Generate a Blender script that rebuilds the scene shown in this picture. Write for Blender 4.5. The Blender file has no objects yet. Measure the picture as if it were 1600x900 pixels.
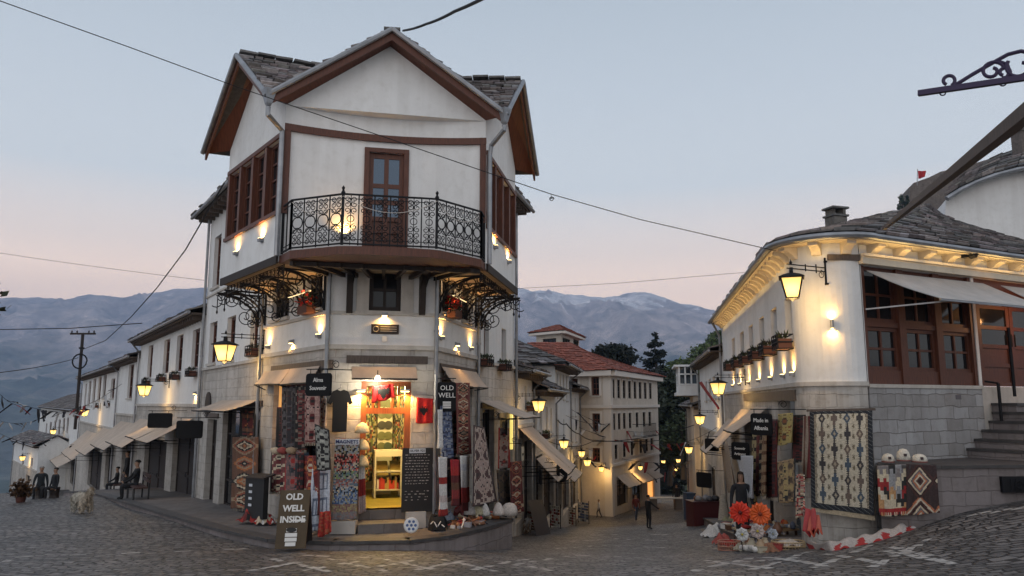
import bpy, bmesh, math, random
import numpy as np
from mathutils import Vector, Matrix, noise
random.seed(7)
S = bpy.context.scene
C = S.collection
# ------------------------------------------------------------------ camera
F, HZ, H = 1200.0, 180.0, 3.0          # focal length in photo pixels, horizon drop, eye height
PITCH = math.atan(HZ / F)
cp, sp = math.cos(PITCH), math.sin(PITCH)
cam = bpy.data.objects.new('camera', bpy.data.cameras.new('camera')); C.objects.link(cam)
cam.data.lens = F / 1600 * 36; cam.data.sensor_width = 36
cam.data.clip_start = 0.05; cam.data.clip_end = 30000
cam.location = (0, 0, H); cam.rotation_euler = (math.pi / 2 + PITCH, 0, 0)
S.camera = cam
# ------------------------------------------------------------------ dusk sky
W_ = bpy.data.worlds.new('World'); S.world = W_; W_.use_nodes = True
nt = W_.node_tree; nt.nodes.clear()
def wn(t, **k):
    n = nt.nodes.new(t)
    for a, b in k.items(): setattr(n, a, b)
    return n
wout = wn('ShaderNodeOutputWorld'); wbg = wn('ShaderNodeBackground'); wbg.inputs[1].default_value = 1.0
tc = wn('ShaderNodeTexCoord'); sep = wn('ShaderNodeSeparateXYZ'); nt.links.new(tc.outputs['Generated'], sep.inputs[0])
ramp = wn('ShaderNodeValToRGB'); cr = ramp.color_ramp
nt.links.new(sep.outputs['Z'], ramp.inputs[0])
stops = [(0.0, (1.65, 1.15, .88)), (.12, (1.8, 1.33, 1.03)), (.157, (1.72, 1.31, 1.04)), (.19, (1.32, 1.10, .95)), (.27, (.84, .88, .91)), (.384, (.68, .74, .80)), (.50, (.54, .61, .68)), (1.0, (.37, .45, .56))]
while len(cr.elements) < len(stops): cr.elements.new(.5)
for e, (p, c) in zip(cr.elements, stops): e.position = p; e.color = (*c, 1)
sky = wn('ShaderNodeTexSky', sky_type='NISHITA'); sky.sun_disc = False
SUN_EL, SUN_AZ = math.radians(3), math.radians(195)     # the sun is going down behind the camera
sky.sun_elevation = SUN_EL; sky.sun_rotation = SUN_AZ
skys = wn('ShaderNodeMixRGB', blend_type='MULTIPLY'); skys.inputs[0].default_value = 1; skys.inputs[2].default_value = (.012, .012, .012, 1)
nt.links.new(sky.outputs[0], skys.inputs[1])
# the peach band lies over the mountains only; the rest of the dome is an even cool blue
cool = wn('ShaderNodeValToRGB'); ce = cool.color_ramp.elements; ce[0].color = (.76, .78, .81, 1); ce[1].color = (.68, .72, .79, 1); nt.links.new(sep.outputs['Z'], cool.inputs[0])
fr = wn('ShaderNodeMapRange', interpolation_type='SMOOTHSTEP'); fr.inputs['From Min'].default_value = -.05; fr.inputs['From Max'].default_value = .65; nt.links.new(sep.outputs['Y'], fr.inputs['Value'])
mul = wn('ShaderNodeMixRGB'); nt.links.new(fr.outputs[0], mul.inputs[0]); nt.links.new(cool.outputs[0], mul.inputs[1]); nt.links.new(ramp.outputs[0], mul.inputs[2])
add = wn('ShaderNodeMixRGB', blend_type='ADD'); add.inputs[0].default_value = 1
nt.links.new(mul.outputs[0], add.inputs[1]); nt.links.new(skys.outputs[0], add.inputs[2])
nt.links.new(add.outputs[0], wbg.inputs[0]); nt.links.new(wbg.outputs[0], wout.inputs[0])
sun = bpy.data.objects.new('sun', bpy.data.lights.new('sun', 'SUN')); C.objects.link(sun)
sun.data.energy = .12; sun.data.angle = math.radians(25); sun.data.color = (1, .93, .9)
sun.rotation_euler = (math.radians(78), 0, math.radians(-18))
S.view_settings.view_transform = 'Standard'; S.view_settings.look = 'None'
S.view_settings.exposure = 0.0; S.view_settings.gamma = 1.0
S.cycles.volume_bounces = 0; S.cycles.max_bounces = 6; S.cycles.use_light_tree = True
S.cycles.sample_clamp_indirect = 3.0
# ------------------------------------------------------------------ photo geometry
def ray(px, py):
    u = (px - 800) / F; v = (450 - py) / F
    y = cp - v * sp
    return u / y, (sp + v * cp) / y
def P(px, py, d):
    rx, rz = ray(px, py); return Vector((rx * d, d, H + rz * d))
def G(px, py, z):
    rx, rz = ray(px, py); d = (z - H) / rz; return Vector((rx * d, d, z))
class Wall:
    "a vertical plane through two plan points; s runs along it, n outward"
    def __init__(self, p0, p1):
        self.o = Vector((p0[0], p0[1], 0)); d = Vector((p1[0] - p0[0], p1[1] - p0[1], 0))
        self.L = d.length; self.t = d.normalized()
        self.n = Vector((-self.t.y, self.t.x, 0))
        if self.n.dot(-self.o) < 0: self.n = -self.n
    def pt(self, s, z, n=0): return self.o + self.t * s + self.n * n + Vector((0, 0, z))
    def uv(self, px, py, off=0):
        rx, rz = ray(px, py)
        d = (off + self.o.dot(self.n)) / (rx * self.n.x + self.n.y)
        p = Vector((rx * d, d, H + rz * d)); return (p - self.o).dot(self.t), p.z
    def s(self, px, py=600, off=0): return self.uv(px, py, off)[0]
    def z(self, px, py, off=0): return self.uv(px, py, off)[1]
    def rect(self, x0, x1, y0, y1, off=0):
        ym = (y0 + y1) / 2; xm = (x0 + x1) / 2
        a, b = sorted((self.s(x0, ym, off), self.s(x1, ym, off))); return a, b, self.z(xm, y1, off), self.z(xm, y0, off)
    def ang(self): return math.atan2(self.n.y, self.n.x)      # yaw that turns local +X outward
# ------------------------------------------------------------------ materials
MATS = {}
def mat(name, col=(.5, .5, .5), rough=.7, metal=0, emit=None, es=0, attr=False, build=None, spec=None):
    if name in MATS: return MATS[name]
    m = bpy.data.materials.new(name); m.use_nodes = True; MATS[name] = m
    N, L = m.node_tree.nodes, m.node_tree.links
    b = N['Principled BSDF']; b.inputs['Base Color'].default_value = (*col, 1)
    b.inputs['Roughness'].default_value = rough; b.inputs['Metallic'].default_value = metal
    if spec is not None: b.inputs['Specular IOR Level'].default_value = spec
    if emit: b.inputs['Emission Color'].default_value = (*emit, 1); b.inputs['Emission Strength'].default_value = es
    if build: build(m, N, L, b, col)
    elif attr:
        a = N.new('ShaderNodeAttribute'); a.attribute_name = 'Col'; L.new(a.outputs['Color'], b.inputs['Base Color'])
    return m
def node(N, t, **k):
    n = N.new(t)
    for a, v in k.items():
        if a.startswith('i_'): n.inputs[a[2:].replace('_', ' ')].default_value = v
        else: setattr(n, a, v)
    return n
def tex_noise(N, L, scale, detail=4, coord='Object', rough=.6):
    t = N.new('ShaderNodeTexCoord'); n = node(N, 'ShaderNodeTexNoise'); n.inputs['Scale'].default_value = scale
    n.inputs['Detail'].default_value = detail; n.inputs['Roughness'].default_value = rough
    L.new(t.outputs[coord], n.inputs['Vector']); return n
def cramp(N, L, src, stops):
    r = N.new('ShaderNodeValToRGB'); e = r.color_ramp.elements
    while len(e) < len(stops): e.new(.5)
    for q, (p, c) in zip(e, stops): q.position = p; q.color = (*c, 1) if len(c) == 3 else c
    L.new(src, r.inputs[0]); return r
def mixc(N, L, mode, fac, a, b):
    m = N.new('ShaderNodeMixRGB'); m.blend_type = mode
    for i, x in ((0, fac), (1, a), (2, b)):
        if hasattr(x, 'links'): L.new(x, m.inputs[i])
        elif isinstance(x, tuple): m.inputs[i].default_value = (*x, 1)
        else: m.inputs[i].default_value = x
    return m
def bump(N, L, b, h, strength=.3, dist=.02):
    n = N.new('ShaderNodeBump'); n.inputs['Strength'].default_value = strength; n.inputs['Distance'].default_value = dist
    L.new(h, n.inputs['Height']); L.new(n.outputs[0], b.inputs['Normal']); return n
def b_plaster(dirt=.5, blocks=False):
    def f(m, N, L, b, col):
        n1 = tex_noise(N, L, .55, 6); n2 = tex_noise(N, L, 5, 5); n3 = tex_noise(N, L, 40, 3)
        g = tuple(x * .62 for x in col)
        r1 = cramp(N, L, n1.outputs[0], [(.35, g), (.62, col)])
        x = mixc(N, L, 'MIX', dirt, col, r1.outputs[0])
        r2 = cramp(N, L, n2.outputs[0], [(.3, (.72, .70, .66)), (.5, (1, 1, 1))])
        y = mixc(N, L, 'MULTIPLY', dirt, x.outputs[0], r2.outputs[0])
        # rain streaks: noise stretched vertically
        t = N.new('ShaderNodeTexCoord'); mp = N.new('ShaderNodeMapping'); mp.inputs['Scale'].default_value = (2.2, .16, 1)
        L.new(t.outputs['UV'], mp.inputs[0]); n4 = node(N, 'ShaderNodeTexNoise'); n4.inputs['Scale'].default_value = 1.6; n4.inputs['Detail'].default_value = 5
        L.new(mp.outputs[0], n4.inputs['Vector'])
        r4 = cramp(N, L, n4.outputs[0], [(.36, (.70, .68, .66)), (.55, (1, 1, 1))])
        y = mixc(N, L, 'MULTIPLY', dirt * .8, y.outputs[0], r4.outputs[0])
        hh = n3.outputs[0]
        if blocks:
            br = node(N, 'ShaderNodeTexBrick'); L.new(t.outputs['UV'], br.inputs['Vector'])
            wv = mixc(N, L, 'ADD', 1, t.outputs['UV'], (0, 0, 0)); nn = tex_noise(N, L, 2.5, 2); ms = node(N, 'ShaderNodeVectorMath', operation='SCALE'); ms.inputs['Scale'].default_value = .10
            L.new(nn.outputs['Color'], ms.inputs[0]); av = node(N, 'ShaderNodeVectorMath', operation='ADD'); L.new(t.outputs['UV'], av.inputs[0]); L.new(ms.outputs[0], av.inputs[1]); L.new(av.outputs[0], br.inputs['Vector'])
            br.inputs['Scale'].default_value = 1; br.inputs['Brick Width'].default_value = .55; br.inputs['Row Height'].default_value = .27
            br.inputs['Mortar Size'].default_value = .012; br.inputs['Mortar Smooth'].default_value = .6
            br.inputs['Color1'].default_value = (1, 1, 1, 1); br.inputs['Color2'].default_value = (.70, .67, .64, 1); br.inputs['Mortar'].default_value = (.5, .47, .44, 1)
            y = mixc(N, L, 'MULTIPLY', blocks, y.outputs[0], br.outputs['Color'])
            hx = node(N, 'ShaderNodeMath', operation='MULTIPLY_ADD'); L.new(br.outputs['Fac'], hx.inputs[0]); hx.inputs[1].default_value = -1.2; L.new(n2.outputs[0], hx.inputs[2]); hh = hx.outputs[0]
        L.new(y.outputs[0], b.inputs['Base Color'])
        bump(N, L, b, hh, .35 if not blocks else .6, .012 if not blocks else .03)
    return f
def b_noise(scale=4, amt=.35, bstr=.3, bdist=.01, stretch=None, attr=False):
    def f(m, N, L, b, col):
        n = tex_noise(N, L, scale, 6)
        if stretch:
            t = N.new('ShaderNodeTexCoord'); mp = N.new('ShaderNodeMapping'); mp.inputs['Scale'].default_value = stretch
            L.new(t.outputs['UV'], mp.inputs[0]); L.new(mp.outputs[0], n.inputs['Vector'])
        r = cramp(N, L, n.outputs[0], [(.3, (1 - amt,) * 3), (.7, (1 + amt * .4,) * 3)])
        if attr:
            a = N.new('ShaderNodeAttribute'); a.attribute_name = 'Col'; src = a.outputs['Color']
        else: src = col
        x = mixc(N, L, 'MULTIPLY', 1, src, r.outputs[0]); L.new(x.outputs[0], b.inputs['Base Color'])
        if bstr: bump(N, L, b, n.outputs[0], bstr, bdist)
    return f
def b_cobble(m, N, L, b, col):
    t = N.new('ShaderNodeTexCoord'); mp = N.new('ShaderNodeMapping'); mp.inputs['Rotation'].default_value = (0, 0, .06)
    L.new(t.outputs['Object'], mp.inputs[0])
    nn = tex_noise(N, L, .6, 3); ms = node(N, 'ShaderNodeVectorMath', operation='SCALE'); ms.inputs['Scale'].default_value = 1.0
    L.new(nn.outputs['Color'], ms.inputs[0]); av = node(N, 'ShaderNodeVectorMath', operation='ADD'); L.new(mp.outputs[0], av.inputs[0]); L.new(ms.outputs[0], av.inputs[1])
    br = node(N, 'ShaderNodeTexBrick'); L.new(av.outputs[0], br.inputs['Vector']); br.inputs['Scale'].default_value = 1
    br.inputs['Brick Width'].default_value = .25; br.inputs['Row Height'].default_value = .175; br.inputs['Mortar Size'].default_value = .025; br.inputs['Mortar Smooth'].default_value = .5
    br.inputs['Color1'].default_value = (.068, .067, .069, 1); br.inputs['Color2'].default_value = (.20, .192, .19, 1); br.inputs['Mortar'].default_value = (.010, .009, .009, 1); br.inputs['Bias'].default_value = -.1
    big = tex_noise(N, L, .35, 4); rb = cramp(N, L, big.outputs[0], [(.3, (.62, .60, .60)), (.7, (1.25, 1.2, 1.15))])
    x = mixc(N, L, 'MULTIPLY', 1, br.outputs['Color'], rb.outputs[0]); L.new(x.outputs[0], b.inputs['Base Color'])
    fine = tex_noise(N, L, 9, 4)
    h = node(N, 'ShaderNodeMath', operation='MULTIPLY_ADD'); L.new(br.outputs['Fac'], h.inputs[0]); h.inputs[1].default_value = -1; 
    sc = node(N, 'ShaderNodeMath', operation='MULTIPLY'); L.new(fine.outputs[0], sc.inputs[0]); sc.inputs[1].default_value = .9; L.new(sc.outputs[0], h.inputs[2])
    bump(N, L, b, h.outputs[0], .9, .05)
    rr = cramp(N, L, fine.outputs[0], [(.35, (.42,) * 3), (.65, (.68,) * 3)]); L.new(rr.outputs[0], b.inputs['Roughness'])
def b_rock(m, N, L, b, col):
    a = N.new('ShaderNodeAttribute'); a.attribute_name = 'Col'; n1 = tex_noise(N, L, .011, 8, rough=.72); n2 = tex_noise(N, L, .0035, 5)
    r1 = cramp(N, L, n1.outputs[0], [(.34, (.62, .62, .63)), (.52, (1, 1, 1)), (.66, (1.45, 1.36, 1.3))]); r2 = cramp(N, L, n2.outputs[0], [(.35, (.85, .85, .85)), (.65, (1.15, 1.12, 1.1))])  # rock tones painted with extra contrast in place of relief light
    x = mixc(N, L, 'MULTIPLY', 1, a.outputs['Color'], r1.outputs[0]); x = mixc(N, L, 'MULTIPLY', 1, x.outputs[0], r2.outputs[0]); L.new(x.outputs[0], b.inputs['Base Color']); bump(N, L, b, n1.outputs[0], .8, 25)
def b_lantern(m, N, L, b, col):
    t = N.new('ShaderNodeTexCoord'); d = node(N, 'ShaderNodeVectorMath', operation='DISTANCE'); L.new(t.outputs['Generated'], d.inputs[0]); d.inputs[1].default_value = (.5, .5, .42)
    s = cramp(N, L, d.outputs['Value'], [(.12, (4.2,) * 3), (.5, (1.5,) * 3), (.85, (.85,) * 3)]); L.new(s.outputs[0], b.inputs['Emission Strength'])
M = dict(
    plaster=mat('white_plaster', (.76, .765, .765), .85, build=b_plaster(.27)),
    plaster_old=mat('old_whitewash', (.72, .715, .70), .85, build=b_plaster(.6)),
    stonewash=mat('whitewashed_stone', (.58, .55, .515), .85, build=b_plaster(.8, .4)),
    stone=mat('grey_stone', (.40, .40, .41), .85, build=b_plaster(.5, .9)),
    trimstone=mat('pale_stone_trim', (.55, .52, .48), .85, build=b_plaster(.5)),
    plinth=mat('plinth_stone', (.25, .22, .22), .8, build=b_plaster(.7, .5)),
    darkstone=mat('dark_step_stone', (.065, .06, .06), .6, build=b_noise(5, .4)),
    flag=mat('pavement_flagstone', (.17, .155, .15), .75, build=b_plaster(.6, .6)),
    cream=mat('cream_render', (.60, .53, .455), .85, build=b_plaster(.35)),
    cobble=mat('cobblestone', (.05, .05, .05), .55, build=b_cobble),
    marble=mat('white_cobble', (.42, .40, .38), .6, build=b_noise(7, .45)),
    wood=mat('red_brown_wood', (.105, .032, .016), .55, build=b_noise(3, .45, .25, .006, (12, 1.2, 1))),
    wood_warm=mat('varnished_wood', (.24, .07, .018), .45, build=b_noise(3, .4, .2, .006, (12, 1.2, 1))),
    wood_dark=mat('dark_wood', (.022, .013, .010), .7, build=b_noise(3, .5, .25, .006, (10, 1.2, 1))),
    wood_grey=mat('weathered_timber', (.10, .075, .062), .7, build=b_noise(3, .5, .3, .008, (9, 1, 1))),
    boards=mat('soffit_boards', (.42, .31, .20), .7, build=b_noise(2, .4, .3, .01, (1.2, 9, 1))),
    slate=mat('slate', (.2, .2, .2), .7, attr=True, build=b_noise(9, .45, .5, .02, None, True)),
    tile=mat('red_roof_tile', (.3, .1, .05), .75, attr=True, build=b_noise(5, .4, .4, .02, None, True)),
    iron=mat('black_iron', (.008, .008, .010), .65, .0, spec=.25),
    iron_purple=mat('dark_violet_iron', (.035, .024, .06), .45, .4),
    metal=mat('zinc_metal', (.30, .31, .33), .45, .8, build=b_noise(3, .3, .1)),
    glass=mat('window_glass', (.012, .013, .016), .08, spec=.35),
    glass_sky=mat('reflecting_glass', (.10, .13, .17), .04, .75),
    canvas=mat('beige_canvas', (.50, .41, .335), .85, build=b_noise(2, .22, .15)),
    canvas_grey=mat('grey_canvas', (.42, .40, .385), .85, build=b_noise(2, .2, .15)),
    cloth=mat('dyed_cloth', (.5, .5, .5), .9, attr=True, build=b_noise(30, .35, .5, .006, None, True)),
    paint=mat('painted', (.5, .5, .5), .5, attr=True),
    leaf=mat('leaf', (.06, .09, .03), .7, attr=True),
    rock=mat('rock', (.3, .3, .3), .95, attr=True, build=b_rock),
    lamp_glass=mat('lit_lantern_glass', (.9, .7, .3), .4, emit=(1, .60, .15), es=2.0, build=b_lantern),
    strip=mat('lit_strip', (1, .8, .4), .4, emit=(1, .72, .36), es=1.6),
    lamp_core=mat('lit_lamp_lens', (1, .8, .4), .4, emit=(1, .70, .28), es=9),
    white_led=mat('lit_white_lamp', (1, .95, .85), .4, emit=(1, .9, .68), es=9),
    skin=mat('skin', (.42, .26, .18), .6),
)
# ------------------------------------------------------------------ mesh helpers
Vz = Vector((0, 0, 1))
class MB:
    def __init__(self): self.v = []; self.f = []; self.c = []; self.m = []
    def quad(self, *p, col=(1, 1, 1), m=0):
        k = len(self.v); self.v += [Vector(q) for q in p]; self.f.append(tuple(range(k, k + len(p)))); self.c.append(col); self.m.append(m)
    def hexa(self, b, t, col=(1, 1, 1), m=0):
        "b, t: four bottom and four top corners, same order"
        k = len(self.v); self.v += [Vector(q) for q in b] + [Vector(q) for q in t]
        for f in ((3, 2, 1, 0), (4, 5, 6, 7), (0, 1, 5, 4), (1, 2, 6, 5), (2, 3, 7, 6), (3, 0, 4, 7)):
            self.f.append(tuple(k + i for i in f)); self.c.append(col); self.m.append(m)
    def box(self, c, sx, sy, sz, col=(1, 1, 1), rz=0, m=0):
        c = Vector(c); R = Matrix.Rotation(rz, 3, 'Z')
        q = [(-1, -1), (1, -1), (1, 1), (-1, 1)]
        self.hexa([c + R @ Vector((a * sx / 2, b * sy / 2, -sz / 2)) for a, b in q], [c + R @ Vector((a * sx / 2, b * sy / 2, sz / 2)) for a, b in q], col, m)
    def fbox(self, W, s0, s1, z0, z1, n0, n1, col=(1, 1, 1), m=0):
        q = [(s0, n0), (s1, n0), (s1, n1), (s0, n1)]
        self.hexa([W.pt(s, z0, n) for s, n in q], [W.pt(s, z1, n) for s, n in q], col, m)
    def bar(self, a, b, w, h=None, up=Vz, col=(1, 1, 1), m=0):
        a, b = Vector(a), Vector(b); h = h or w; d = (b - a)
        if d.length < 1e-6: return
        d.normalize(); x = d.cross(up)
        if x.length < 1e-3: x = d.cross(Vector((1, 0, 0)))
        x.normalize(); y = x.cross(d)
        q = [(-1, -1), (1, -1), (1, 1), (-1, 1)]
        self.hexa([a + x * (i * w / 2) + y * (j * h / 2) for i, j in q], [b + x * (i * w / 2) + y * (j * h / 2) for i, j in q], col, m)
    def tube(self, pts, r, n=6, col=(1, 1, 1), closed=False, m=0):
        pts = [Vector(p) for p in pts]; k = len(self.v); N = len(pts)
        rs = r if isinstance(r, (list, tuple)) else [r] * N
        prev = None
        for i, p in enumerate(pts):
            a = pts[(i - 1) % N] if (closed or i > 0) else p; b = pts[(i + 1) % N] if (closed or i < N - 1) else p
            d = b - a
            d = d.normalized() if d.length > 1e-9 else Vector((0, 0, 1))
            x = prev - d * prev.dot(d) if prev is not None else d.cross(Vz)
            if x.length < 1e-3: x = d.cross(Vector((1, 0, 0)))
            x.normalize(); prev = x; y = d.cross(x)
            for j in range(n):
                t = 2 * math.pi * j / n; self.v.append(p + (x * math.cos(t) + y * math.sin(t)) * rs[i])
        for i in range(N if closed else N - 1):
            for j in range(n):
                a = k + i * n + j; b = k + i * n + (j + 1) % n; c = k + ((i + 1) % N) * n + (j + 1) % n; d = k + ((i + 1) % N) * n + j
                self.f.append((a, b, c, d)); self.c.append(col); self.m.append(m)
        if not closed:
            self.f.append(tuple(k + j for j in reversed(range(n)))); self.f.append(tuple(k + (N - 1) * n + j for j in range(n))); self.c += [col, col]; self.m += [m, m]
    def lathe(self, o, prof, n=12, col=(1, 1, 1), axis=Vz, m=0, squash=1):
        o = Vector(o); R = Vz.rotation_difference(Vector(axis)).to_matrix(); k = len(self.v)
        for r, z in prof:
            for j in range(n):
                t = 2 * math.pi * j / n; self.v.append(o + R @ Vector((r * math.cos(t), r * squash * math.sin(t), z)))
        for i in range(len(prof) - 1):
            for j in range(n):
                self.f.append((k + i * n + j, k + i * n + (j + 1) % n, k + (i + 1) * n + (j + 1) % n, k + (i + 1) * n + j)); self.c.append(col); self.m.append(m)
        self.f.append(tuple(k + j for j in reversed(range(n)))); self.f.append(tuple(k + (len(prof) - 1) * n + j for j in range(n))); self.c += [col, col]; self.m += [m, m]
    def prism(self, poly, d, col=(1, 1, 1), m=0):
        "extrude a planar polygon by vector d"
        d = Vector(d); poly = [Vector(p) for p in poly]; k = len(self.v); n = len(poly)
        self.v += poly + [p + d for p in poly]
        self.f.append(tuple(range(k, k + n))); self.f.append(tuple(reversed(range(k + n, k + 2 * n)))); self.c += [col, col]; self.m += [m, m]
        for i in range(n):
            j = (i + 1) % n; self.f.append((k + i, k + n + i, k + n + j, k + j)); self.c.append(col); self.m.append(m)
    def grid(self, fn, nu, nv, colfn=None, col=(1, 1, 1), m=0):
        k = len(self.v)
        for j in range(nv + 1):
            for i in range(nu + 1): self.v.append(Vector(fn(i / nu, j / nv)))
        for j in range(nv):
            for i in range(nu):
                a = k + j * (nu + 1) + i; self.f.append((a, a + 1, a + nu + 2, a + nu + 1)); self.m.append(m)
                self.c.append(colfn((i + .5) / nu, (j + .5) / nv, i, j) if colfn else col)
    def build(self, name, m, parent=None, smooth=False, fix=True):
        me = bpy.data.meshes.new(name); org = parent_origin(parent)
        vv = [tuple(p - org) for p in self.v]
        me.from_pydata(vv, [], self.f)
        for mm in (m if isinstance(m, (list, tuple)) else [m]): me.materials.append(mm)
        if fix:
            bm = bmesh.new(); bm.from_mesh(me); bmesh.ops.recalc_face_normals(bm, faces=bm.faces); bm.to_mesh(me); bm.free()
        nl = len(me.loops); cols = np.ones((nl, 4), np.float32); uvs = np.zeros((nl, 2), np.float32)
        lt = np.zeros(len(me.polygons), np.int32); me.polygons.foreach_get('loop_total', lt)
        cols[:, :3] = np.repeat(np.array(self.c, np.float32).reshape(-1, 3), lt, axis=0)
        nr = np.zeros(len(me.polygons) * 3, np.float32); me.polygons.foreach_get('normal', nr); nr = np.repeat(nr.reshape(-1, 3), lt, axis=0)
        vi = np.zeros(nl, np.int32); me.loops.foreach_get('vertex_index', vi)
        co = np.array([tuple(p) for p in self.v], np.float32)[vi]
        tx = np.stack([-nr[:, 1], nr[:, 0]], 1); ln = np.linalg.norm(tx, axis=1, keepdims=True); tx = tx / np.maximum(ln, 1e-6)
        flat = np.abs(nr[:, 2]) > .8
        uvs[:, 0] = np.where(flat, co[:, 0], (co[:, :2] * tx).sum(1)); uvs[:, 1] = np.where(flat, co[:, 1], co[:, 2])
        ca = me.color_attributes.new('Col', 'FLOAT_COLOR', 'CORNER'); ca.data.foreach_set('color', cols.ravel())
        ul = me.uv_layers.new(name='UVMap'); ul.data.foreach_set('uv', uvs.ravel())
        me.polygons.foreach_set('material_index', np.array(self.m, np.int32))
        me.polygons.foreach_set('use_smooth', np.full(len(me.polygons), bool(smooth)))
        o = bpy.data.objects.new(name, me); C.objects.link(o)
        if parent: o.parent = parent
        return o
ORG = {}
def parent_origin(p): return ORG.get(p.name, Vector((0, 0, 0))) if p else Vector((0, 0, 0))
def thing(name, label, cat, loc=(0, 0, 0), group=None, rz=0):
    o = bpy.data.objects.new(name, None); C.objects.link(o); o.empty_display_size = .2
    o.location = loc; o.rotation_euler = (0, 0, rz); ORG[o.name] = Vector(loc)
    return tag(o, label, cat, group)
def tag(o, label=None, cat=None, group=None, kind=None):
    for k, v in (('label', label), ('category', cat), ('group', group), ('kind', kind)):
        if v: o[k] = v
    return o
def sub(o):      # a part that has sub-parts shares its thing's origin
    ORG[o.name] = parent_origin(o.parent); return o
def struct(o): o['kind'] = 'structure'; return o
def kids(o): return [x for x in bpy.data.objects if x.parent == o]
CH = {}
def copy_tree(o, parent=None):
    c = o.copy(); C.objects.link(c)
    if parent is not None: c.parent = parent
    if o.name not in CH: CH[o.name] = kids(o)
    for ch in CH[o.name]: copy_tree(ch, c)
    return c
def place(proto, used, loc, rz, label=None, group=None, sc=None):
    o = proto if not used[0] else copy_tree(proto); used[0] = True
    o.location = loc; o.rotation_euler = (0, 0, rz)
    if sc: o.scale = (sc, sc, sc)
    if label: o['label'] = label
    if group: o['group'] = group
    return o
def text(s, size, origin, xdir, m, parent, name='lettering', zdir=Vz, align='CENTER', ext=.004, bold=0.0, sx=1):
    cu = bpy.data.curves.new(name, 'FONT'); cu.body = s; cu.size = size; cu.align_x = align; cu.align_y = 'CENTER'; cu.extrude = ext; cu.offset = bold; cu.resolution_u = 2
    t = bpy.data.objects.new(name, cu); C.objects.link(t); dg = bpy.context.evaluated_depsgraph_get()
    me = bpy.data.meshes.new_from_object(t.evaluated_get(dg)); bpy.data.objects.remove(t); bpy.data.curves.remove(cu)
    x = Vector(xdir).normalized(); z = Vector(zdir).normalized(); y = x.cross(z)   # y: into the sign
    R = Matrix((x * sx, z, -y)).transposed().to_4x4(); R.translation = Vector(origin) - parent_origin(parent)
    me.transform(R); me.materials.clear(); me.materials.append(m)
    o = bpy.data.objects.new(name, me); C.objects.link(o); o.parent = parent; return o
def facade(mb, W, s0, s1, z0, z1, ops, t=.25, n=0, m=0):
    ops = [(max(a, s0), min(b, s1), max(c, z0), min(d, z1)) for a, b, c, d in ops]
    ss = sorted({round(x, 4) for o in ops for x in o[:2]} | {s0, s1}); zz = sorted({round(x, 4) for o in ops for x in o[2:]} | {z0, z1})
    for i in range(len(ss) - 1):
        for j in range(len(zz) - 1):
            sm, zm = (ss[i] + ss[i + 1]) / 2, (zz[j] + zz[j + 1]) / 2
            if any(a < sm < b and c < zm < d for a, b, c, d in ops): continue
            mb.quad(W.pt(ss[i], zz[j], n), W.pt(ss[i + 1], zz[j], n), W.pt(ss[i + 1], zz[j + 1], n), W.pt(ss[i], zz[j + 1], n), m=m)
    for a, b, c, d in ops:
        for q in (((a, c), (b, c)), ((b, c), (b, d)), ((b, d), (a, d)), ((a, d), (a, c))):
            (sa, za), (sb, zb) = q
            mb.quad(W.pt(sa, za, n), W.pt(sb, zb, n), W.pt(sb, zb, n - t), W.pt(sa, za, n - t), m=m)
def window(parent, W, r, n=-.16, cols=2, rows=3, fw=.07, mw=.035, fm=None, gm=None, name='window', sill=None):
    s0, s1, z0, z1 = r; fm = fm or M['wood']; gm = gm or M['glass']
    mb = MB(); n1 = n + .07
    for a, b, c, d in ((s0, s0 + fw, z0, z1), (s1 - fw, s1, z0, z1), (s0 + fw, s1 - fw, z0, z0 + fw), (s0 + fw, s1 - fw, z1 - fw, z1)): mb.fbox(W, a, b, c, d, n, n1)
    for i in range(1, cols):
        x = s0 + fw + (s1 - s0 - 2 * fw) * i / cols; mb.fbox(W, x - mw / 2, x + mw / 2, z0 + fw, z1 - fw, n + .01, n1 - .012)
    for j in range(1, rows):
        z = z0 + fw + (z1 - z0 - 2 * fw) * j / rows; mb.fbox(W, s0 + fw, s1 - fw, z - mw / 2, z + mw / 2, n + .014, n1 - .016)
    f = sub(mb.build(name, fm, parent))
    g = MB(); g.fbox(W, s0 + .02, s1 - .02, z0 + .02, z1 - .02, n - .03, n + .022); g.build('pane', gm, f)
    if sill:
        q = MB(); q.fbox(W, s0 - .08, s1 + .08, z0 - .09, z0 - .003, n + .02, .07); q.build('sill', sill, f)
    return f
def door(parent, W, r, n=-.2, leaves=2, fm=None, glass=.0, name='door'):
    s0, s1, z0, z1 = r; fm = fm or M['wood_dark']; mb = MB(); mb.fbox(W, s0, s1, z0, z1, n - .05, n)
    lw = (s1 - s0) / leaves; pn = MB(); has = False
    for i in range(leaves):
        a, b = s0 + i * lw + .015, s0 + (i + 1) * lw - .015
        for x0, x1 in ((a, a + .09), (b - .09, b)): mb.fbox(W, x0, x1, z0, z1, n, n + .035)
        for q in (z0 + .05, z0 + (z1 - z0) * .36, z0 + (z1 - z0) * .72, z1 - .08): mb.fbox(W, a + .09, b - .09, q, q + .07, n, n + .032)
        if glass:
            has = True; pn.fbox(W, a + .1, b - .1, z0 + (z1 - z0) * .36 + .08, z1 - .09, n - .01, n + .012)
    o = sub(mb.build(name, fm, parent))
    if has: pn.build('pane', M['glass'], o)
    hd = MB(); hd.tube([W.pt(s0 + lw + .07, z0 + .95, n + .035), W.pt(s0 + lw + .07, z0 + .97, n + .08), W.pt(s0 + lw + .07, z0 + 1.1, n + .08), W.pt(s0 + lw + .07, z0 + 1.12, n + .035)], .012, 5); hd.build('handle', M['iron'], o)
    return o
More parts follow.
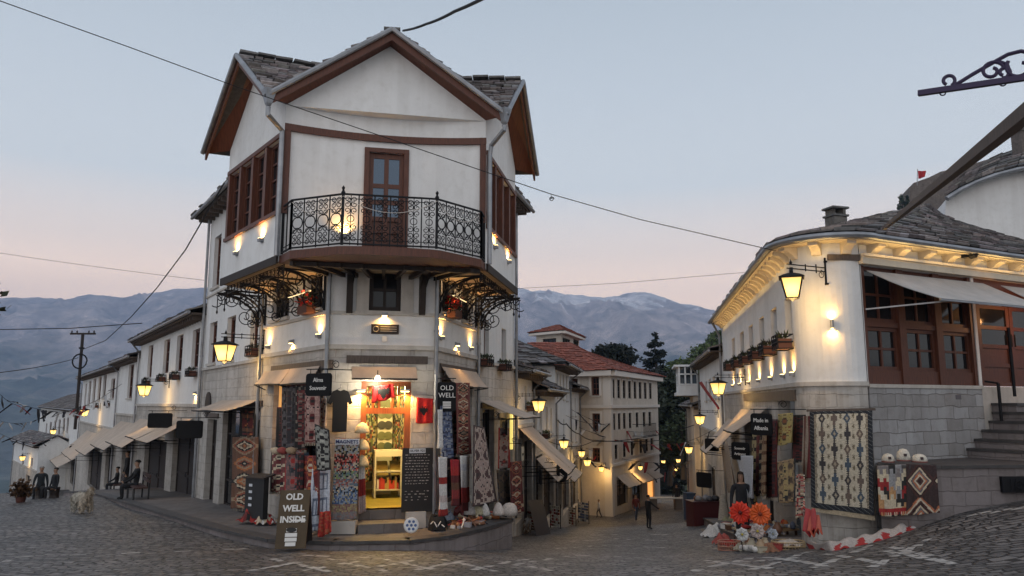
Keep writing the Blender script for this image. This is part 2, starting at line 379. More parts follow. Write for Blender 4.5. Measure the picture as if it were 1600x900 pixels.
def slate(mb, e0, e1, r1, r0, rows, w=.42, th=.06, base=.13, over=.09, tint=None, seed=1):
    "rows of thick stone slabs from the eave e0-e1 up to the ridge r0-r1"
    rnd = random.Random(seed); e0, e1, r0, r1 = map(Vector, (e0, e1, r0, r1))
    N = ((e1 - e0) if (e1 - e0).length > .1 else (r1 - r0)).cross((r0 + r1) / 2 - (e0 + e1) / 2).normalized()
    if N.z < 0: N = -N
    mb.quad(e0 - N * .03, e1 - N * .03, r1 - N * .03, r0 - N * .03, col=(.05, .05, .05))
    up = ((r0 + r1) / 2 - (e0 + e1) / 2); st = up.length / rows; upn = up.normalized()
    for j in range(rows):
        va, vb = j / rows, (j + 1.55) / rows
        a0, a1 = e0.lerp(r0, va), e1.lerp(r1, va); b0, b1 = e0.lerp(r0, min(vb, 1)), e1.lerp(r1, min(vb, 1))
        L = max((a1 - a0).length, (b1 - b0).length); n = max(1, int(L / w + .5)); x = 0.0; cuts = [0]
        while x < 1 - .6 / n: x += (rnd.uniform(.6, 1.5)) / n; cuts.append(min(x, 1))
        cuts[-1] = 1
        for i in range(len(cuts) - 1):
            u0, u1 = cuts[i] + .012 / max(L, .1), cuts[i + 1] - .012 / max(L, .1)
            if u1 - u0 < 1e-3: continue
            g = base * rnd.choice((.4, .6, .8, 1, 1.1, 1.4, 1.9)); c = (g * rnd.uniform(1.0, 1.24), g, g * rnd.uniform(.92, 1.06))
            if tint: c = tuple(p * q for p, q in zip(tint, (rnd.uniform(.7, 1.25),) * 3))
            t0 = th * rnd.uniform(.7, 1.5); dn = -upn * rnd.uniform(-.03, over)
            lo0, lo1, hi1, hi0 = a0.lerp(a1, u0) + dn, a0.lerp(a1, u1) + dn - upn * rnd.uniform(-.02, .03), b0.lerp(b1, u1), b0.lerp(b1, u0)
            k = N * (th * 1.0 + rnd.uniform(0, .015))
            mb.hexa([lo0 + k, lo1 + k, hi1, hi0], [lo0 + k + N * t0, lo1 + k + N * t0, hi1 + N * t0, hi0 + N * t0], c)
def scroll(c, ax, ay, r0, r1, a0, turns, n=18):
    return [Vector(c) + Vector(ax) * (math.cos(a0 + turns * 2 * math.pi * i / n) * (r0 + (r1 - r0) * i / n)) + Vector(ay) * (math.sin(a0 + turns * 2 * math.pi * i / n) * (r0 + (r1 - r0) * i / n)) for i in range(n + 1)]
def cable(name, label, pts, r=.012, sag=0, mt=None, cat='cable', group=None):
    mb = MB(); out = []
    for a, b in zip(pts[:-1], pts[1:]):
        for i in range(16): t = i / 16; out.append(Vector(a).lerp(Vector(b), t) - Vz * (sag * 4 * t * (1 - t)))
    out.append(Vector(pts[-1])); mb.tube(out, r, 5); o = mb.build(name, mt or M['iron']); return tag(o, label, cat, group)
# ------------------------------------------------------------------ ground, pavements, mountains
GP = [P(*q) for q in ((0, 900, 12), (400, 900, 12), (800, 900, 12), (1200, 900, 11.5), (1600, 900, 10), (420, 857, 15.9), (560, 860, 15.8), (640, 860, 15.9), (720, 860, 16.8),
      (795, 857, 19), (345, 834, 18.6), (250, 808, 22), (123, 800, 24), (0, 792, 26.5), (165, 777, 29.5), (60, 778, 38), (0, 786, 45), (75, 778, 66), (-100, 785, 66), (905, 838, 27), (840, 846, 23),
      (1014, 826, 42), (1125, 863, 17), (1050, 818, 36), (1000, 791, 60), (1040, 775, 85), (1040, 765, 110), (1300, 852, 16.4), (1390, 834, 16.2), (1470, 806, 15.7), (1600, 774, 17))]
GP += [Vector(q) for q in ((0, 0, 1.4), (-9, 1, 1.2), (9, 1, 2.3), (14, 12, 1.7), (-14, 12, .35), (-22, 20, -.1), (22, 26, 1.6), (-45, 60, -5.5), (40, 70, -5))]
def tps_fit(pts, lam=.02):
    X = np.array([(p[0], p[1]) for p in pts]) / 20; z = np.array([p[2] for p in pts]); n = len(X)
    r2 = ((X[:, None] - X[None]) ** 2).sum(-1); K = np.where(r2 > 0, r2 * np.log(np.maximum(r2, 1e-12)), 0) + lam * np.eye(n) * .02
    Q = np.hstack([np.ones((n, 1)), X]); A = np.block([[K, Q], [Q.T, np.zeros((3, 3))]])
    s = np.linalg.solve(A, np.concatenate([z, np.zeros(3)])); return X, s
TX, TS = tps_fit(GP)
def gz(x, y):
    d = ((TX - np.array((x, y)) / 20) ** 2).sum(-1); k = np.where(d > 0, d * np.log(np.maximum(d, 1e-12)), 0)
    near = float(k @ TS[:-3] + TS[-3] + TS[-2] * x / 20 + TS[-1] * y / 20)
    r = math.hypot(x, y)
    if r < 85: return near
    far = -7 - .13 * (r - 85); far = max(far, -135); t = min(1, (r - 85) / 40); t = t * t * (3 - 2 * t)
    return max(-140, near * (1 - t) + far * t) if t < 1 else far
def hit(px, py):
    rx, rz = ray(px, py); a, b = 4.0, 4.0
    while b < 150 and H + rz * b > gz(rx * b, b): a = b; b += .5
    for _ in range(20):
        c = (a + b) / 2
        if H + rz * c > gz(rx * c, c): a = c
        else: b = c
    return Vector((rx * b, b, gz(rx * b, b)))
def build_ground():
    mb = MB(); rs = [0.5]
    while rs[-1] < 60: rs.append(rs[-1] + max(.35, rs[-1] * .025))
    while rs[-1] < 5200: rs.append(rs[-1] * 1.12)
    na = 150; angs = [math.radians(-100 + 200 * i / na) for i in range(na + 1)]
    for j, r in enumerate(rs):
        for a in angs: x, y = r * math.sin(a), r * math.cos(a); mb.v.append(Vector((x, y, gz(x, y))))
    for j in range(len(rs) - 1):
        for i in range(na):
            a = j * (na + 1) + i; mb.f.append((a, a + 1, a + na + 2, a + na + 1)); mb.c.append((1, 1, 1)); mb.m.append(0 if rs[j] < 120 else 1)
    o = mb.build('ground', [M['cobble'], mat('valley_floor', (.06, .075, .045), .95, build=b_noise(.02, .5, 0))], smooth=True); struct(o)
build_ground()
def marking():
    "white cobbles laid into the paving: dashes and zigzags"
    mb = MB(); rnd = random.Random(3)
    def line(pts, w=.2, gap=.0):
        q = [hit(*p) for p in pts]
        for a, b in zip(q[:-1], q[1:]):
            L = (b - a).length; n = max(1, int(L / .24)); d = (b - a) / L; sx = Vector((-d.y, d.x, 0)).normalized()
            for i in range(n):
                if rnd.random() < gap + .07: continue
                c = a + d * (L * (i + .5) / n) + sx * rnd.uniform(-.03, .03); ww = w * rnd.uniform(.5, .85); hl = L / n * rnd.uniform(.34, .46)
                e = [c - d * hl - sx * ww / 2, c + d * hl - sx * ww / 2, c + d * hl + sx * ww / 2, c - d * hl + sx * ww / 2]
                mb.quad(*[Vector((p.x + rnd.uniform(-.02, .02), p.y + rnd.uniform(-.02, .02), gz(p.x, p.y) + .006)) for p in e])
    for x in range(20, 400, 82): line([(x, 872 - x * .035), (x + 38, 870 - x * .036)], .16)
    line([(0, 878), (18, 877)], .16)
    for k in range(5):
        x = 385 + k * 88; line([(x, 893 - k * .5), (x + 88, 878 - k * 1.0)], .17, .12); line([(x + 40, 873 + k * .4), (x + 128, 894 - k * .4)], .17, .12)
    line([(470, 868), (560, 872), (650, 866), (740, 870)], .15, .2)
    for k in range(4):
        x = 1085 + k * 92; line([(x, 893 - k * 2), (x + 90, 872 - k * 10)], .2, .1); line([(x + 20, 876 - k * 5), (x + 118, 889 - k * 3)], .2, .1)
    line([(1100, 880), (1200, 876), (1300, 866)], .16, .15); line([(1390, 855), (1490, 882)], .2, .15)
    for k in range(4): line([(1508 + k * 34, 808 - k * 5), (1552 + k * 34, 799 - k * 5)], .2)
    line([(800, 884), (905, 868), (1010, 872)], .15, .45); line([(860, 858), (940, 852), (1040, 856)], .16, .5)
    line([(890, 846), (960, 842), (1040, 845)], .2, .5); line([(900, 836), (1000, 834), (1040, 836)], .3, .5)
    struct(mb.build('paving_marking', M['marble'], fix=False))
marking()
PROF = [(-900, 480), (-300, 472), (0, 466), (30, 467), (60, 465), (100, 469), (140, 460), (190, 466), (230, 461), (280, 452), (330, 449), (400, 453), (560, 440), (700, 446), (805, 449), (830, 455), (858, 455), (880, 460),
        (945, 466), (965, 463), (985, 457), (1008, 457.5), (1050, 470), (1100, 482), (1127, 489), (1200, 505), (1400, 530), (2200, 560)]
def build_mountain():
    nu, nv = 640, 110; mb = MB(); R = 5200; xs = [-420 + 1900 * i / nu for i in range(nu + 1)]
    hv = np.interp(xs, [p[0] for p in PROF], [p[1] for p in PROF]); K = []
    for j in range(nv + 1):
        t = j / nv; d = 1300 + (R - 1300) * t
        for i, px in enumerate(xs):
            rx, rz = ray(px, hv[i]); zr = H + rz * R; x = rx * d
            w = noise.fractal(Vector((x / 1100, d / 1100, 4.4)), 1, 2, 3) * .6
            r1 = 1 - abs(noise.noise(Vector((x / 620 + w, d / 1500 + w * .6, 8.1)))) * 2.2; r2 = 1 - abs(noise.noise(Vector((x / 240 + w * 2, d / 620 + w, 1.7)))) * 2.2; r3 = 1 - abs(noise.noise(Vector((x / 95 + w * 3, d / 210, 3.3)))) * 2; f = noise.fractal(Vector((x / 60, d / 60, 5.5)), 1, 2, 4)
            env = max(0, t * (1 - t) * 4); e2 = min(1, (1 - t) * 9)
            zz = -150 + (zr + 150) * (.25 * t + .75 * t ** 1.7) + env * (r1 * 105 + r2 * 55) * (.4 + .6 * t) + e2 * t * (r2 * 22 + r3 * 26 + f * 16) + (1 - e2) * (f * 7 + r3 * 5)
            mb.v.append(Vector((x, d, zz))); K.append((t, r1, r2, r3, f, x, zz / (zr + 1)))
    for j in range(nv):
        for i in range(nu):
            a = j * (nu + 1) + i; mb.f.append((a, a + 1, a + nu + 2, a + nu + 1)); mb.m.append(0); t, r1, r2, r3, f, x, hh = K[a]
            n = noise.fractal(Vector((x / 380 + t * 6, t * 7 - x / 900, 2)), 1, 2, 5); n2 = noise.fractal(Vector((x / 210 - t * 9, t * 11 + x / 500, 6)), 1, 2, 4)
            veg = min(1, max(0, (.45 - hh + n * .3) * 2.2)); c = Vector((.46, .40, .39)).lerp(Vector((.12, .13, .11)), veg)
            if n2 > .05 and hh > .12: c = c.lerp(Vector((.75, .62, .56)), min(.5, (n2 - .05) * 1.8) * (1 - .4 * veg))
            sn = (hh - .84) * 6 + n2 * 1.3 + n * .9 + f * .5 + (.25 if xs[i] > 760 else -1.5)
            if xs[i] > 1040: sn -= .6
            if sn > 0: c = c.lerp(Vector((.95, .90, .90)), min(.9, sn * 1.8))
            mb.c.append(tuple(c))
    struct(mb.build('mountains', M['rock'], smooth=True))
build_mountain()
def build_haze():
    mb = MB(); mb.hexa([(-7000, -30, -170), (7000, -30, -170), (7000, 5700, -170), (-7000, 5700, -170)], [(-7000, -30, 860), (7000, -30, 860), (7000, 5700, 860), (-7000, 5700, 860)])
    m = bpy.data.materials.new('haze_air'); m.use_nodes = True; N = m.node_tree.nodes; N.remove(N['Principled BSDF'])
    v = N.new('ShaderNodeVolumePrincipled'); v.inputs['Color'].default_value = (.40, .62, 1, 1); v.inputs['Density'].default_value = HAZE; v.inputs['Anisotropy'].default_value = 0
    m.node_tree.links.new(v.outputs[0], N['Material Output'].inputs['Volume'])
    o = mb.build('haze', m); tag(o, 'blue evening haze filling the valley', None, None, 'stuff')
HAZE = 1.8e-4
# ------------------------------------------------------------------ the corner house
xy = lambda p: Vector((p[0], p[1], 0))
A = xy(P(441, 300, 16.0)); zb = P(445, 198, 16.0).z; B = xy(G(759, 221, zb))
zs = P(430, 326, 16.0).z; Cc = xy(G(352, 374, zs)); E = xy(G(805, 398, P(768, 349, B.y + .05).z))
L0 = xy(P(513, 520, 17.0)); R0 = xy(P(680, 520, 17.6)); L1 = xy(P(412, 520, 20.7)); L2 = xy(P(320, 520, 27.0)); R1 = xy(P(743, 520, 21.3)); R2 = xy(P(804, 520, 25.8))
WL, WF, WR = Wall(L0, L1), Wall(L0, R0), Wall(R0, R1)
WL2, WR2 = Wall(L1, L2), Wall(R1, R2)
JL, JF, JR = Wall(A, Cc), Wall(A, B), Wall(B, E)
Zc = P(590, 543, 17.3).z; Zs2 = P(590, 488, 17.3).z; Zj = P(441, 398, 16.0).z; Zbeam = zb; Ze = 9.55; Zr = 11.15; Zw = 9.6
HOUSE = thing('corner_house', 'white three storey corner house with slate gables and iron balcony above the lit shop', 'house', ((L0 + R0) / 2).to_tuple())
def rr(W, *q, off=0): return W.rect(*q, off=off)
doorF = rr(WF, 562, 641, 596, 796); floorZ = doorF[2]
winF = rr(WF, 577, 627, 419, 486)
opL = (rr(WL, 424, 503, 592, 800)[0], rr(WL, 424, 503, 592, 800)[1], .75, rr(WL, 420, 506, 590, 790)[3])
opR = (WR.s(690, 600), WR.s(738, 600), .6, WR.z(712, 592))
wl = [(WL.s(452, 470) - .01, WL.s(426, 470), Zs2 + .12, Zs2 + 1.35), (WL.s(503, 470), WL.s(478, 470), Zs2 + .12, Zs2 + 1.35)]
wl = [(min(a, b), max(a, b), c, d) for a, b, c, d in wl]
wr = [(WR.s(691, 470), WR.s(708, 470), Zs2 + .12, Zs2 + 1.35), (WR.s(722, 470), WR.s(737, 470), Zs2 + .12, Zs2 + 1.35)]
wl2 = [rr(WL2, *q) for q in ((327, 338, 504, 567), (354, 367, 495, 563), (391, 403, 487, 552))] + [rr(WL2, 334, 344, 370, 447)]
wr2 = [rr(WR2, 756, 764, 500, 566), rr(WR2, 784, 791, 514, 572)]
opL2 = [(WL2.s(404, 700), WL2.s(346, 700), -.1, WL2.z(375, 637)), (WL2.s(337, 700), WL2.s(322, 700), -.6, WL2.z(330, 655))]
opL2 = [(min(a, b), max(a, b), c, d) for a, b, c, d in opL2]
opR2 = [(WR2.s(754, 680), WR2.s(772, 680), -.3, WR2.z(765, 640)), (WR2.s(781, 680), WR2.s(801, 680), -.8, WR2.z(790, 655))]
def corner_walls():
    mb = MB(); lo = MB()
    facade(lo, WF, 0, WF.L, -1, Zc, [doorF]); facade(lo, WL, 0, WL.L, -1, Zc, [opL]); facade(lo, WR, 0, WR.L, -1, Zc, [opR], .3)
    facade(lo, WL2, 0, WL2.L, -2, Zc - .02, opL2); facade(lo, WR2, 0, WR2.L, -2, Zc - .02, opR2)
    facade(mb, WF, 0, WF.L, Zc, Zj, [winF]); facade(mb, WL, 0, WL.L, Zc, Zj, wl); facade(mb, WR, 0, WR.L, Zc, Zj, wr)
    facade(mb, WL2, 0, WL2.L, Zc - .02, Zw, wl2); facade(mb, WR2, 0, WR2.L, Zc - .02, Zw, wr2)
    b1, b2 = L2 + Vector((6, 4, 0)), R2 + Vector((-5, 1, 0))
    for p, q in ((L2, b1), (b1, b2), (b2, R2)): mb.quad(p + Vz * -2, q + Vz * -2, q + Vz * Zw, p + Vz * Zw)
    lo.build('ground_floor_wall', M['stonewash'], HOUSE); mb.build('upper_wall', M['plaster'], HOUSE)
    # string courses
    st = MB()
    for W in (WF, WL, WR): st.fbox(W, -.02, W.L + .02, Zc - .05, Zc + .05, -.05, .07); st.fbox(W, -.02, W.L + .02, Zs2 - .07, Zs2, -.05, .06)
    for W in (WL2, WR2):
        st.fbox(W, .02, W.L, Zc - .12, Zc - .04, -.05, .07); st.fbox(W, .02, W.L, Zs2 + 1.62, Zs2 + 1.68, -.05, .05)
    st.build('string_course', M['trimstone'], HOUSE)
    ln = MB(); ln.fbox(WF, WF.s(541, 570), WF.s(668, 570), WF.z(600, 568), WF.z(600, 556), -.1, .05); z0 = opL[3]
    ln.fbox(WL, opL[0] - .25, opL[1] + .2, z0 + .12, z0 + .34, -.1, .04); ln.fbox(WR, opR[0] - .2, opR[1] + .5, opR[3] + .1, opR[3] + .32, -.1, .04)
    ln.fbox(WF, doorF[0], doorF[1], doorF[3] + .22, doorF[3] + .3, -.08, .06)
    for a in opL2: ln.fbox(WL2, a[0] - .2, a[1] + .2, a[3] + .04, a[3] + .2, -.1, .04)
    for a in opR2: ln.fbox(WR2, a[0] - .2, a[1] + .2, a[3] + .04, a[3] + .2, -.1, .04)
    ln.build('timber_lintel', M['wood_grey'], HOUSE)
    for W, ws in ((WL, wl), (WR, wr)):
        for r in ws: window(HOUSE, W, r, -.18, 2, 3, fm=M['wood_dark'], sill=M['trimstone'])
    window(HOUSE, WF, winF, -.14, 2, 2, .1, .06, fm=M['wood_dark'], sill=M['trimstone'])
    sr = MB(); a, b, c, d = winF
    for q in ((a - .28, a - .003, c - .05, d + .16), (b + .003, b + .28, c - .05, d + .16), (a - .003, b + .003, d + .003, d + .16)): sr.fbox(WF, *q, -.02, .035)
    sr.build('window_surround', M['trimstone'], HOUSE)
    for W, ws in ((WL2, wl2), (WR2, wr2)):
        for r in ws: window(HOUSE, W, r, -.2, 2, 3, .08, .05, fm=M['wood'], gm=M['glass'], sill=M['trimstone'])
corner_walls()
# jetty: straight left and right walls, concave front
NA = 12
def arc(u, dip=.34):
    p = A.lerp(B, u); return p - JF.n * (dip * 4 * u * (1 - u))
def jetty():
    mb = MB(); th = .25
    for W, lo in ((JL, (Zj, zs)), (JR, (Zj, P(768, 349, B.y).z))):
        pass
    gl = JL.L; zl0, zl1 = P(430, 326, 16).z, P(432, 212, 16.05).z
    zr0, zr1 = P(768, 349, B.y).z, P(768, 240, B.y).z
    global ZL, ZR_; ZL = (zl0, zl1); ZR_ = (zr0, zr1)
    lw, rw = (.18, gl - .12, zl0, zl1), (.16, JR.L - .1, zr0, zr1)
    facade(mb, JL, 0, gl, Zj, Ze, [lw], .2); facade(mb, JR, 0, JR.L, Zj, Ze, [rw], .2)
    for W, L in ((JL, gl), (JR, JR.L)):
        mb.quad(W.pt(0, Ze), W.pt(L, Ze), W.pt(L / 2, Zr - .12))
        mb.fbox(W, 0, L, Zj - .14, Zj - .003, -.2, .03)
    # front gable above the concave wall, its flat underside shows as a lens
    zg = P(600, 178, 16.5).z; mb.quad(JF.pt(0, zg), JF.pt(JF.L, zg), JF.pt(JF.L, Ze), JF.pt(JF.L / 2, Zr - .1), JF.pt(0, Ze))
    ou = [arc(i / NA) + Vz * zg for i in range(NA + 1)]; mb.quad(*ou)
    dl, dr = .415, .615     # door position along the arc, tuned from the photo
    global DOORS; dz0, dz1 = Zj + .03, P(600, 233, 16.5).z
    global DA, DB; f = lambda px: min(range(2001), key=lambda k: abs(800 + F * 0 + (px_of(arc(k / 2000) + Vz * 8)) - 800 - px)) / 2000
    DA, DB = f(570), f(637)
    us = sorted({i / NA for i in range(NA + 1)} | {DA, DB})
    for a, b in zip(us[:-1], us[1:]):
        pa, pb = arc(a), arc(b)
        if DA - 1e-6 < (a + b) / 2 < DB: mb.quad(pa + Vz * dz1, pb + Vz * dz1, pb + Vz * zg, pa + Vz * zg)
        else: mb.quad(pa + Vz * Zj, pb + Vz * Zj, pb + Vz * zg, pa + Vz * zg)
    mb.quad(Cc + Vz * Zj, E + Vz * Zj, E + Vz * Ze, Cc + Vz * Ze)
    mb.build('overhanging_upper_wall', M['plaster'], HOUSE)
    fr = MB()     # timber band along the concave wall and corner posts
    for a, b in zip(us[:-1], us[1:]):
        q = [arc(a) + JF.n * .02, arc(b) + JF.n * .02, arc(b) + JF.n * .09, arc(a) + JF.n * .09]; fr.hexa([p + Vz * (Zbeam - .09) for p in q], [p + Vz * (Zbeam + .06) for p in q])
    fr.fbox(JF, .0, .13, Zj + .9, Zbeam + .06, -.1, .06); fr.fbox(JF, JF.L - .13, JF.L, Zj + .9, Zbeam + .06, -.1, .06)
    fr.build('timber_band', M['wood'], HOUSE)
    global WD; WD = Wall(arc(DA), arc(DB)); L = WD.L
    global DOORB; DOORB = (0, L, dz0, dz1)
    cs = MB()
    for q in ((-.02, .09, dz0, dz1), (L - .09, L + .02, dz0, dz1), (-.02, L + .02, dz1 + .003, dz1 + .1)): cs.fbox(WD, *q, -.2, .05)
    cs.build('door_casing', M['wood'], HOUSE)
    d = MB(); d.fbox(WD, .09, L - .09, dz0, dz1, -.16, -.1); m = L / 2
    for x0, x1 in ((.09, .19), (m - .05, m + .05), (L - .19, L - .09)): d.fbox(WD, x0, x1, dz0, dz1, -.1, -.05)
    for z in (dz0, dz0 + .62, dz0 + .9, dz0 + 1.28, dz0 + 1.66, dz1 - .12):
        d.fbox(WD, .19, m - .05, z, z + .1, -.1, -.055); d.fbox(WD, m + .05, L - .19, z, z + .1, -.1, -.055)
    dd = sub(d.build('balcony_door', M['wood'], HOUSE)); g = MB()
    for x0, x1 in ((.19, m - .05), (m + .05, L - .19)): g.fbox(WD, x0, x1, dz0 + .99, dz1 - .11, -.11, -.075)
    g.build('pane', M['glass_sky'], dd); h = MB(); h.bar(WD.pt(m + .02, dz0 + .95, -.05), WD.pt(m + .02, dz0 + 1.1, 0), .02); h.build('handle', M['iron'], dd)
    # strip windows of the two sides, four tall double sashes each
    for W, r in ((JL, lw), (JR, rw)):
        n = 4; w = (r[1] - r[0]) / n; post = MB()
        for i in range(n + 1): x = r[0] + w * i; post.fbox(W, x - .07, x + .07, r[2], r[3], -.18, .03)
        post.fbox(W, r[0] - .1, r[1] + .1, r[3] + .003, r[3] + .1, -.1, .045); post.fbox(W, r[0] - .1, r[1] + .1, r[2] - .09, r[2] - .003, -.1, .06)
        post.build('window_strip_frame', M['wood'], HOUSE)
        for i in range(n): window(HOUSE, W, (r[0] + w * i + .075, r[0] + w * (i + 1) - .075, r[2] + .004, r[3] - .004), -.15, 2, 4, .07, .04, fm=M['wood'], gm=M['glass'])
def px_of(p):
    x, y, z = p[0], p[1], p[2] - H; zc = y * cp + z * sp; return 800 + F * x / zc
def py_of(p):
    x, y, z = p[0], p[1], p[2] - H; zc = y * cp + z * sp; return 450 - F * (z * cp - y * sp) / zc
jetty()
def corner_roof():
    ov = .5
    def isect(p, d, q, e):
        M2 = Matrix(((d.x, -e.x), (d.y, -e.y))); r = M2.inverted() @ Vector((q.x - p.x, q.y - p.y)); return p + d * r.x
    pl = lambda W: W.o + W.n * ov
    A1 = isect(pl(JF), JF.t, pl(JL), JL.t); B1 = isect(pl(JF), JF.t, pl(JR), JR.t)
    C1 = Cc + JL.n * ov + JL.t * .45; E1 = E + JR.n * ov + JR.t * .45
    FA, LA, RA = (A1 + B1) / 2, (A1 + C1) / 2, (B1 + E1) / 2
    LA = A + JL.t * JL.L / 2 + JL.n * ov; RA = B + JR.t * JR.L / 2 + JR.n * ov
    O = (A + B + Cc + E) / 4 + Vector((.1, .6, 0)); K1 = C1 + (O - LA); K2 = E1 + (O - RA)
    z = lambda p, h: Vector((p.x, p.y, h)); e = Ze - .12; r = Zr
    a1, b1, c1, e1 = z(A1, e), z(B1, e), z(C1, e), z(E1, e); fa, la, ra, o = z(FA, r), z(LA, r), z(RA, r), z(O, r + .02)
    k1, k2 = z(K1, e), z(K2, e); mb = MB()
    slate(mb, a1, a1, fa, o, 17, .28, .055, .17, seed=1); slate(mb, a1, a1, la, o, 15, .28, .055, .17, seed=2); slate(mb, c1, k1, o, la, 14, seed=3)
    slate(mb, b1, b1, fa, o, 17, .28, .055, .17, seed=4); slate(mb, b1, b1, ra, o, 15, .28, .055, .17, seed=5); slate(mb, e1, k2, o, ra, 14, seed=6); slate(mb, k1, k2, o, o, 12, seed=7)
    rnd = random.Random(4)
    for p, q in ((fa, o), (la, o), (ra, o)):      # ridge stones
        n = int((q - p).length / .38); d = (q - p)
        for i in range(n):
            c = p + d * ((i + .5) / n) + Vz * rnd.uniform(.07, .11); g = rnd.uniform(.08, .2); mb.box(c, .40, .36, .05, (g, g * .97, g * .95), math.atan2(d.y, d.x) + rnd.uniform(-.1, .1))
    mb.build('slate_roof', M['slate'], HOUSE)
    so = MB(); bg = MB(); dn = Vz * .2
    for p, ap, q, W, L in ((a1, fa, b1, JF, JF.L), (a1, la, c1, JL, JL.L), (b1, ra, e1, JR, JR.L)):
        for x, s in ((p, 0), (q, L)):
            wt, wb = W.pt(L / 2, Zr - .12), W.pt(s, Ze - .1)
            so.quad(x - Vz * .03, ap - Vz * .03, wt, wb)           # brown boards under the overhang
            d = (ap - x); nn = W.n
            so.hexa([x - dn, ap - dn, ap - dn - nn * .05, x - dn - nn * .05], [x, ap, ap - nn * .05, x - nn * .05])   # barge board
            bg.tube([x + nn * .05 + Vz * .02 - d * .02, ap + nn * .05 + Vz * .03], .062, 8)
    so.build('bargeboard_and_soffit', M['wood'], HOUSE)
    for p, q in ((a1, A), (b1, B)):                # rain hoppers at the valleys and their pipes
        c = Vector(p); c = c + Vz * .05; bg.lathe(c - Vz * .28, [(.05, 0), (.08, .05), (.16, .32), (.17, .36)], 4)
    bg.build('gutter', M['metal'], HOUSE)
    q1 = A + JF.n * .12 + JL.n * .05; q2 = B + JF.n * .10 + JR.n * .08
    dp = MB(); dp.tube([a1 - Vz * .25, z(A1, e - .42), z(q1, Ze - .75), z(q1, 7.6), z(q1, Zj - .05)], .055, 8)
    dp.build('downpipe', M['metal'], HOUSE); dp = MB(); dp.tube([b1 - Vz * .25, z(B1, e - .35), z(B1.lerp(q2, .9), Ze - .75), z(q2, Ze - .95), z(q2, 7.6), z(q2, Zj - .05)], .055, 8); dp.build('downpipe', M['metal'], HOUSE)
    for W, s in ((WF, -.02), (WF, WF.L + .02), (WL, WL.L - .05), (WR, WR.L + .03), (WL2, WL2.L - .1), (WR2, WR2.L - .1)):
        dp = MB(); t = Zj if W in (WF, WL, WR) else Zw; dp.tube([W.pt(s, t, .09), W.pt(s, 3, .09), W.pt(s, .35 if W is WF else -.6, .09)], .05, 8)
        for zz in (1.6, 3.0, 4.6): dp.lathe(W.pt(s, zz, .09), [(.062, 0), (.062, .06)], 8)
        dp.build('downpipe', M['metal'], HOUSE)
    # wings behind the gables
    wg = MB(); cc = (L2 + R2) / 2 + Vector((.5, 3, 0)); zt = 10.6
    for W, s0, s1, inn in ((WL2, -1.5, WL2.L + .4, 3.6), (WR2, -1.5, WR2.L + .35, 3.2)):
        slate(wg, W.pt(s0, Zw, .55), W.pt(s1, Zw, .55), W.pt(s1 - .3, zt, -inn), W.pt(s0, zt, -inn), 9, .5, seed=9)
        slate(wg, W.pt(s0, Zw, -2 * inn), W.pt(s1, Zw, -2 * inn), W.pt(s1 - .3, zt, -inn), W.pt(s0, zt, -inn), 7, .6, seed=9)
    wg.build('wing_roof', M['slate'], HOUSE)
    ev = MB()
    for W in (WL2, WR2):
        ev = MB(); ev.fbox(W, -1.0, W.L + .3, Zw - .06, Zw - .01, -.05, .5)
        for i in range(14): x = W.L * i / 13; ev.fbox(W, x - .05, x + .05, Zw - .2, Zw - .058, -.02, .42)
        ev.build('eave_board', M['wood_grey'], HOUSE)
        gt = MB(); gt.tube([W.pt(-1, Zw - .02, .6), W.pt(W.L + .35, Zw - .02, .6)], .06, 8); gt.build('eave_gutter', M['metal'], HOUSE)
corner_roof()
def balcony():
    zf = P(535, 384, 15.0).z; zt = P(535, 303, 15.0).z
    c0 = xy(P(455, 350, 15.48)); w0 = A + JF.t * .05 + JF.n * .03; w3 = B - JF.t * .03 + JF.n * .03; c1 = xy(P(535, 345, 15.0)); c2 = xy(G(683, 311, zt)); c3 = xy(G(752, 331, zt))
    fl = MB(); ang = [w0, c0, c1.lerp(c0, .06), c1.lerp(c2, .07), c1.lerp(c2, .3) + JF.n * .06, c1.lerp(c2, .7) + JF.n * .06, c2.lerp(c1, .07), c2.lerp(c3, .08), c3, w3]
    edge = [p + JF.n * .06 for p in ang]; inner = [arc(1 - i / NA) + JF.n * .01 for i in range(NA + 1)]
    fl.prism([p + Vz * (zf - .18) for p in edge + inner], Vz * .17)
    fl.build('balcony_floor', M['wood'], HOUSE)
    un = MB()      # underside beams
    for i in range(9):
        p, q = WF.pt(WF.L * (i + .2) / 8.4, zf - .28, -.1), None; e = JF.pt(JF.L * (i + .6) / 9.4, zf - .28, .5); un.bar(p + Vz * .03, e + Vz * .03, .08, .09)
    un.bar(c0 + Vz * (zf - .235) + JF.n * -.2, c3 + Vz * (zf - .235) + JF.n * -.2, .10, .09)
    un.build('floor_joist', M['wood_dark'], HOUSE)
    rl = sub(MBrail('balcony_railing', [w0, c0, c1, c2, c3, w3], zf + .02, zt)); 
    lights = MB(); pts = []
    for a, b in ((c0, c1), (c1, c2), (c2, c3)):
        for i in range(14):
            t = i / 14; pts.append(a.lerp(b, t) + JF.n * .03 + Vz * (zt - .05 - .30 * (1 - (2 * t - 1) ** 2)))
    lights.tube(pts, .006, 4); t = tag(lights.build('fairy_lights', mat('pale_cord', (.6, .55, .5), .6)), 'thin pale string of fairy lights looped along the iron balcony railing', 'string lights')
    return zf, zt, c0, c1, c2, c3
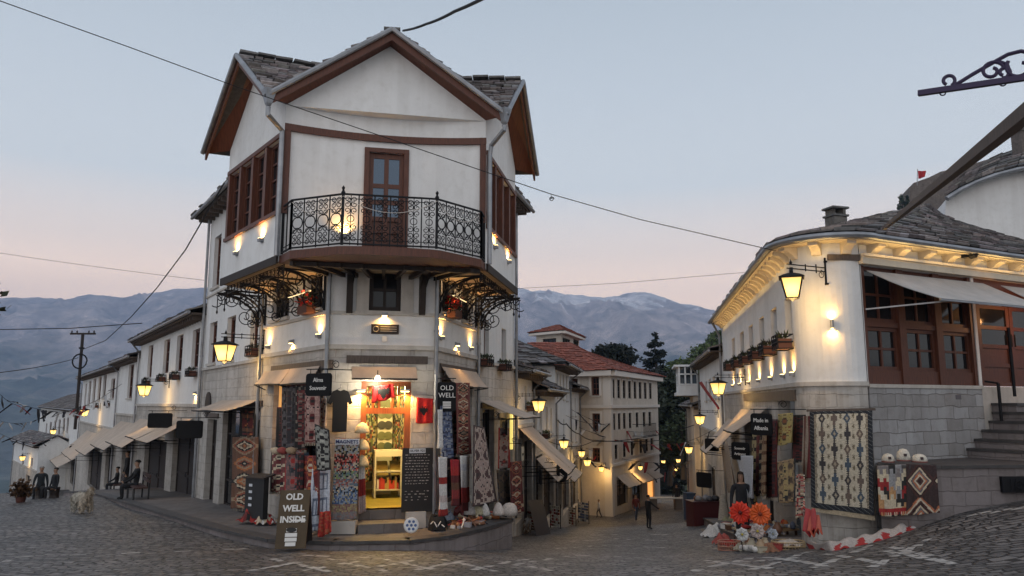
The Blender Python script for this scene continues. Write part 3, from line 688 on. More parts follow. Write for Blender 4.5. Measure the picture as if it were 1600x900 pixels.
def MBrail(name, cs, z0, z1):
    mb = MB(); h = z1 - z0
    for k, (a, b) in enumerate(zip(cs[:-1], cs[1:])):
        d = (b - a); L = d.length; d.normalize(); n = max(1, round(L / (.285 if k != 2 else .33))); w = L / n
        for z, r in ((z0 + .03, .03), (z1, .034), (z1 - .09, .014), (z0 + .12, .014)): mb.bar(a + Vz * z, b + Vz * z, r, r)
        for i in range(n + 1): p = a + d * (w * i); mb.bar(p + Vz * z0, p + Vz * z1, .024 if i % n else .045, .024 if i % n else .045)
        if k in (0, 4): continue
        for i in range(n):
            c = a + d * (w * (i + .5)); R = w * .40; R2 = w * .23
            if k != 2: mb.tube(scroll(c + Vz * (z0 + h * .52), d, Vz, R, R, 0, 1, 14)[:-1], .013, 4, closed=True)
            else: mb.bar(c + Vz * z0, c + Vz * z1, .014); mb.tube(scroll(c + Vz * (z0 + h * .52), d, Vz, R * .55, R * .55, 0, 1, 12)[:-1], .008, 4, closed=True)
            for sg in (-1, 1):
                for zc, tn in ((.80, 1), (.90, -1), (.24, -1), (.13, 1), (.68, -1), (.36, 1)):
                    q = c + d * (sg * w * .22) + Vz * (z0 + h * zc); mb.tube(scroll(q, d * sg, Vz * tn, R2 * .95, R2 * .25, math.pi * .5, 1.2, 12), (.010 if k != 2 else .0085), 4)
                if k != 2:
                    mb.bar(c + d * (sg * w * .02) + Vz * (z0 + h * .62), c + d * (sg * w * .45) + Vz * (z0 + h * .74), .014); mb.bar(c + d * (sg * w * .02) + Vz * (z0 + h * .42), c + d * (sg * w * .45) + Vz * (z0 + h * .30), .014)
    for c in cs[2:4]: mb.lathe(c + Vz * (z1 - .02), [(.03, 0), (.045, .05), (.02, .1), (.035, .15), (.0, .2)], 8); mb.bar(c + Vz * z0, c + Vz * z1, .05)
    return mb.build(name, M['iron'], HOUSE)
ZF, ZT, BC0, BC1, BC2, BC3 = balcony()
def brackets():
    # two curved timber brackets under the balcony
    for px in (546, 659):
        s = WF.s(px, 470); mb = MB(); pts = [(0.0, 4.98), (.10, 5.0), (.16, 5.25), (.2, 5.6), (.28, 5.9), (.55, 6.02), (.9, Zj - .02 - .22), (.9, ZF - .23), (0, ZF - .23)]
        pts = [(n, min(z, ZF - .225)) for n, z in pts]
        mb.prism([WF.pt(s - .07, z, n + .02) for n, z in pts], WF.t * .14); mb.build('timber_bracket', M['wood_dark'], HOUSE)
    # wrought iron scroll brackets that carry the overhang
    def one(W, s, ext, lab):
        mb = MB(); o = lambda n, z: W.pt(s, z, n); zt = Zj - .18; zb_ = Zs2 + .03; h = zt - zb_
        mb.bar(o(.03, zb_), o(.03, zt), .045); mb.bar(o(0, zt), o(ext, zt), .045)
        arcp = [o(.05 + (ext - .08) * (1 - math.cos(t * math.pi / 2)), zb_ + .05 + (h - .08) * math.sin(t * math.pi / 2)) for t in [i / 14 for i in range(15)]]
        mb.tube(arcp, .03, 5); arc2 = [o(.05 + (ext * .8) * (1 - math.cos(t * math.pi / 2)), zb_ + .3 + (h - .33) * math.sin(t * math.pi / 2)) for t in [i / 12 for i in range(13)]]; mb.tube(arc2, .018, 4)
        for n, z, r, a, tn in ((.33, .30, .26, 2.0, 1.6), (.30, .74, .22, .5, -1.6), (.68, .80, .2, 3, 1.5), (.92, .88, .12, 2, 1.5), (.18, .12, .13, 4, 1.4), (.16, .93, .1, 3, 1.4)):
            mb.tube(scroll(o(n * ext, zb_ + z * h), W.n, Vz, r, r * .15, a, tn, 22), .013, 4)
        mb.tube(scroll(o(ext + .02, zt - .22), W.n, Vz, .16, .16, math.pi * .5, .6, 10), .014, 4)
        mb.bar(o(ext - .02, zt - .05), o(ext - .02, zt - .45), .02); mb.lathe(o(ext - .02, zt - .58), [(.0, 0), (.03, .06), (.012, .13)], 6)
        mb.build('scroll_bracket', M['iron'], HOUSE)
    for W, ss in ((WL, [.05, .34, .66, .97]), (WR, [.06, .36, .68, .98])):
        for t in ss: one(W, W.L * t, 1.12, '')
    one(WL2, .5, 1.15, ''); one(WR2, .5, 1.15, '')
    # iron lattice strips hanging under the edge
    for W in (JL, JR):
        mb = MB(); L = W.L; n = int(L / .22)
        for z in (Zj - .2, Zj - .38): mb.bar(W.pt(0, z, -.12), W.pt(L, z, -.12), .014)
        for i in range(n):
            s = L * (i + .5) / n
            for sg in (-1, 1): mb.tube(scroll(W.pt(s, Zj - .29 + sg * .03, -.12), W.t, Vz, .06, .015, 0, 1.3 * sg, 12), .009, 4)
            mb.bar(W.pt(L * i / n, Zj - .2, -.12), W.pt(L * i / n, Zj - .38, -.12), .009)
        mb.bar(W.pt(L, Zj - .15, -.12), W.pt(L, Zj - .62, -.12), .016); mb.bar(W.pt(.02, Zj - .15, -.12), W.pt(.02, Zj - .62, -.12), .016)
        mb.build('iron_lattice', M['iron'], HOUSE)
    bd = MB()
    for W, V, in ((JL, WL), (JR, WR)):
        n = 13
        for i in range(n):
            a = W.L * i / n + .008; b = W.L * (i + 1) / n - .008; k = V.L / W.L
            q0, q1 = W.pt(a, 0, 0), W.pt(b, 0, 0); r0, r1 = V.pt(a * k, 0, -.1), V.pt(b * k, 0, -.1)
            bd.hexa([p + Vz * (Zj - .17) for p in (q0, q1, r1, r0)], [p + Vz * (Zj - .145) for p in (q0, q1, r1, r0)])
    for W in (WL, WR):      # warm strip lights under the overhang
        sl = MB(); sl.fbox(W, .35, .35 + W.L * .33, Zj - .615, Zj - .60, .30, .32); o = sub(sl.build('strip_light', M['strip'], HOUSE))
        for k in range(3):
            l = bpy.data.lights.new('strip_glow', 'AREA'); l.shape = 'RECTANGLE'; l.size = W.L / 3.2; l.size_y = .05; l.energy = 3.2; l.color = (1, .62, .28); ob = bpy.data.objects.new('strip_glow', l); C.objects.link(ob); ob.parent = HOUSE; ob.location = W.pt(W.L * (k + .5) / 3, Zj - .58, .32) - parent_origin(HOUSE); ob.rotation_euler = (Matrix((W.t, -W.n, -Vz)).transposed()).to_euler()
    q = [A, L0 - WF.n * .1, WF.pt(WF.L, 0, -.1), B]; bd.hexa([p + Vz * (Zj - .175) for p in q], [p + Vz * (Zj - .15) for p in q])
    bd.build('soffit_boards', M['boards'], HOUSE)
    for W in (JL, JR): tr = MB(); tr.fbox(W, -.02, W.L, Zj - .2, Zj - .02, .031, .075); tr.build('edge_trim', M['wood_dark'], HOUSE)
brackets()
# ------------------------------------------------------------------ kit: lights, awnings, textiles, signs
LAMP_SPOT = (1, .52, .14)
def spot(parent, loc, aim, energy, ang=80, col=LAMP_SPOT, blend=.6, r=.02):
    l = bpy.data.lights.new('lamp_light', 'SPOT'); l.energy = energy; l.spot_size = math.radians(ang); l.spot_blend = blend; l.color = col; l.shadow_soft_size = r
    o = bpy.data.objects.new('lamp_light', l); C.objects.link(o); o.parent = parent; o.location = loc
    o.rotation_euler = Vector((0, 0, -1)).rotation_difference(Vector(aim).normalized()).to_euler(); return o
def point(parent, loc, energy, col=LAMP_SPOT, r=.06):
    l = bpy.data.lights.new('bulb_light', 'POINT'); l.energy = energy; l.color = col; l.shadow_soft_size = r
    o = bpy.data.objects.new('bulb_light', l); C.objects.link(o); o.location = Vector(loc) - parent_origin(parent); o.parent = parent; return o
def make_sconce(kind):
    t = thing('wall_light', 'wall light', 'wall light'); b = MB()
    if kind == 'both':
        b.lathe((.09, 0, -.09), [(.035, 0), (.037, .01), (.037, .17), (.035, .18)], 10); b.box((.03, 0, 0), .06, .05, .06)
        lens = MB(); lens.lathe((.09, 0, .091), [(.03, 0), (.03, .006)], 10); lens.lathe((.09, 0, -.098), [(.03, 0), (.03, .006)], 10)
    else:
        b.box((.05, 0, 0), .10, .14, .07); b.box((.012, 0, 0), .02, .17, .11); lens = MB(); zz = .037 if kind == 'up' else -.043
        lens.box((.055, 0, zz + .003), .08, .11, .008)
    b.build('lamp_body', M['metal'], t, smooth=False); lens.build('lens', M['lamp_core'], t)
    if kind in ('up', 'both'): spot(t, (.075, 0, .06 if kind == 'up' else .11), (-.30, 0, 1), 46 if kind == 'up' else 22, 155, blend=1, r=.035)
    if kind in ('down', 'both'): spot(t, (.075, 0, -.06 if kind == 'down' else -.11), (-.30, 0, -1), 46 if kind == 'down' else 26, 155, blend=1, r=.035)
    return t
SC = {k: (make_sconce(k), [False]) for k in ('up', 'down', 'both')}
def sconce(W, px, py, kind, label, group, n=0):
    s, z = W.uv(px, py, n + .05); return place(SC[kind][0], SC[kind][1], W.pt(s, z, n), W.ang(), label, group)
def make_lantern():
    t = thing('street_lantern', 'lantern', 'street lamp'); b = MB(); X = 1.05
    for z in (.43, .52): b.bar((0, 0, z), (X + .12, 0, z), .022)
    b.bar((.02, 0, .15), (.02, 0, .75), .03); b.box((.015, 0, .15), .03, .12, .04); b.box((.015, 0, .66), .03, .1, .04); b.bar((.3, 0, .38), (.3, 0, .58), .02); b.bar((.62, 0, .4), (.62, 0, .56), .02)
    b.tube(scroll((.16, 0, .36), (1, 0, 0), Vz, .10, .03, math.pi * .5, 1.3, 14), .01, 4); b.lathe((X, 0, .52), [(.02, 0), (.035, .04), (.012, .08), (.0, .13)], 8)
    b.build('wall_bracket', M['iron'], t)
    c = MB(); c.lathe((X, 0, .23), [(.375, -.02), (.375, .0), (.25, .05), (.11, .09), (.06, .10), (.05, .22)], 4); c.build('lantern_cap', M['iron'], t)
    g = MB(); R = lambda r: [Vector((X + r * math.cos(math.pi / 2 * i), r * math.sin(math.pi / 2 * i), 0)) for i in range(4)]
    q0, q1 = R(.175), R(.31); g.hexa([p + Vz * -.22 for p in q0], [p + Vz * .205 for p in q1]); g.build('lantern_glass', M['lamp_glass'], t)
    f = MB()
    for a, k in zip(q0, q1): f.bar(a + Vz * -.23, k + Vz * .21, .022)
    for i in range(4): f.bar(q0[i] + Vz * -.23, q0[(i + 1) % 4] + Vz * -.23, .025); f.bar(q1[i] + Vz * .21, q1[(i + 1) % 4] + Vz * .21, .022)
    f.lathe((X, 0, -.30), [(.0, 0), (.05, .03), (.10, .06), (.16, .075)], 4)
    f.build('lantern_frame', M['iron'], t); point(t, (X - .0, 0, -.36), 46, (1, .6, .2), .12)
    return t
LN = (make_lantern(), [False])
def lantern(W, px, py, label, group, n=1.05, rot=0, sc=.95):
    s, z = W.uv(px, py, n); return place(*LN, W.pt(s, z, 0), W.ang() + rot, label, group, sc)
def awning(W, px0, px1, yt, yb, proj, label, group=None, col='canvas', val=.0, split=1, arms=True, s=None, zt=None, zb=None, sag=.03):
    pm = (px0 + px1) / 2; zt = zt if zt is not None else W.z(pm, yt, .05); s0, s1 = s if s else sorted((W.s(px0, yt, .05), W.s(px1, yt, .05)))
    if zb is None:
        q = W.pt((s0 + s1) / 2, zt - .4, proj); zb = H + ray(px_of(q), yb)[1] * q.y
    t = thing('awning', label, 'awning', W.pt((s0 + s1) / 2, zt, 0), group); cv = MB(); fr = MB(); rnd = random.Random(int(pm))
    for k in range(split):
        a, b = s0 + (s1 - s0) * k / split + .015 * (k > 0), s0 + (s1 - s0) * (k + 1) / split - .015 * (k < split - 1); d = rnd.uniform(-.04, .04)
        fn = lambda u, v, o=0: W.pt(a + (b - a) * u, zt + (zb - zt) * v - sag * 4 * v * (1 - v) - sag * .5 * math.sin(u * 9 + k) * v + o + d * v, .06 + (proj - .06) * v)
        cv.grid(lambda u, v: fn(u, v), 8, 6); cv.grid(lambda u, v: fn(u, v, -.012), 8, 6)
        if val: cv.grid(lambda u, v: fn(u, 1) - Vz * (val * v) + W.n * .01 * math.sin(u * 25), 16, 1); 
        fr.bar(fn(0, 1, -.02), fn(1, 1, -.02), .035)
        if arms:
            for u in (0.03, .97): p = fn(u, 1, -.03); q = W.pt(a + (b - a) * u, zb - .1, .02); fr.bar(q, p, .022); 
    cv.build('canopy', M[col], t, smooth=True, fix=False); fr.build('awning_frame', M['iron'], t)
    return t
# ---- textiles
CR, RD, DR, BK, OR_, BR, BL, GY, WH, TN = (.55, .46, .33), (.34, .03, .025), (.13, .02, .02), (.016, .014, .014), (.46, .15, .045), (.15, .07, .04), (.06, .09, .2), (.2, .19, .19), (.72, .70, .68), (.34, .24, .15)
def pt_diamond(cols, nx=1, ny=4, steps=5, bg=None, border=None, bw=.08):
    def f(u, v, i, j):
        if border and (u < bw or u > 1 - bw): return border
        x = abs(((u * nx) % 1) * 2 - 1); y = abs(((v * ny) % 1) * 2 - 1); d = (x + y) / 1.0; k = int(d * steps / 1.15)
        row = int(v * ny); c = cols[(k + row * 2) % len(cols)] if d < 1.15 else (bg or cols[0]); return c
    return f
def pt_carpet(field, acc, acc2, border, nx=2, ny=5, bw=.14, seed=0):
    rnd = random.Random(seed); H_ = {}
    def f(u, v, i, j):
        e = min(u, 1 - u) / bw; ev = min(v, 1 - v) / (bw * .45)
        if min(e, ev) < 1:
            m = min(e, ev)
            if m < .2: return acc2
            return acc if (int(i / 2) + int(j / 2)) % 3 == 0 and m > .3 else border
        x = (u * nx) % 1; y = (v * ny) % 1; d = abs(x - .5) + abs(y - .5)
        if d < .14: return acc2
        if d < .3: return acc
        if d < .38: return border
        h = H_.setdefault((i // 1, j // 1), rnd.random()); return acc2 if h > .88 else (border if h < .10 else field)
    return f
def pt_random(cols, seed=0, cell=1, rows=None):
    rnd = random.Random(seed); H_ = {}
    def f(u, v, i, j):
        k = (i // cell, j // cell)
        if k not in H_: H_[k] = rnd.choice(cols) if not rows else rnd.choice(rows[int(v * len(rows)) % len(rows)])
        c = H_[k]; return c
    return f
def pt_stripes(cols, n, horizontal=False):
    return lambda u, v, i, j: cols[int((v if horizontal else u) * n) % len(cols)]
def cloth(name, label, cat, q, pat, nu=20, nv=40, group=None, wav=.03, thick=.014, wn=3, parent=None, fold=None, seed=0, fringe=None):
    "q: four corners tl tr br bl; a hanging cloth with folds, solid thickness"
    tl, tr, br, bl = map(Vector, q); N = (tr - tl).cross(bl - tl).normalized(); N = -N if N.dot(Vector((0, 0, H)) - tl) < 0 else N
    mb = MB(); ph = seed * 1.7
    def fn(u, v):
        p = tl.lerp(tr, u).lerp(bl.lerp(br, u), v); a = wav * (.35 + .65 * v)
        return p + N * (a * math.sin(u * wn * 6.28 + ph + v * .8) + a * .4 * math.sin(u * wn * 14 + ph * 2 + v * 3)) - Vz * (.012 * math.sin(u * 5 + ph) * v)
    mb.grid(fn, nu, nv, pat); o = mb.build(name, M['cloth'], parent, smooth=True, fix=False)
    md = o.modifiers.new('Solidify', 'SOLIDIFY'); md.thickness = thick; md.offset = 0
    return tag(o, label, cat, group) if not parent else o
def on(W, *cs):
    "pixel corners (px, py, off) on a wall"
    out = []
    for px, py, off in cs: s, z = W.uv(px, py, off); out.append(W.pt(s, z, off))
    return out
def rug(W, px0, px1, py0, py1, pat, label, off=.06, nu=20, nv=40, cat='rug', name='hanging_rug', group='rugs hung out for sale', **k):
    k.setdefault('wav', .042)
    o = cloth(name, label, cat, on(W, (px0, py0, off), (px1, py0, off), (px1, py1, off), (px0, py1, off)), pat, nu, nv, group, **k)
    if cat == 'rug':
        q = on(W, (px0, py1, off), (px1, py1, off)); f = MB()
        for i in range(26): p = q[0].lerp(q[1], (i + .5) / 26) + Vz * .01; f.bar(p, p + Vector((0, 0, -.07)) + W.n * .01 * (i % 3), .010, .008, col=(.4, .34, .27), m=0)
        f.build('fringe', M['cloth'], o)
    return o
def eagle(o, X, Y, N, sc, m, parent):
    "double headed eagle as on the flags"
    half = [(0, -.46), (.05, -.36), (.10, -.42), (.10, -.30), (.2, -.30), (.13, -.22), (.24, -.16), (.16, -.10), (.36, -.16), (.30, -.05), (.42, -.04), (.33, .06), (.46, .10), (.34, .16), (.44, .24), (.30, .24), (.34, .36), (.22, .26), (.16, .2), (.12, .30), (.16, .36), (.24, .36), (.15, .44), (.06, .40), (.03, .28), (0, .22)]
    poly = [(x, y) for x, y in half] + [(-x, y) for x, y in reversed(half[1:-1])]; mb = MB()
    mb.prism([Vector(o) + Vector(X) * (x * sc) + Vector(Y) * (y * sc) + Vector(N) * .012 for x, y in poly], Vector(N) * .006); return mb.build('eagle_emblem', m, parent)
def board_sign(name, label, cat, W, px, py, w, h, off, lines, size, rot=0, face='black', group=None, hang=True, tcol=None, roundness=0):
    "a hanging shop sign facing the camera side: W.n turned by rot"
    s, z = W.uv(px, py, off); c = W.pt(s, z, off); n = Matrix.Rotation(rot, 3, 'Z') @ W.n; x = Vector((-n.y, n.x, 0))
    if x.dot(Vector((1, 0, 0))) < 0: x = -x
    t = thing(name, label, cat, c, group); b = MB(); d = n * .02
    hw, hh = w / 2, h / 2; r = .12 * min(w, h); pl = []
    for cx, cz, a0 in ((hw - r, hh - r, 0), (-hw + r, hh - r, 90), (-hw + r, -hh + r, 180), (hw - r, -hh + r, 270)):
        for k in range(4): a = math.radians(a0 + k * 30); pl.append(c + x * (cx + r * math.cos(a)) + Vz * (cz + r * math.sin(a)) - d)
    b.prism(pl, d * 2); b.build('sign_board', mat('sign_' + face, {'black': (.007, .007, .008), 'cream': (.5, .48, .40), 'brown': (.05, .03, .02), 'green': (.3, .36, .2)}[face], .7, spec=.2), t)
    fr = MB(); k = [p + (p - c + d) * .03 for p in pl]; fr.tube([p + d for p in k], .012, 5, closed=True)
    if hang:
        wp = c - W.n * off if hang == 'wall' else c
        for e in (-.35, .35): fr.bar(c + x * (w * e) + Vz * hh, c + x * (w * e) + Vz * (hh + .1), .012)
        top = c + Vz * (hh + .1); a = top - x * (w * .5) - (n * .0); q = W.pt(s, z + hh + .1, 0)
        fr.bar(top - x * (w * .52), top + x * (w * .52), .02); fr.bar(q, top, .02); fr.tube(scroll(q.lerp(top, .5) + Vz * .1, (top - q).normalized(), Vz, .09, .03, 0, 1.3, 12), .008, 4)
    fr.build('sign_frame', M['iron'], t)
    if lines:
        m = tcol or mat('sign_white', (.75, .73, .70), .6)
        for i, (tx, yo, sz) in enumerate(lines): text(tx, sz, c + d + n * .004 + Vz * yo, x, m, t)
    return t, c, x, n
# ------------------------------------------------------------------ pavement in front of the corner house
def pavement():
    out = [(100, 768, -1.6), (140, 768, -.62), (200, 785, -.16), (250, 800, .0), (345, 827, .2), (420, 842, .30), (520, 846, .30), (640, 844, .30), (700, 837, .30), (750, 826, .30), (800, 811, .30)]
    O = [G(*q) for q in out]; O.append(O[-1] + Vector((-.9, 1.5, 0)))
    segs = [(WL2, -1), (WL, -1), (WF, 1), (WR, 1), (WR2, 1)]; poly = [WL2.pt(60, 0), L1, L0, R0, R1, R2]
    def near(p):
        best = None
        for a, b in zip(poly[:-1], poly[1:]):
            d = b - a; t = max(0, min(1, (xy(p) - a).dot(d) / d.length_squared)); q = a + d * t; e = (q - xy(p)).length
            if best is None or e < best[0]: best = (e, q)
        return best[1]
    pts = []
    for a, b in zip(O[:-1], O[1:]):
        n = max(2, int((b - a).length / .6)); pts += [a.lerp(b, i / n) for i in range(n)]
    pts.append(O[-1]); top = MB(); ke = MB(); no = MB()
    I = [near(p) for p in pts]
    for k, (p, q) in enumerate(zip(pts[:-1], pts[1:])):
        i0, i1 = I[k] - (pts[k] - I[k]).normalized() * .3, I[k + 1] - (pts[k + 1] - I[k + 1]).normalized() * .3
        a, b = Vector((i0.x, i0.y, p.z)), Vector((i1.x, i1.y, q.z)); top.quad(p, q, b, a)
        d = (q - p); nn = Vector((-d.y, d.x, 0)).normalized(); nn = nn if nn.dot(xy(p) - I[k]) > 0 else -nn
        ke.quad(p - Vz * .05, q - Vz * .05, q - Vz * 1.3, p - Vz * 1.3)
        no.hexa([p - nn * .3 - Vz * .055, q - nn * .3 - Vz * .055, q + nn * .04 - Vz * .055, p + nn * .04 - Vz * .055], [p - nn * .3 + Vz * .006, q - nn * .3 + Vz * .006, q + nn * .04 + Vz * .006, p + nn * .04 + Vz * .006])
    e = pts[-1]; i = I[-1]; ke.quad(e - Vz * .05, Vector((i.x, i.y, e.z - .05)), Vector((i.x, i.y, e.z - 1.6)), e - Vz * 1.6)
    struct(top.build('pavement', M['flag'])); struct(ke.build('kerb', M['plinth'])); struct(no.build('kerb_edge', M['darkstone']))
pavement()
def shop_interior():
    a, b, z0, z1 = doorF; z0 = floorZ; P_ = lambda s, n, z: WF.pt(s, z, n)
    rm = MB(); l, r, d, h = -.15, WF.L + .1, -4.2, 3.2
    rm.quad(P_(l, -.27, z0), P_(r, -.27, z0), P_(r, d, z0), P_(l, d, z0), m=1)
    for q in (((l, -.27), (l, d)), ((l, d), (r, d)), ((r, d), (r, -.27))): rm.quad(P_(*q[0], z0), P_(*q[1], z0), P_(*q[1], z0 + h), P_(*q[0], z0 + h))
    rm.quad(P_(l, -.27, z0 + h), P_(r, -.27, z0 + h), P_(r, d, z0 + h), P_(l, d, z0 + h))
    rm.build('shop_room', [mat('shop_wall', (.45, .40, .28), .8), mat('yellow_floor', (.44, .36, .07), .35, build=b_noise(3, .3, .1))], HOUSE)
    st = MB(); st.fbox(WF, a - .03, b + .03, .02, .49, -.02, .62); st.fbox(WF, a + .02, b - .02, .02, z0, -.3, .03); st.build('entrance_step', M['flag'], HOUSE)
    # door frame with its transom
    zt = WF.z(600, 643); f = MB()
    for x0, x1 in ((a + .003, a + .13), (b - .13, b - .003)): f.fbox(WF, x0, x1, z0, z1 - .003, -.2, -.06)
    f.fbox(WF, a + .13, b - .13, zt - .05, zt + .08, -.2, -.055); f.fbox(WF, a + .13, b - .13, z1 - .1, z1 - .003, -.2, -.06)
    for k in (1, 2, 4, 5): x = a + .13 + (b - a - .26) * k / 6; f.fbox(WF, x - .025, x + .025, zt + .08, z1 - .1, -.18, -.09)
    f.fbox(WF, a + .13, b - .13, zt + .34, zt + .38, -.17, -.1)
    fr = sub(f.build('shop_door_frame', M['wood_warm'], HOUSE))
    # shelves and racks inside
    t = thing('display_rack', 'white metal display rack with trays inside the lit souvenir shop', 'rack', P_(1.25, -2.2, z0)); m = MB(); s0, s1 = WF.s(586, 740) + .05, WF.s(625, 740) + .35; n0, n1 = -2.5, -2.0
    s0, s1 = WF.s(585, 740, n1), WF.s(628, 740, n1)
    for x in (s0, s1 - .04):
        for n in (n0, n1 - .03): m.fbox(WF, x, x + .04, z0, z0 + 1.15, n, n + .03)
    for z in (.18, .62, 1.12): m.fbox(WF, s0 + .003, s1 - .003, z0 + z, z0 + z + .03, n0 + .003, n1 - .003)
    m.fbox(WF, s0, s1, z0 + 1.0, z0 + 1.12, n1 - .02, n1 + .005); m.build('rack_frame', mat('white_rack', (.7, .68, .55), .5), t)
    for k in range(2):
        q = MB(); x = s0 + .06 + k * (s1 - s0) * .5; w = (s1 - s0) * .42
        q.hexa([P_(x, n1, z0 + .55), P_(x + w, n1, z0 + .55), P_(x + w, n0 + .1, z0 + .84), P_(x, n0 + .1, z0 + .84)], [P_(x, n1, z0 + .58), P_(x + w, n1, z0 + .58), P_(x + w, n0 + .1, z0 + .87), P_(x, n0 + .1, z0 + .87)]); q.build('tray', mat('brown_tray', (.25, .2, .06), .6), t)
    q = MB(); rnd = random.Random(5)
    for k in range(11): x = s0 + .07 + k * (s1 - s0 - .14) / 11; h2 = rnd.uniform(.12, .3); q.fbox(WF, x, x + (s1 - s0) / 14, z0 + .213, z0 + .213 + h2, n1 - .2, n1 - .05, rnd.choice((RD, (.5, .05, .03), WH, (.4, .3, .1))))
    q.build('stacked_boxes', M['paint'], t)
    bd = MB(); s0, s1 = WF.s(590, 680, -2.8), WF.s(613, 680, -2.8); bd.fbox(WF, s0, s1, z0, z0 + 2.5, -2.9, -2.85); t = thing('plate_panel', 'pale panel of hanging round plates inside the souvenir shop', 'display panel', P_(s0, -2.8, z0)); bd.build('panel_board', mat('panel_cream', (.6, .57, .42), .7), t)
    for j in range(5):
        for i in range(2): q = MB(); q.lathe(P_(s0 + (s1 - s0) * (.28 + .44 * i), -2.85, z0 + 1.2 + j * .27), [(.03, 0), (.10, .015), (.11, .03)], 12, rnd.choice(((.03, .03, .025), (.12, .13, .05), (.25, .2, .08), (.05, .08, .05))), WF.n); q.build('plate', M['paint'], t)
    pal = [(.02, .02, .02), (.3, .05, .03), (.35, .28, .1), (.08, .1, .12), (.12, .16, .06), (.45, .4, .25), (.05, .04, .03)]
    for nm, lb, c in (('magnet_wall', 'wall of small souvenirs seen left inside the lit doorway', [P_(l + .25, -.6, z0 + 2.7), P_(WF.s(588, 700, -2.8), -2.8, z0 + 2.7), P_(WF.s(588, 700, -2.8), -2.8, z0 + .35), P_(l + .25, -.6, z0 + .35)]),
                      ('souvenir_wall', 'dark wall of small goods seen right inside the lit doorway', [P_(WF.s(614, 700, -2.8), -2.8, z0 + 2.7), P_(r - .2, -.8, z0 + 2.7), P_(r - .2, -.8, z0 + .35), P_(WF.s(614, 700, -2.8), -2.8, z0 + .35)])):
        cloth(nm, lb, 'display', c, pt_random(pal, 3), 34, 46, wav=.01)
    L = point(HOUSE, P_((a + b) / 2 + .2, -1.3, z0 + 2.6), 200, (1, .74, .28), .2); L = point(HOUSE, P_((a + b) / 2, -.5, z0 + 2.45), 45, (1, .55, .16), .1)
    # door lamps
    for px, py, lb in ((564, 611, 'small lit lamp above the left door jamb of the souvenir shop'), (633, 611, 'small lit lamp above the right door jamb of the souvenir shop')):
        s, z = WF.uv(px, py, .1); t = thing('door_lamp', lb, 'wall light', WF.pt(s, z, 0), 'lamps over the shop door'); q = MB(); q.fbox(WF, s - .1, s + .1, z, z + .04, .0, .16); q.build('lamp_body', M['metal'], t)
        q = MB(); q.fbox(WF, s - .085, s + .085, z - .02, z - .003, .03, .14); q.build('lens', M['lamp_core'], t); o = spot(t, Vector(WF.n) * .09 - Vz * .05, (-WF.n.x * .15, -WF.n.y * .15, -1), 110, 150)
    s, z = WF.uv(590, 593, .35); t = thing('ceiling_bulb', 'bright white bulb hanging under the shop awning', 'lamp', WF.pt(s, z, .35)); q = MB(); q.lathe(WF.pt(s, z - .05, .35), [(.0, 0), (.05, .03), (.065, .07), (.04, .12), (.025, .14)], 10); q.build('bulb', M['white_led'], t)
    q = MB(); q.bar(WF.pt(s, z + .09, .35), WF.pt(s, z + .2, .35), .015); q.build('cord', M['iron'], t); point(t, WF.pt(s, z - .1, .4), 45, (1, .85, .6))
shop_interior()
def side_shops():
    # dim shop windows behind the carpets at both sides of the shop
    for W, ops, wm in ((WL, [opL], 'wood'), (WR, [opR], 'wood_dark'), (WL2, opL2[:1], 'wood_dark'), (WR2, opR2[:1], 'wood_dark')):
        for r in ops: window(HOUSE, W, (r[0] + .003, r[1] - .003, max(r[2], -.5) + .003, r[3] - .003), -.22, 3, 4, .1, .05, fm=M[wm], name='shop_window')
    door(HOUSE, WL2, opL2[1], -.22, 1); door(HOUSE, WR2, opR2[1], -.22, 2, glass=1)
    r = opL2[0]; q = MB(); s = WL2.s(326, 632); z = WL2.z(326, 632); q.lathe(WL2.pt(s, z, .0), [(.42, 0), (.42, .04), (.3, .05)], 16, axis=WL2.n); q.build('round_vent', M['wood_dark'], HOUSE)
side_shops()
G1 = 'wall lights of the corner house'
def wall_lights():
    Wa = Wall(arc(.22), arc(.42))
    for W, px, py, k, lb in ((JL, 368, 396, 'up', 'small wall light glowing upward under the left upper windows, the far one'), (JL, 407, 375, 'up', 'small wall light glowing upward under the left upper windows, nearer the corner downpipe'),
        (JR, 775, 386, 'up', 'small wall light glowing upward under the right upper windows, nearer the balcony'), (JR, 796, 409, 'up', 'small wall light glowing upward at the far end of the right upper wall'),
        (Wa, 537, 368, 'up', 'wall light glowing behind the balcony railing left of the balcony door'), (WL, 418, 542, 'up', 'wall light glowing upward at the far left of the lower left wall'), (WL, 455, 534, 'down', 'wall light shining down in the middle of the lower left wall'),
        (WL, 497, 525, 'up', 'wall light glowing upward beside the left front downpipe'), (WF, 601, 491, 'down', 'bright wall light above the dark carved plaque'), (WR, 691, 528, 'up', 'wall light glowing upward beside the right front downpipe'),
        (WR, 715, 538, 'down', 'wall light shining down in the middle of the lower right wall'), (WR, 737, 545, 'up', 'wall light glowing upward at the far end of the lower right wall')):
        sconce(W, px, py, k, lb, G1)
    lantern(WL2, 348, 551, 'large lit wall lantern on the left side wing of the corner house', 'street lanterns of the left street', rot=.0)
wall_lights()
G2 = 'awnings of the corner house'
awning(WF, 549, 650, 573, 592, .34, 'beige awning pulled halfway down over the lit souvenir shop door', G2, arms=False, sag=.0)
awning(WL, 414, 500, 576, 601, .30, 'beige two-part awning over the left carpet window of the corner house', G2, split=2)
awning(WR, 690, 744, 577, 602, .38, 'beige two-part awning over the right carpet window of the corner house', G2, split=2)
awning(WL2, 404, 346, 625, 640, .9, 'dusty awning over the diamond rug on the left wing', G2)
awning(WR2, 752, 785, 626, 650, 1.3, 'steep beige awning on the right wing of the corner house', G2, s=(.3, 2.5))
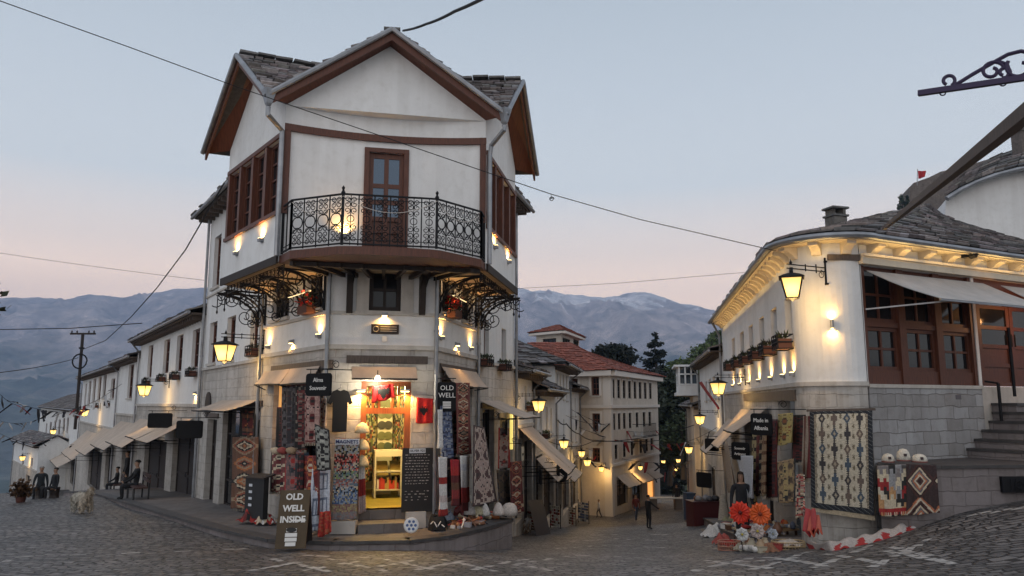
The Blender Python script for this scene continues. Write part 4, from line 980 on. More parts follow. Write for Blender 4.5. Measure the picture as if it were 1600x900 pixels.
def goods():
    K = 'goods hung at the corner shop'
    # carpets on the left side
    rug(WL, 441, 465, 602, 702, pt_carpet((.035, .03, .034), BK, (.07, .02, .02), (.10, .09, .095), 2, 11, .2, 1), 'dark charcoal carpet hanging leftmost under the left awning', .16, 16, 44)
    rug(WL, 462, 479, 600, 704, pt_carpet(DR, (.2, .16, .13), (.16, .05, .04), BK, 1, 9, .2, 2), 'narrow dark red carpet hanging beside the charcoal carpet', .2, 12, 44)
    rug(WL, 477, 501, 614, 692, pt_carpet((.44, .28, .24), DR, BK, (.34, .2, .17), 1, 3, .15, 3), 'pale pink patterned rug hanging under the souvenir sign', .24, 20, 36)
    rug(WL, 425, 448, 706, 768, pt_carpet(DR, CR, BK, (.18, .05, .05), 1, 4, .2, 4), 'dark rug with small pattern hanging low at the far left pillar', .3, 14, 26)
    rug(WL, 447, 470, 704, 768, pt_carpet((.03, .03, .035), (.28, .13, .12), RD, (.15, .1, .1), 1, 2, .2, 5), 'black rug with red medallions hanging low beside the small-patterned one', .32, 16, 26)
    rug(WL, 472, 499, 712, 806, pt_diamond([(.34, .05, .03), CR, (.2, .03, .03), OR_, DR], 1, 2.5, 6, DR, (.12, .03, .03), .1), 'tall red rug with cream diamonds behind the old well board', .36, 20, 44)
    for x, c in ((430, CR), (441, (.3, .06, .05)), (455, TN)): 
        p = on(WL, (x, 704, .38))[0]; q = MB(); q.tube([p + WL.t * -.2, p, p + WL.t * .2], [.07, .085, .06], 8, c); tag(q.build('rolled_cloth', M['cloth'], smooth=True), {430: 'cream rolled cloth on top of the low dark rugs', 441: 'red rolled cloth on top of the low dark rugs', 455: 'tan rolled cloth on top of the low dark rugs'}[x], 'cloth', 'rolled cloths')
    cloth('hanging_rug', 'black and white patterned runner hanging beside the magnets board', 'rug', on(WL, (492, 662, .42), (514, 672, .42), (517, 735, .42), (497, 735, .42)), pt_carpet((.45, .44, .38), BK, BK, (.28, .28, .25), 1, 6, .3, 6), 14, 34, 'rugs hung out for sale')
    q = [P(488, 733, 16.45), P(516, 733, 16.45), P(514, 826, 16.2), P(481, 830, 16.2)]
    def wb(u, v, i, j):
        y = (v * 2.4) % 1; x = abs(u - .5); inside = x < .36 and .15 < y < .85; edge = inside and (x > .29 or y < .24 or y > .76 or abs(x - .16) < .04)
        return (.16, .19, .26) if edge else (.58, .62, .70)
    cloth('table_runner', 'long white and blue embroidered runner draped down to the pavement', 'cloth', q, wb, 16, 46, wav=.02)
    q = [P(500, 800, 16.1), P(516, 798, 16.1), P(518, 832, 16.0), P(497, 840, 16.0)]; cloth('red_cloth', 'crumpled red cloth hanging at the foot of the white runner', 'cloth', q, pt_random([RD, (.5, .05, .03), (.4, .12, .06)], 4), 10, 14, wav=.07, wn=2)
    rug(WL2, 404, 363, 683, 795, pt_diamond([OR_, BR, CR, BK, (.3, .08, .04), TN], 1, 4, 6, BR), 'tall diamond kilim in brown and orange on the left wing wall', .12, 26, 60)
    rug(WL2, 400, 375, 640, 682, pt_carpet(DR, BR, OR_, BK, 1, 2, .2, 8), 'small dark red carpet above the tall diamond kilim', .12, 12, 16)
    rug(WL, 433, 446, 636, 704, pt_carpet((.05, .02, .02), BK, DR, BK, 1, 7, .2, 21), 'dark brown carpet hanging between the lit pane and the charcoal carpet', .1, 10, 34)
    rug(WL, 499, 509, 622, 668, pt_carpet((.34, .29, .24), BK, DR, (.3, .24, .2), 1, 4, .2, 22), 'small cream patterned rug hanging behind the souvenir sign', .1, 10, 24)
    rug(WL, 466, 474, 706, 772, pt_carpet(BK, DR, (.2, .12, .1), BK, 1, 6, .2, 23), 'narrow black rug squeezed between the two low red rugs', .4, 8, 30)
    mb = MB(); mb.fbox(WL, *sorted((WL.s(427, 640), WL.s(437, 640))), WL.z(432, 690), WL.z(432, 600), -.16, -.13); mb.build('lit_pane', mat('lit_amber_pane', (.6, .3, .1), .5, emit=(1, .48, .14), es=.55), HOUSE)
    for px, py, s, cs, lb in ((398, 812, .5, [DR, RD, BK], 'heap of dark red textiles on the pavement left of the A-board'), (414, 816, .35, [WH, RD, CR], 'small heap of red and white cloth on the pavement by the A-board'), (716, 806, .4, [DR, RD, (.3, .1, .1)], 'heap of dark red scarves below the folk dresses')):
        p = G(px, py, .27); rnd_ = random.Random(px); cl = pt_random(cs, px, 2); mb = MB(); mb.grid(lambda u, v: p + Vector((s * (u - .5) * 1.5, s * (v - .5), s * .6 * math.sin(u * 3.14) * math.sin(v * 3.14) * (1 + .5 * noise.noise(Vector((u * 5, v * 5, px)))) + .03 * math.sin(u * 21 + v * 7))), 18, 12, cl); tag(mb.build('cloth_heap', M['cloth'], smooth=True, fix=False), lb, 'cloth')
    # black T-shirt on a hanger
    t = thing('t_shirt', 'black printed T-shirt on a hanger left of the shop door', 'T-shirt', on(WF, (531, 640, .12))[0]); pts = [(-.17, .42), (-.07, .46), (0, .43), (.07, .46), (.17, .42), (.27, .17), (.20, .13), (.16, .2), (.155, -.45), (-.155, -.45), (-.16, .2), (-.20, .13), (-.27, .17)]
    s, z = WF.uv(531, 642, .1); mb = MB(); k = 1.0
    mb.prism([WF.pt(s + (x if WF.t.x > 0 else -x) * k, z + y * k, .09) for x, y in pts], WF.n * .05); mb.build('shirt', mat('black_cotton', (.012, .011, .012), .9), t)
    mb = MB(); mb.tube([WF.pt(s - .15, z + .42, .115), WF.pt(s, z + .5, .115), WF.pt(s, z + .58, .115)], .008, 4); mb.build('hanger', M['metal'], t)
    # flags
    t = thing('red_flag', 'red flag with black double-headed eagle crumpled above the shop door', 'flag', on(WF, (598, 615, .12))[0]); q = on(WF, (583, 603, .25), (615, 600, .22), (617, 622, .16), (580, 629, .14))
    cloth('flag_cloth', '', '', q, lambda u, v, i, j: (.60, .018, .02), 16, 10, wav=.05, wn=2, parent=t); eagle(on(WF, (599, 613, .34))[0], WF.t, Vz, WF.n, .34, mat('black_print', (.01, .01, .01), .8), t)
    t = thing('red_flag', 'red shirt-like flag with small black eagle on the wall right of the door', 'flag', on(WF, (663, 640, .06))[0]); q = on(WF, (651, 621, .06), (677, 623, .06), (676, 662, .06), (650, 661, .06))
    cloth('flag_cloth', '', '', q, lambda u, v, i, j: (.62, .022, .02), 12, 16, wav=.02, wn=2, parent=t); eagle(on(WF, (662, 642, .1))[0], WF.t, Vz, WF.n, .24, MATS['black_print'], t)
    # magnets board
    t = thing('magnet_board', 'tall board of colourful fridge magnets headed MAGNETS', 'display board', P(537, 812, 16.55)); a, b = P(518, 812, 16.5), P(557, 812, 16.6); tp = P(537, 684, 16.7).z
    up = Vector((.0, .12, tp - a.z)); mb = MB(); mb.hexa([a, b, b + Vector((0, .06, 0)), a + Vector((0, .06, 0))], [a + up, b + up, b + up + Vector((0, .06, 0)), a + up + Vector((0, .06, 0))]); mb.build('backing', M['wood_dark'], t)
    rows = [[(.5, .5, .48), GY, (.4, .2, .15)], [(.35, .3, .2), (.3, .32, .36), BK], [RD, (.45, .08, .06), BK, (.5, .3, .25)], [(.45, .07, .05), BK, (.2, .2, .24), CR], [(.12, .2, .22), GY, (.4, .36, .3), BK, (.2, .3, .12)], [(.1, .15, .2), (.35, .3, .28), (.3, .08, .06)], [(.08, .14, .24), (.3, .34, .4), CR, BK], [(.05, .09, .2), (.22, .28, .4), (.35, .32, .2)], [(.25, .18, .12), (.34, .28, .15), (.2, .1, .1)], [(.26, .16, .14), (.2, .18, .2), GY]]
    f = Vector((0, -.02, 0)); cloth('magnets', '', '', [a + up * .995 + f, b + up * .995 + f, b + f, a + f], pt_random(None, 5, 1, rows), 18, 52, wav=.012, parent=t)
    hb = MB(); c0 = a.lerp(b, .5) + up * .955 + Vector((0, -.04, 0)); hb.box(c0, .5, .02, .12, rz=math.atan2((b - a).y, (b - a).x)); hb.build('header', mat('white_card', (.62, .64, .68), .6), t); text('MAGNETS', .105, c0 + Vector((0, -.02, 0)), b - a, mat('blue_ink', (.02, .03, .12), .6), t, ext=.002, bold=.002)
    for x, y, w in ((537, 826, .5),): mb = MB(); mb.box(P(x, 823, 16.62), .52, .25, .26); tag(mb.build('stone_block', M['trimstone']), 'pale stone block under the magnets board', 'stone block')
    mb = MB(); c = on(WF, (649, 816, .16))[0]; mb.fbox(WF, WF.s(634, 815, .16), WF.s(665, 815, .16), .306, WF.z(650, 800, .2), .0, .2); tag(mb.build('stone_block', M['trimstone']), 'white stone block under the black price board', 'stone block')
    # felt hats on the left jamb
    for k, (px, py) in enumerate(((566, 667), (566, 693), (565, 718))):
        c = on(WF, (px, py, .2))[0]; mb = MB(); mb.lathe(c - Vz * .13, [(.165, 0), (.16, .05), (.13, .14), (.08, .2), (.0, .235)], 14, (.62, .5, .3)); tag(mb.build('felt_hat', M['cloth'], smooth=True), ('top', 'middle', 'lowest')[k] + ' cream felt hat of the three hung on the door jamb', 'hat', 'hats on the door jamb')
    q = on(WF, (560, 722, .14), (570, 722, .14), (571, 800, .16), (560, 803, .16)); cloth('scarf', 'pink and red scarf hanging below the hats by the door', 'scarf', q, lambda u, v, i, j: WH if v < .35 else (RD if v < .65 else (.5, .38, .36)), 8, 24, wav=.04)
    # black price board
    t = thing('price_board', 'black chalkboard headed SILVER 925 right of the shop door', 'chalkboard', on(WF, (651, 800, .12))[0]); s0, s1 = sorted((WF.s(628, 750, .12), WF.s(676, 750, .12))); z0, z1 = WF.z(650, 800, .12), WF.z(650, 700, .12)
    mb = MB(); mb.fbox(WF, s0, s1, z0, z1, .08, .12); mb.build('board', mat('chalkboard', (.012, .012, .013), .55), t)
    mb = MB(); rnd = random.Random(8)
    for j in range(15):
        z = z1 - .16 - j * .062 - (.1 if j > 10 else 0); x = s0 + .06 + rnd.uniform(0, .03)
        while x < s1 - .1: w = rnd.uniform(.02, .06); mb.fbox(WF, x, x + w, z + rnd.uniform(0, .008), z + rnd.uniform(.012, .022), .121, .124, (.4, .36, .33)); x += w + rnd.uniform(.012, .04 if j < 11 else .14)
    mb.build('chalk_writing', M['paint'], t); mb = MB(); mb.fbox(WF, s0 + .15, s1 - .17, z1 - .11, z1 - .01, .121, .135); mb.build('header', MATS['white_card'], t)
    text('SILVER 925', .07, WF.pt((s0 + s1) / 2 - .01, z1 - .06, .138), WF.t if WF.t.x > 0 else -WF.t, MATS['black_print'], t, ext=.002, bold=.001)
    # plate
    t = thing('ceramic_plate', 'white plate with blue flowers leaning on the entrance step', 'plate', P(643, 830, 16.5)); c = P(643, 821, 16.45); ax = Vector((.0, -1, .25)).normalized(); mb = MB(); mb.lathe(c, [(.03, 0), (.10, .01), (.155, .035), (.16, .04), (.10, .018), (.03, .01)], 20, (.7, .7, .7), ax); mb.build('dish', M['paint'], t, smooth=True)
    mb = MB(); X = Vector((1, 0, 0)); Y = ax.cross(X)
    for k in range(7):
        a = k * 1.047; r = .085 if k < 6 else 0; mb.lathe(c + X * (r * math.cos(a)) + Y * (r * math.sin(a)) + ax * .026, [(.03, 0), (.03, .004)], 8, (.05, .10, .25), ax)
    mb.build('painted_flowers', M['paint'], t)
goods()
def signs():
    sw = MATS.get('sign_white') or mat('sign_white', (.75, .73, .70), .6)
    board_sign('hanging_sign', 'black sign lettered Alma Souvenir hanging left of the shop door', 'sign', WL, 498, 601, .62, .42, .7, [('Alma', .09, .12), ('Souvenir', -.07, .12)], 0, rot=.5, group=None)
    t, c, x, n = board_sign('hanging_sign', 'tall black OLD WELL sign with barrel emblem right of the shop door', 'sign', WF, 698, 620, .39, .61, .55, [('OLD', .19, .15), ('WELL', .03, .15)], 0, rot=0)
    mb = MB(); o = c + n * .026 - Vz * .17
    for k in range(4): mb.hexa([o + x * q + Vz * (z - .02 + k * .04 - .06) + n * w for q, z, w in ((-.09, 0, 0), (.09, 0, 0), (.09, 0, .006), (-.09, 0, .006))], [o + x * q + Vz * (z + .005 + k * .04 - .06) + n * w for q, z, w in ((-.09, 0, 0), (.09, 0, 0), (.09, 0, .006), (-.09, 0, .006))])
    mb.build('barrel_emblem', sw, t)
    # carved plaque
    t = thing('wall_plaque', 'dark carved wooden plaque under the wall light above the shop awning', 'plaque', on(WF, (601, 515, 0))[0]); r = WF.rect(580, 623, 507, 522); mb = MB(); mb.fbox(WF, *r, .0, .04); mb.build('plaque_board', M['wood_dark'], t)
    mb = MB()
    for j in range(3): z = r[3] - .05 - j * .05; mb.fbox(WF, r[0] + .2, r[1] - .05, z - .012, z, .041, .046)
    mb.tube(scroll(WF.pt(r[0] + .1, (r[2] + r[3]) / 2, .043), WF.t, Vz, .06, .06, 0, 1, 14)[:-1], .006, 4, closed=True); mb.build('carved_lettering', M['trimstone'], t)
    mb = MB(); mb.fbox(WF, *WF.rect(597, 604, 526, 534), .0, .05); tag(mb.build('junction_box', mat('white_plastic', (.7, .7, .68), .5)), 'small white junction box below the carved plaque', 'electric box')
    # A-board
    ax, bx = P(429, 858, 15.3), P(477, 857, 15.3); zt = P(452, 766, 15.5).z; base = (ax + bx) / 2; t = thing('sandwich_board', 'brown wooden A-board lettered OLD WELL INSIDE on the cobbles', 'A-board', base)
    up = Vector((0, .22, zt - base.z)); bk = Vector((0, .52, .0)); mb = MB(); X = (bx - ax).normalized(); n = X.cross(up).normalized(); n = n if n.y < 0 else -n; mb.hexa([ax, bx, bx - n * .03, ax - n * .03], [ax + up, bx + up, bx + up - n * .03, ax + up - n * .03]); mb.build('front_panel', mat('aboard_brown', (.085, .055, .026), .7, build=b_noise(4, .3)), t)
    mb = MB(); p, q = ax + bk - X * .0, bx + bk; mb.hexa([p, q, q + Vector((0, .03, 0)), p + Vector((0, .03, 0))], [ax + up, bx + up, bx + up + Vector((0, .03, 0)), ax + up + Vector((0, .03, 0))]); mb.build('back_panel', M['wood_dark'], t)
    for k, (s, v) in enumerate((('OLD', .88), ('WELL', .68), ('INSIDE', .49))): text(s, .165, ax.lerp(bx, .5) + up * v + n * .006, X, sw, t, zdir=up, bold=.005)
    c = ax.lerp(bx, .5) + up * .16 + n * .01; mb = MB()
    for k in range(4): w = (.10, .115, .115, .10)[k]; z = up.normalized() * (.085 * (k - 1.5)); mb.hexa([c + z + X * a + n * b for a, b in ((-w, 0), (w, 0), (w, .008), (-w, .008))], [c + z + up.normalized() * .07 + X * a + n * b for a, b in ((-w, 0), (w, 0), (w, .008), (-w, .008))])
    mb.build('barrel_picture', sw, t); mb = MB(); c2 = c + up.normalized() * .33 + X * .08; mb.hexa([c2 + X * a + n * b for a, b in ((-.09, 0), (.09, .0), (.09, .008), (-.09, .008))], [c2 + up.normalized() * .03 + X * a + n * b for a, b in ((-.09, 0), (.09, .0), (.09, .008), (-.09, .008))])
    c3 = c2 + X * .09 - up.normalized() * .03; mb.prism([c3, c3 + X * .1 + up.normalized() * .045, c3 + up.normalized() * .09], n * .008); mb.build('arrow', sw, t); mb = MB(); mb.lathe(c + up.normalized() * .17 + n * .012, [(.10, 0), (.10, .006)], 14, axis=n, squash=.45); mb.build('well_mouth', mat('black_paint', (.01, .01, .01), .6), t)
    # dark menu stand left of the A-board
    a, b = P(381, 808, 18.9), P(410, 812, 18.2); zt = P(395, 750, 18.6).z; t = thing('menu_stand', 'black menu stand with slanted top by the diamond kilim', 'menu stand', (a + b) / 2); X = (b - a).normalized(); n = Vector((X.y, -X.x, 0)); n = n if n.y < 0 else -n; up = Vector((0, 0, zt - a.z)); mb = MB(); mb.hexa([a, b, b - n * .12, a - n * .12], [a + up, b + up, b + up - n * .12 + Vz * .04, a + up - n * .12 + Vz * .04]); mb.build('stand_body', MATS['black_paint'], t)
    mb = MB()
    for k in range(4): p = a.lerp(b, .3) + up * (.3 + .17 * k) + n * .006; mb.hexa([p + X * q + n * w for q, w in ((-.07, 0), (.09, 0), (.09, .006), (-.07, .006))], [p + X * q + n * w + Vz * .06 for q, w in ((-.07, 0), (.09, 0), (.09, .006), (-.07, .006))])
    mb.build('menu_card', MATS['white_card'], t); mb = MB(); tl = [a + up + n * .04 + X * -.05, b + up + n * .04 + X * .05, b + up - n * .25 + X * .05 + Vz * .08, a + up - n * .25 - X * .05 + Vz * .08]; mb.hexa([p + Vz * .006 for p in tl], [p + Vz * .04 for p in tl]); mb.build('stand_top', M['wood_dark'], t)
signs()
def right_goods():
    K = 'rugs hung out for sale'
    rug(WR, 688, 706, 634, 716, pt_random([(.08, .12, .24), (.16, .2, .32), (.3, .33, .38), (.04, .05, .1)], 9), 'blue and white patterned cloth hanging below the OLD WELL sign', .35, 14, 40, cat='cloth', name='hanging_cloth')
    rug(WR, 702, 714, 635, 735, pt_random([BK, DR, (.05, .03, .03), (.18, .12, .1)], 10), 'dark scarf cloth beside the blue patterned cloth', .25, 8, 30, cat='cloth', name='hanging_cloth')
    rug(WR, 712, 734, 598, 710, pt_diamond([(.36, .09, .06), TN, BK, (.42, .2, .12), DR, CR], 1, 5, 6, DR, (.2, .06, .05), .08), 'long narrow diamond rug hanging beside the OLD WELL sign', .4, 22, 66)
    def dress(px0, px1, y0, y1, bands, lb, off): return rug(WR, px0, px1, y0, y1, lambda u, v, i, j: bands[min(len(bands) - 1, int(v * len(bands)))], lb, off, 8, 26, cat='dress', name='embroidered_dress', group='embroidered dresses', wav=.045, wn=2)
    dress(684, 691, 640, 700, [WH], 'white blouse hanging beside the price board', .55); dress(685, 698, 714, 806, [WH, WH, WH, RD, WH, WH, (.6, .5, .48), WH, RD], 'white dress with red bands hanging nearest the price board', .6)
    dress(704, 720, 718, 790, [(.4, .02, .03), (.45, .03, .03), DR, BR, (.3, .04, .04), DR], 'dark red folk dress hanging in the middle of the row', .6); dress(719, 733, 712, 798, [WH, (.6, .6, .64), WH, WH, RD, RD, DR], 'white blouse over a red skirt hanging on the right of the row', .62)
    cloth('hanging_rug', 'big cream kilim with rows of dark squares leaning by the right wall', 'rug', on(WR, (740, 664, .75), (757, 668, .75), (775, 785, .95), (737, 792, .95)), pt_carpet((.4, .3, .27), (.1, .05, .05), (.06, .04, .04), (.46, .38, .33), 2, 4, .16, 11), 26, 50, K)
    cloth('hanging_rug', 'second cream kilim hung behind the big one on the right wing', 'rug', on(WR2, (779, 668, .5), (796, 668, .5), (796, 732, .5), (777, 732, .5)), pt_carpet((.36, .27, .25), (.1, .04, .04), RD, (.4, .32, .28), 1, 3, .2, 12), 14, 26, K)
    cloth('hanging_rug', 'dull olive rug hanging below the second cream kilim', 'rug', on(WR2, (776, 734, .6), (796, 734, .6), (796, 788, .6), (778, 784, .6)), pt_carpet((.07, .055, .035), (.12, .08, .05), BK, (.04, .03, .03), 1, 2, .1, 13), 12, 20, K)
    cloth('hanging_rug', 'tall orange diamond rug hanging beside the yellow lit shop window', 'rug', on(WR2, (797, 722, .8), (815, 720, .8), (817, 800, .8), (797, 806, .8)), pt_diamond([(.4, .14, .07), CR, DR, (.3, .07, .05), BK], 1, 4, 6, DR), 18, 50, K)
    # felt hats in a row on the pavement edge
    for k, (px, py, c, r) in enumerate(((734, 796, (.55, .52, .5), .14), (745, 797, (.5, .46, .32), .15), (757, 798, (.56, .54, .52), .13), (779, 797, (.58, .52, .48), .14), (796, 797, (.55, .5, .46), .19))):
        p = P(px, py + 6, 18.2 + k * .12); mb = MB(); mb.lathe(p - Vz * .02, [(r, 0), (r * .98, .06), (r * .8, .15), (r * .42, .25), (0, .29)] if k != 4 else [(r, 0), (r, .1), (r * .85, .2), (r * .5, .26), (0, .28)], 14, c)
        tag(mb.build('felt_hat', M['cloth'], smooth=True), ('grey white pointed felt hat leftmost in the row of hats', 'pale yellow pointed felt hat second in the row', 'white pointed felt hat between the yellow hat and kilim', 'white pointed felt hat right of the big kilim', 'wide round white felt hat at the pavement corner')[k], 'hat', 'felt hats along the pavement edge')
    # souvenirs spread on the pavement
    rnd = random.Random(21); pal = [RD, (.4, .06, .05), OR_, BR, CR, WH, BK, (.25, .12, .07), TN, (.3, .3, .34), (.12, .16, .25)]
    for k in range(46):
        px = rnd.uniform(703, 772); py = rnd.uniform(812, 824) - (px - 700) * .17; p = G(px, py + 5, .31); a = rnd.uniform(0, 3); c = rnd.choice(pal); mb = MB(); kd = rnd.choice(('box', 'roll', 'bowl', 'stick'))
        if kd == 'box': s = rnd.uniform(.06, .16); mb.box(p + Vz * s * .35, s, s * .8, s * .7, c, a); nm, lb, ct = 'trinket_box', 'small painted trinket box among souvenirs spread on the pavement', 'box'
        elif kd == 'roll': d = Vector((math.cos(a), math.sin(a), 0)); mb.tube([p - d * .14 + Vz * .05, p + Vz * .05, p + d * .14 + Vz * .05], [.045, .05, .045], 8, c); nm, lb, ct = 'rolled_cloth', 'small rolled cloth among souvenirs spread on the pavement', 'cloth'
        elif kd == 'bowl': mb.lathe(p, [(.04, 0), (.08, .04), (.10, .09), (.085, .085), (.03, .02)], 10, c); nm, lb, ct = 'bowl', 'small bowl among souvenirs spread on the pavement', 'bowl'
        else: d = Vector((math.cos(a), math.sin(a), .25)); mb.tube([p - d * .2 + Vz * .08, p + d * .2 + Vz * .09], .016, 6, c); mb.lathe(p + d * .2 + Vz * .05, [(.02, 0), (.04, .04), (.0, .09)], 6, c); nm, lb, ct = 'wooden_spoon', 'carved wooden spoon among souvenirs spread on the pavement', 'spoon'
        tag(mb.build(nm, M['paint'], smooth=kd in ('roll', 'bowl')), lb, ct, ct + ' souvenirs on the pavement')
    # black bag and folded cloths
    for px, py, c, s, lb in ((684, 822, (.015, .015, .016), .42, 'black bag with white print at the foot of the price board'), (701, 812, (.25, .3, .38), .3, 'pale blue folded cloth bag beside the black bag')):
        p = G(px, py + 6, .31); t = thing('bag', lb, 'bag', p); mb = MB(); mb.grid(lambda u, v: p + Vector((s * .5 * math.cos(u * 6.283) * (1 - .35 * v ** 3) * (.9 + .15 * math.sin(u * 30)), s * .4 * math.sin(u * 6.283) * (1 - .5 * v ** 3), s * .75 * v + .03 * math.sin(u * 19 + v * 4))), 20, 8, col=c); mb.quad(*[p + Vector((s * .3 * a, s * .2 * b, s * .74)) for a, b in ((-1, -1), (1, -1), (1, 1), (-1, 1))], col=c); mb.build('bag_body', M['cloth'], t, smooth=True)
        mb = MB(); mb.tube([p + Vector((-s * .2, -.02, s * .7)), p + Vector((-s * .12, -.03, s * 1.0)), p + Vector((s * .12, -.03, s * 1.0)), p + Vector((s * .2, -.02, s * .7))], .014, 5, c); mb.build('bag_handle', M['cloth'], t)
        if c[0] < .1:
            mb = MB(); q = p + Vector((0, -s * .43, s * .35))
            for k in range(4): mb.tube([q + Vector((-.14 + .08 * k, .03 * abs(k - 1.5) * .3, .05 * math.sin(k * 2))), q + Vector((-.08 + .08 * k, -.01, .06 * math.cos(k * 3)))], .012, 4, WH)
            mb.build('bag_print', M['paint'], t)
right_goods()
# ------------------------------------------------------------------ the rows of houses down both streets
def row_house(name, label, W, s0, s1, ze, wins, doors, zc=None, depth=7.5, rise=1.7, group=None, wall='plaster', zb=-9, rows=10, sill=True, wm='wood', dm='wood_dark', roof='slate', seed=1, over=.5, tint=None, wrows=3, back=True, cols=2, hip=0):
    t = thing(name, label, 'house', W.pt((s0 + s1) / 2, 0, 0) , group); up = MB(); lo = MB(); zc = zc if zc is not None else ze - 3.0
    wins = [W.rect(*w) if len(w) == 4 and max(w) > 60 else w for w in wins]; dr = []
    for d in doors: r = W.rect(*d) if max(d) > 60 else d; dr.append((r[0], r[1], r[2], min(r[3], zc - .25)))
    facade(up, W, s0, s1, zc, ze, wins, .22); facade(lo, W, s0, s1, zb, zc, dr, .28)
    for s in (s0, s1):
        up.quad(*([W.pt(s, zb, 0), W.pt(s, ze, 0)] + ([W.pt(s, ze + rise - .05, -depth / 2)] if not (hip and s == s0) else []) + [W.pt(s, ze, -depth), W.pt(s, zb, -depth)]))
    up.quad(W.pt(s0, zb, -depth), W.pt(s1, zb, -depth), W.pt(s1, ze, -depth), W.pt(s0, ze, -depth))
    up.build('upper_wall', M[wall], t); lo.build('ground_floor_wall', M['stonewash'] if wall in ('plaster', 'plaster_old') else M[wall], t)
    cn = MB(); cn.fbox(W, s0 + .01, s1 - .01, zc - .05, zc + .06, -.03, .09); cn.build('string_course', M['trimstone'], t)
    r = MB(); k = .06
    slate(r, W.pt(s0 - .25, ze + k, over), W.pt(s1 + .25, ze + k, over), W.pt(s1 + .25, ze + rise, -depth / 2), W.pt(s0 - .25 + hip, ze + rise, -depth / 2), rows, .5, .06, seed=seed, tint=tint)
    if hip: slate(r, W.pt(s0 - .45, ze + k, -depth - over), W.pt(s0 - .45, ze + k, over), W.pt(s0 - .25 + hip, ze + rise, -depth / 2), W.pt(s0 - .25 + hip, ze + rise, -depth / 2), rows + 4, .42, .06, seed=seed + 5, tint=tint)
    slate(r, W.pt(s0 - .25, ze + k, -depth - over), W.pt(s1 + .25, ze + k, -depth - over), W.pt(s1 + .25, ze + rise, -depth / 2), W.pt(s0 - .25 + hip, ze + rise, -depth / 2), max(4, rows // 2), .8, .06, seed=seed + 1, tint=tint)
    r.build(roof + '_roof' if roof == 'slate' else 'tiled_roof', M['slate' if roof == 'slate' else 'tile'], t)
    e = MB(); e.fbox(W, s0 - .2, s1 + .2, ze - .04, ze + .02, -.02, over); n = int((s1 - s0) / .45)
    for i in range(n): x = s0 + (s1 - s0) * (i + .5) / n; e.fbox(W, x - .06, x + .06, ze - .19, ze - .043, -.02, over * .75)
    e.build('eave_board', M['wood_grey'], t); g = MB(); g.tube([W.pt(s0 - .2, ze + .03, over + .08), W.pt(s1 + .2, ze + .03, over + .08)], .06, 7); g.build('eave_gutter', M['metal'], t)
    p = MB(); sx = s1 - .15 if s1 > s0 else s1; p.tube([W.pt(sx, ze, over), W.pt(sx, ze - .5, .09), W.pt(sx, zb, .09)], .05, 6); p.build('downpipe', M['metal'], t)
    for w in wins: window(t, W, w, -.19, cols, wrows, .09, .045, fm=M[wm], sill=M['trimstone'] if sill else None)
    for d in dr:
        if d[3] - d[2] > .5: door(t, W, (d[0] + .003, d[1] - .003, d[2], d[3] - .003), -.22, 2, M[dm], glass=0)
    return t
# -------- planters under the windows
def make_planter():
    t = thing('window_planter', 'planter', 'planter'); b = MB()
    for z in (0, .13, .27): b.bar((.02, -.35, z), (.02, .35, z), .02); b.bar((.30, -.35, z), (.30, .35, z), .02); b.bar((.02, -.35, z), (.3, -.35, z), .02); b.bar((.02, .35, z), (.30, .35, z), .02)
    for y in (-.35, -.12, .12, .35): b.bar((.30, y, 0), (.30, y, .27), .018)
    for y in (-.23, 0, .23): b.tube(scroll((.30, y, .13), (0, 1, 0), Vz, .09, .02, 0, 1.6, 12), .008, 4)
    b.build('iron_basket', M['iron'], t); w = MB(); w.box((.16, 0, .10), .25, .66, .18); w.build('wooden_box', mat('planter_wood', (.10, .035, .022), .7), t)
    p = MB(); rnd = random.Random(2)
    for k in range(26): 
        o = Vector((.16 + rnd.uniform(-.08, .08), rnd.uniform(-.3, .3), .19)); h = rnd.uniform(.05, .2); d = Vector((rnd.uniform(-.08, .12), rnd.uniform(-.1, .1), h)); g = rnd.uniform(.6, 1.3)
        p.quad(o, o + d * .6 + Vector((.02, .03, 0)), o + d, o + d * .6 - Vector((.02, .03, 0)), col=(.05 * g, .07 * g, .025 * g))
    p.build('plant', M['leaf'], t, fix=False); return t
PL = (make_planter(), [False])
def planter(W, px, py, label, group, s=None, z=None, sc=1):
    if s is None: s, z = W.uv(px, py, .15)
    return place(*PL, W.pt(s, z, .01), W.ang(), label, group, sc)
LW = Wall(L2 + WL2.t * .12, L2 + WL2.t * 80)
GL, GLP, GLL, GLA = 'houses in the row along the left street', 'window planters of the left street', 'street lanterns of the left street', 'awnings of the left street'
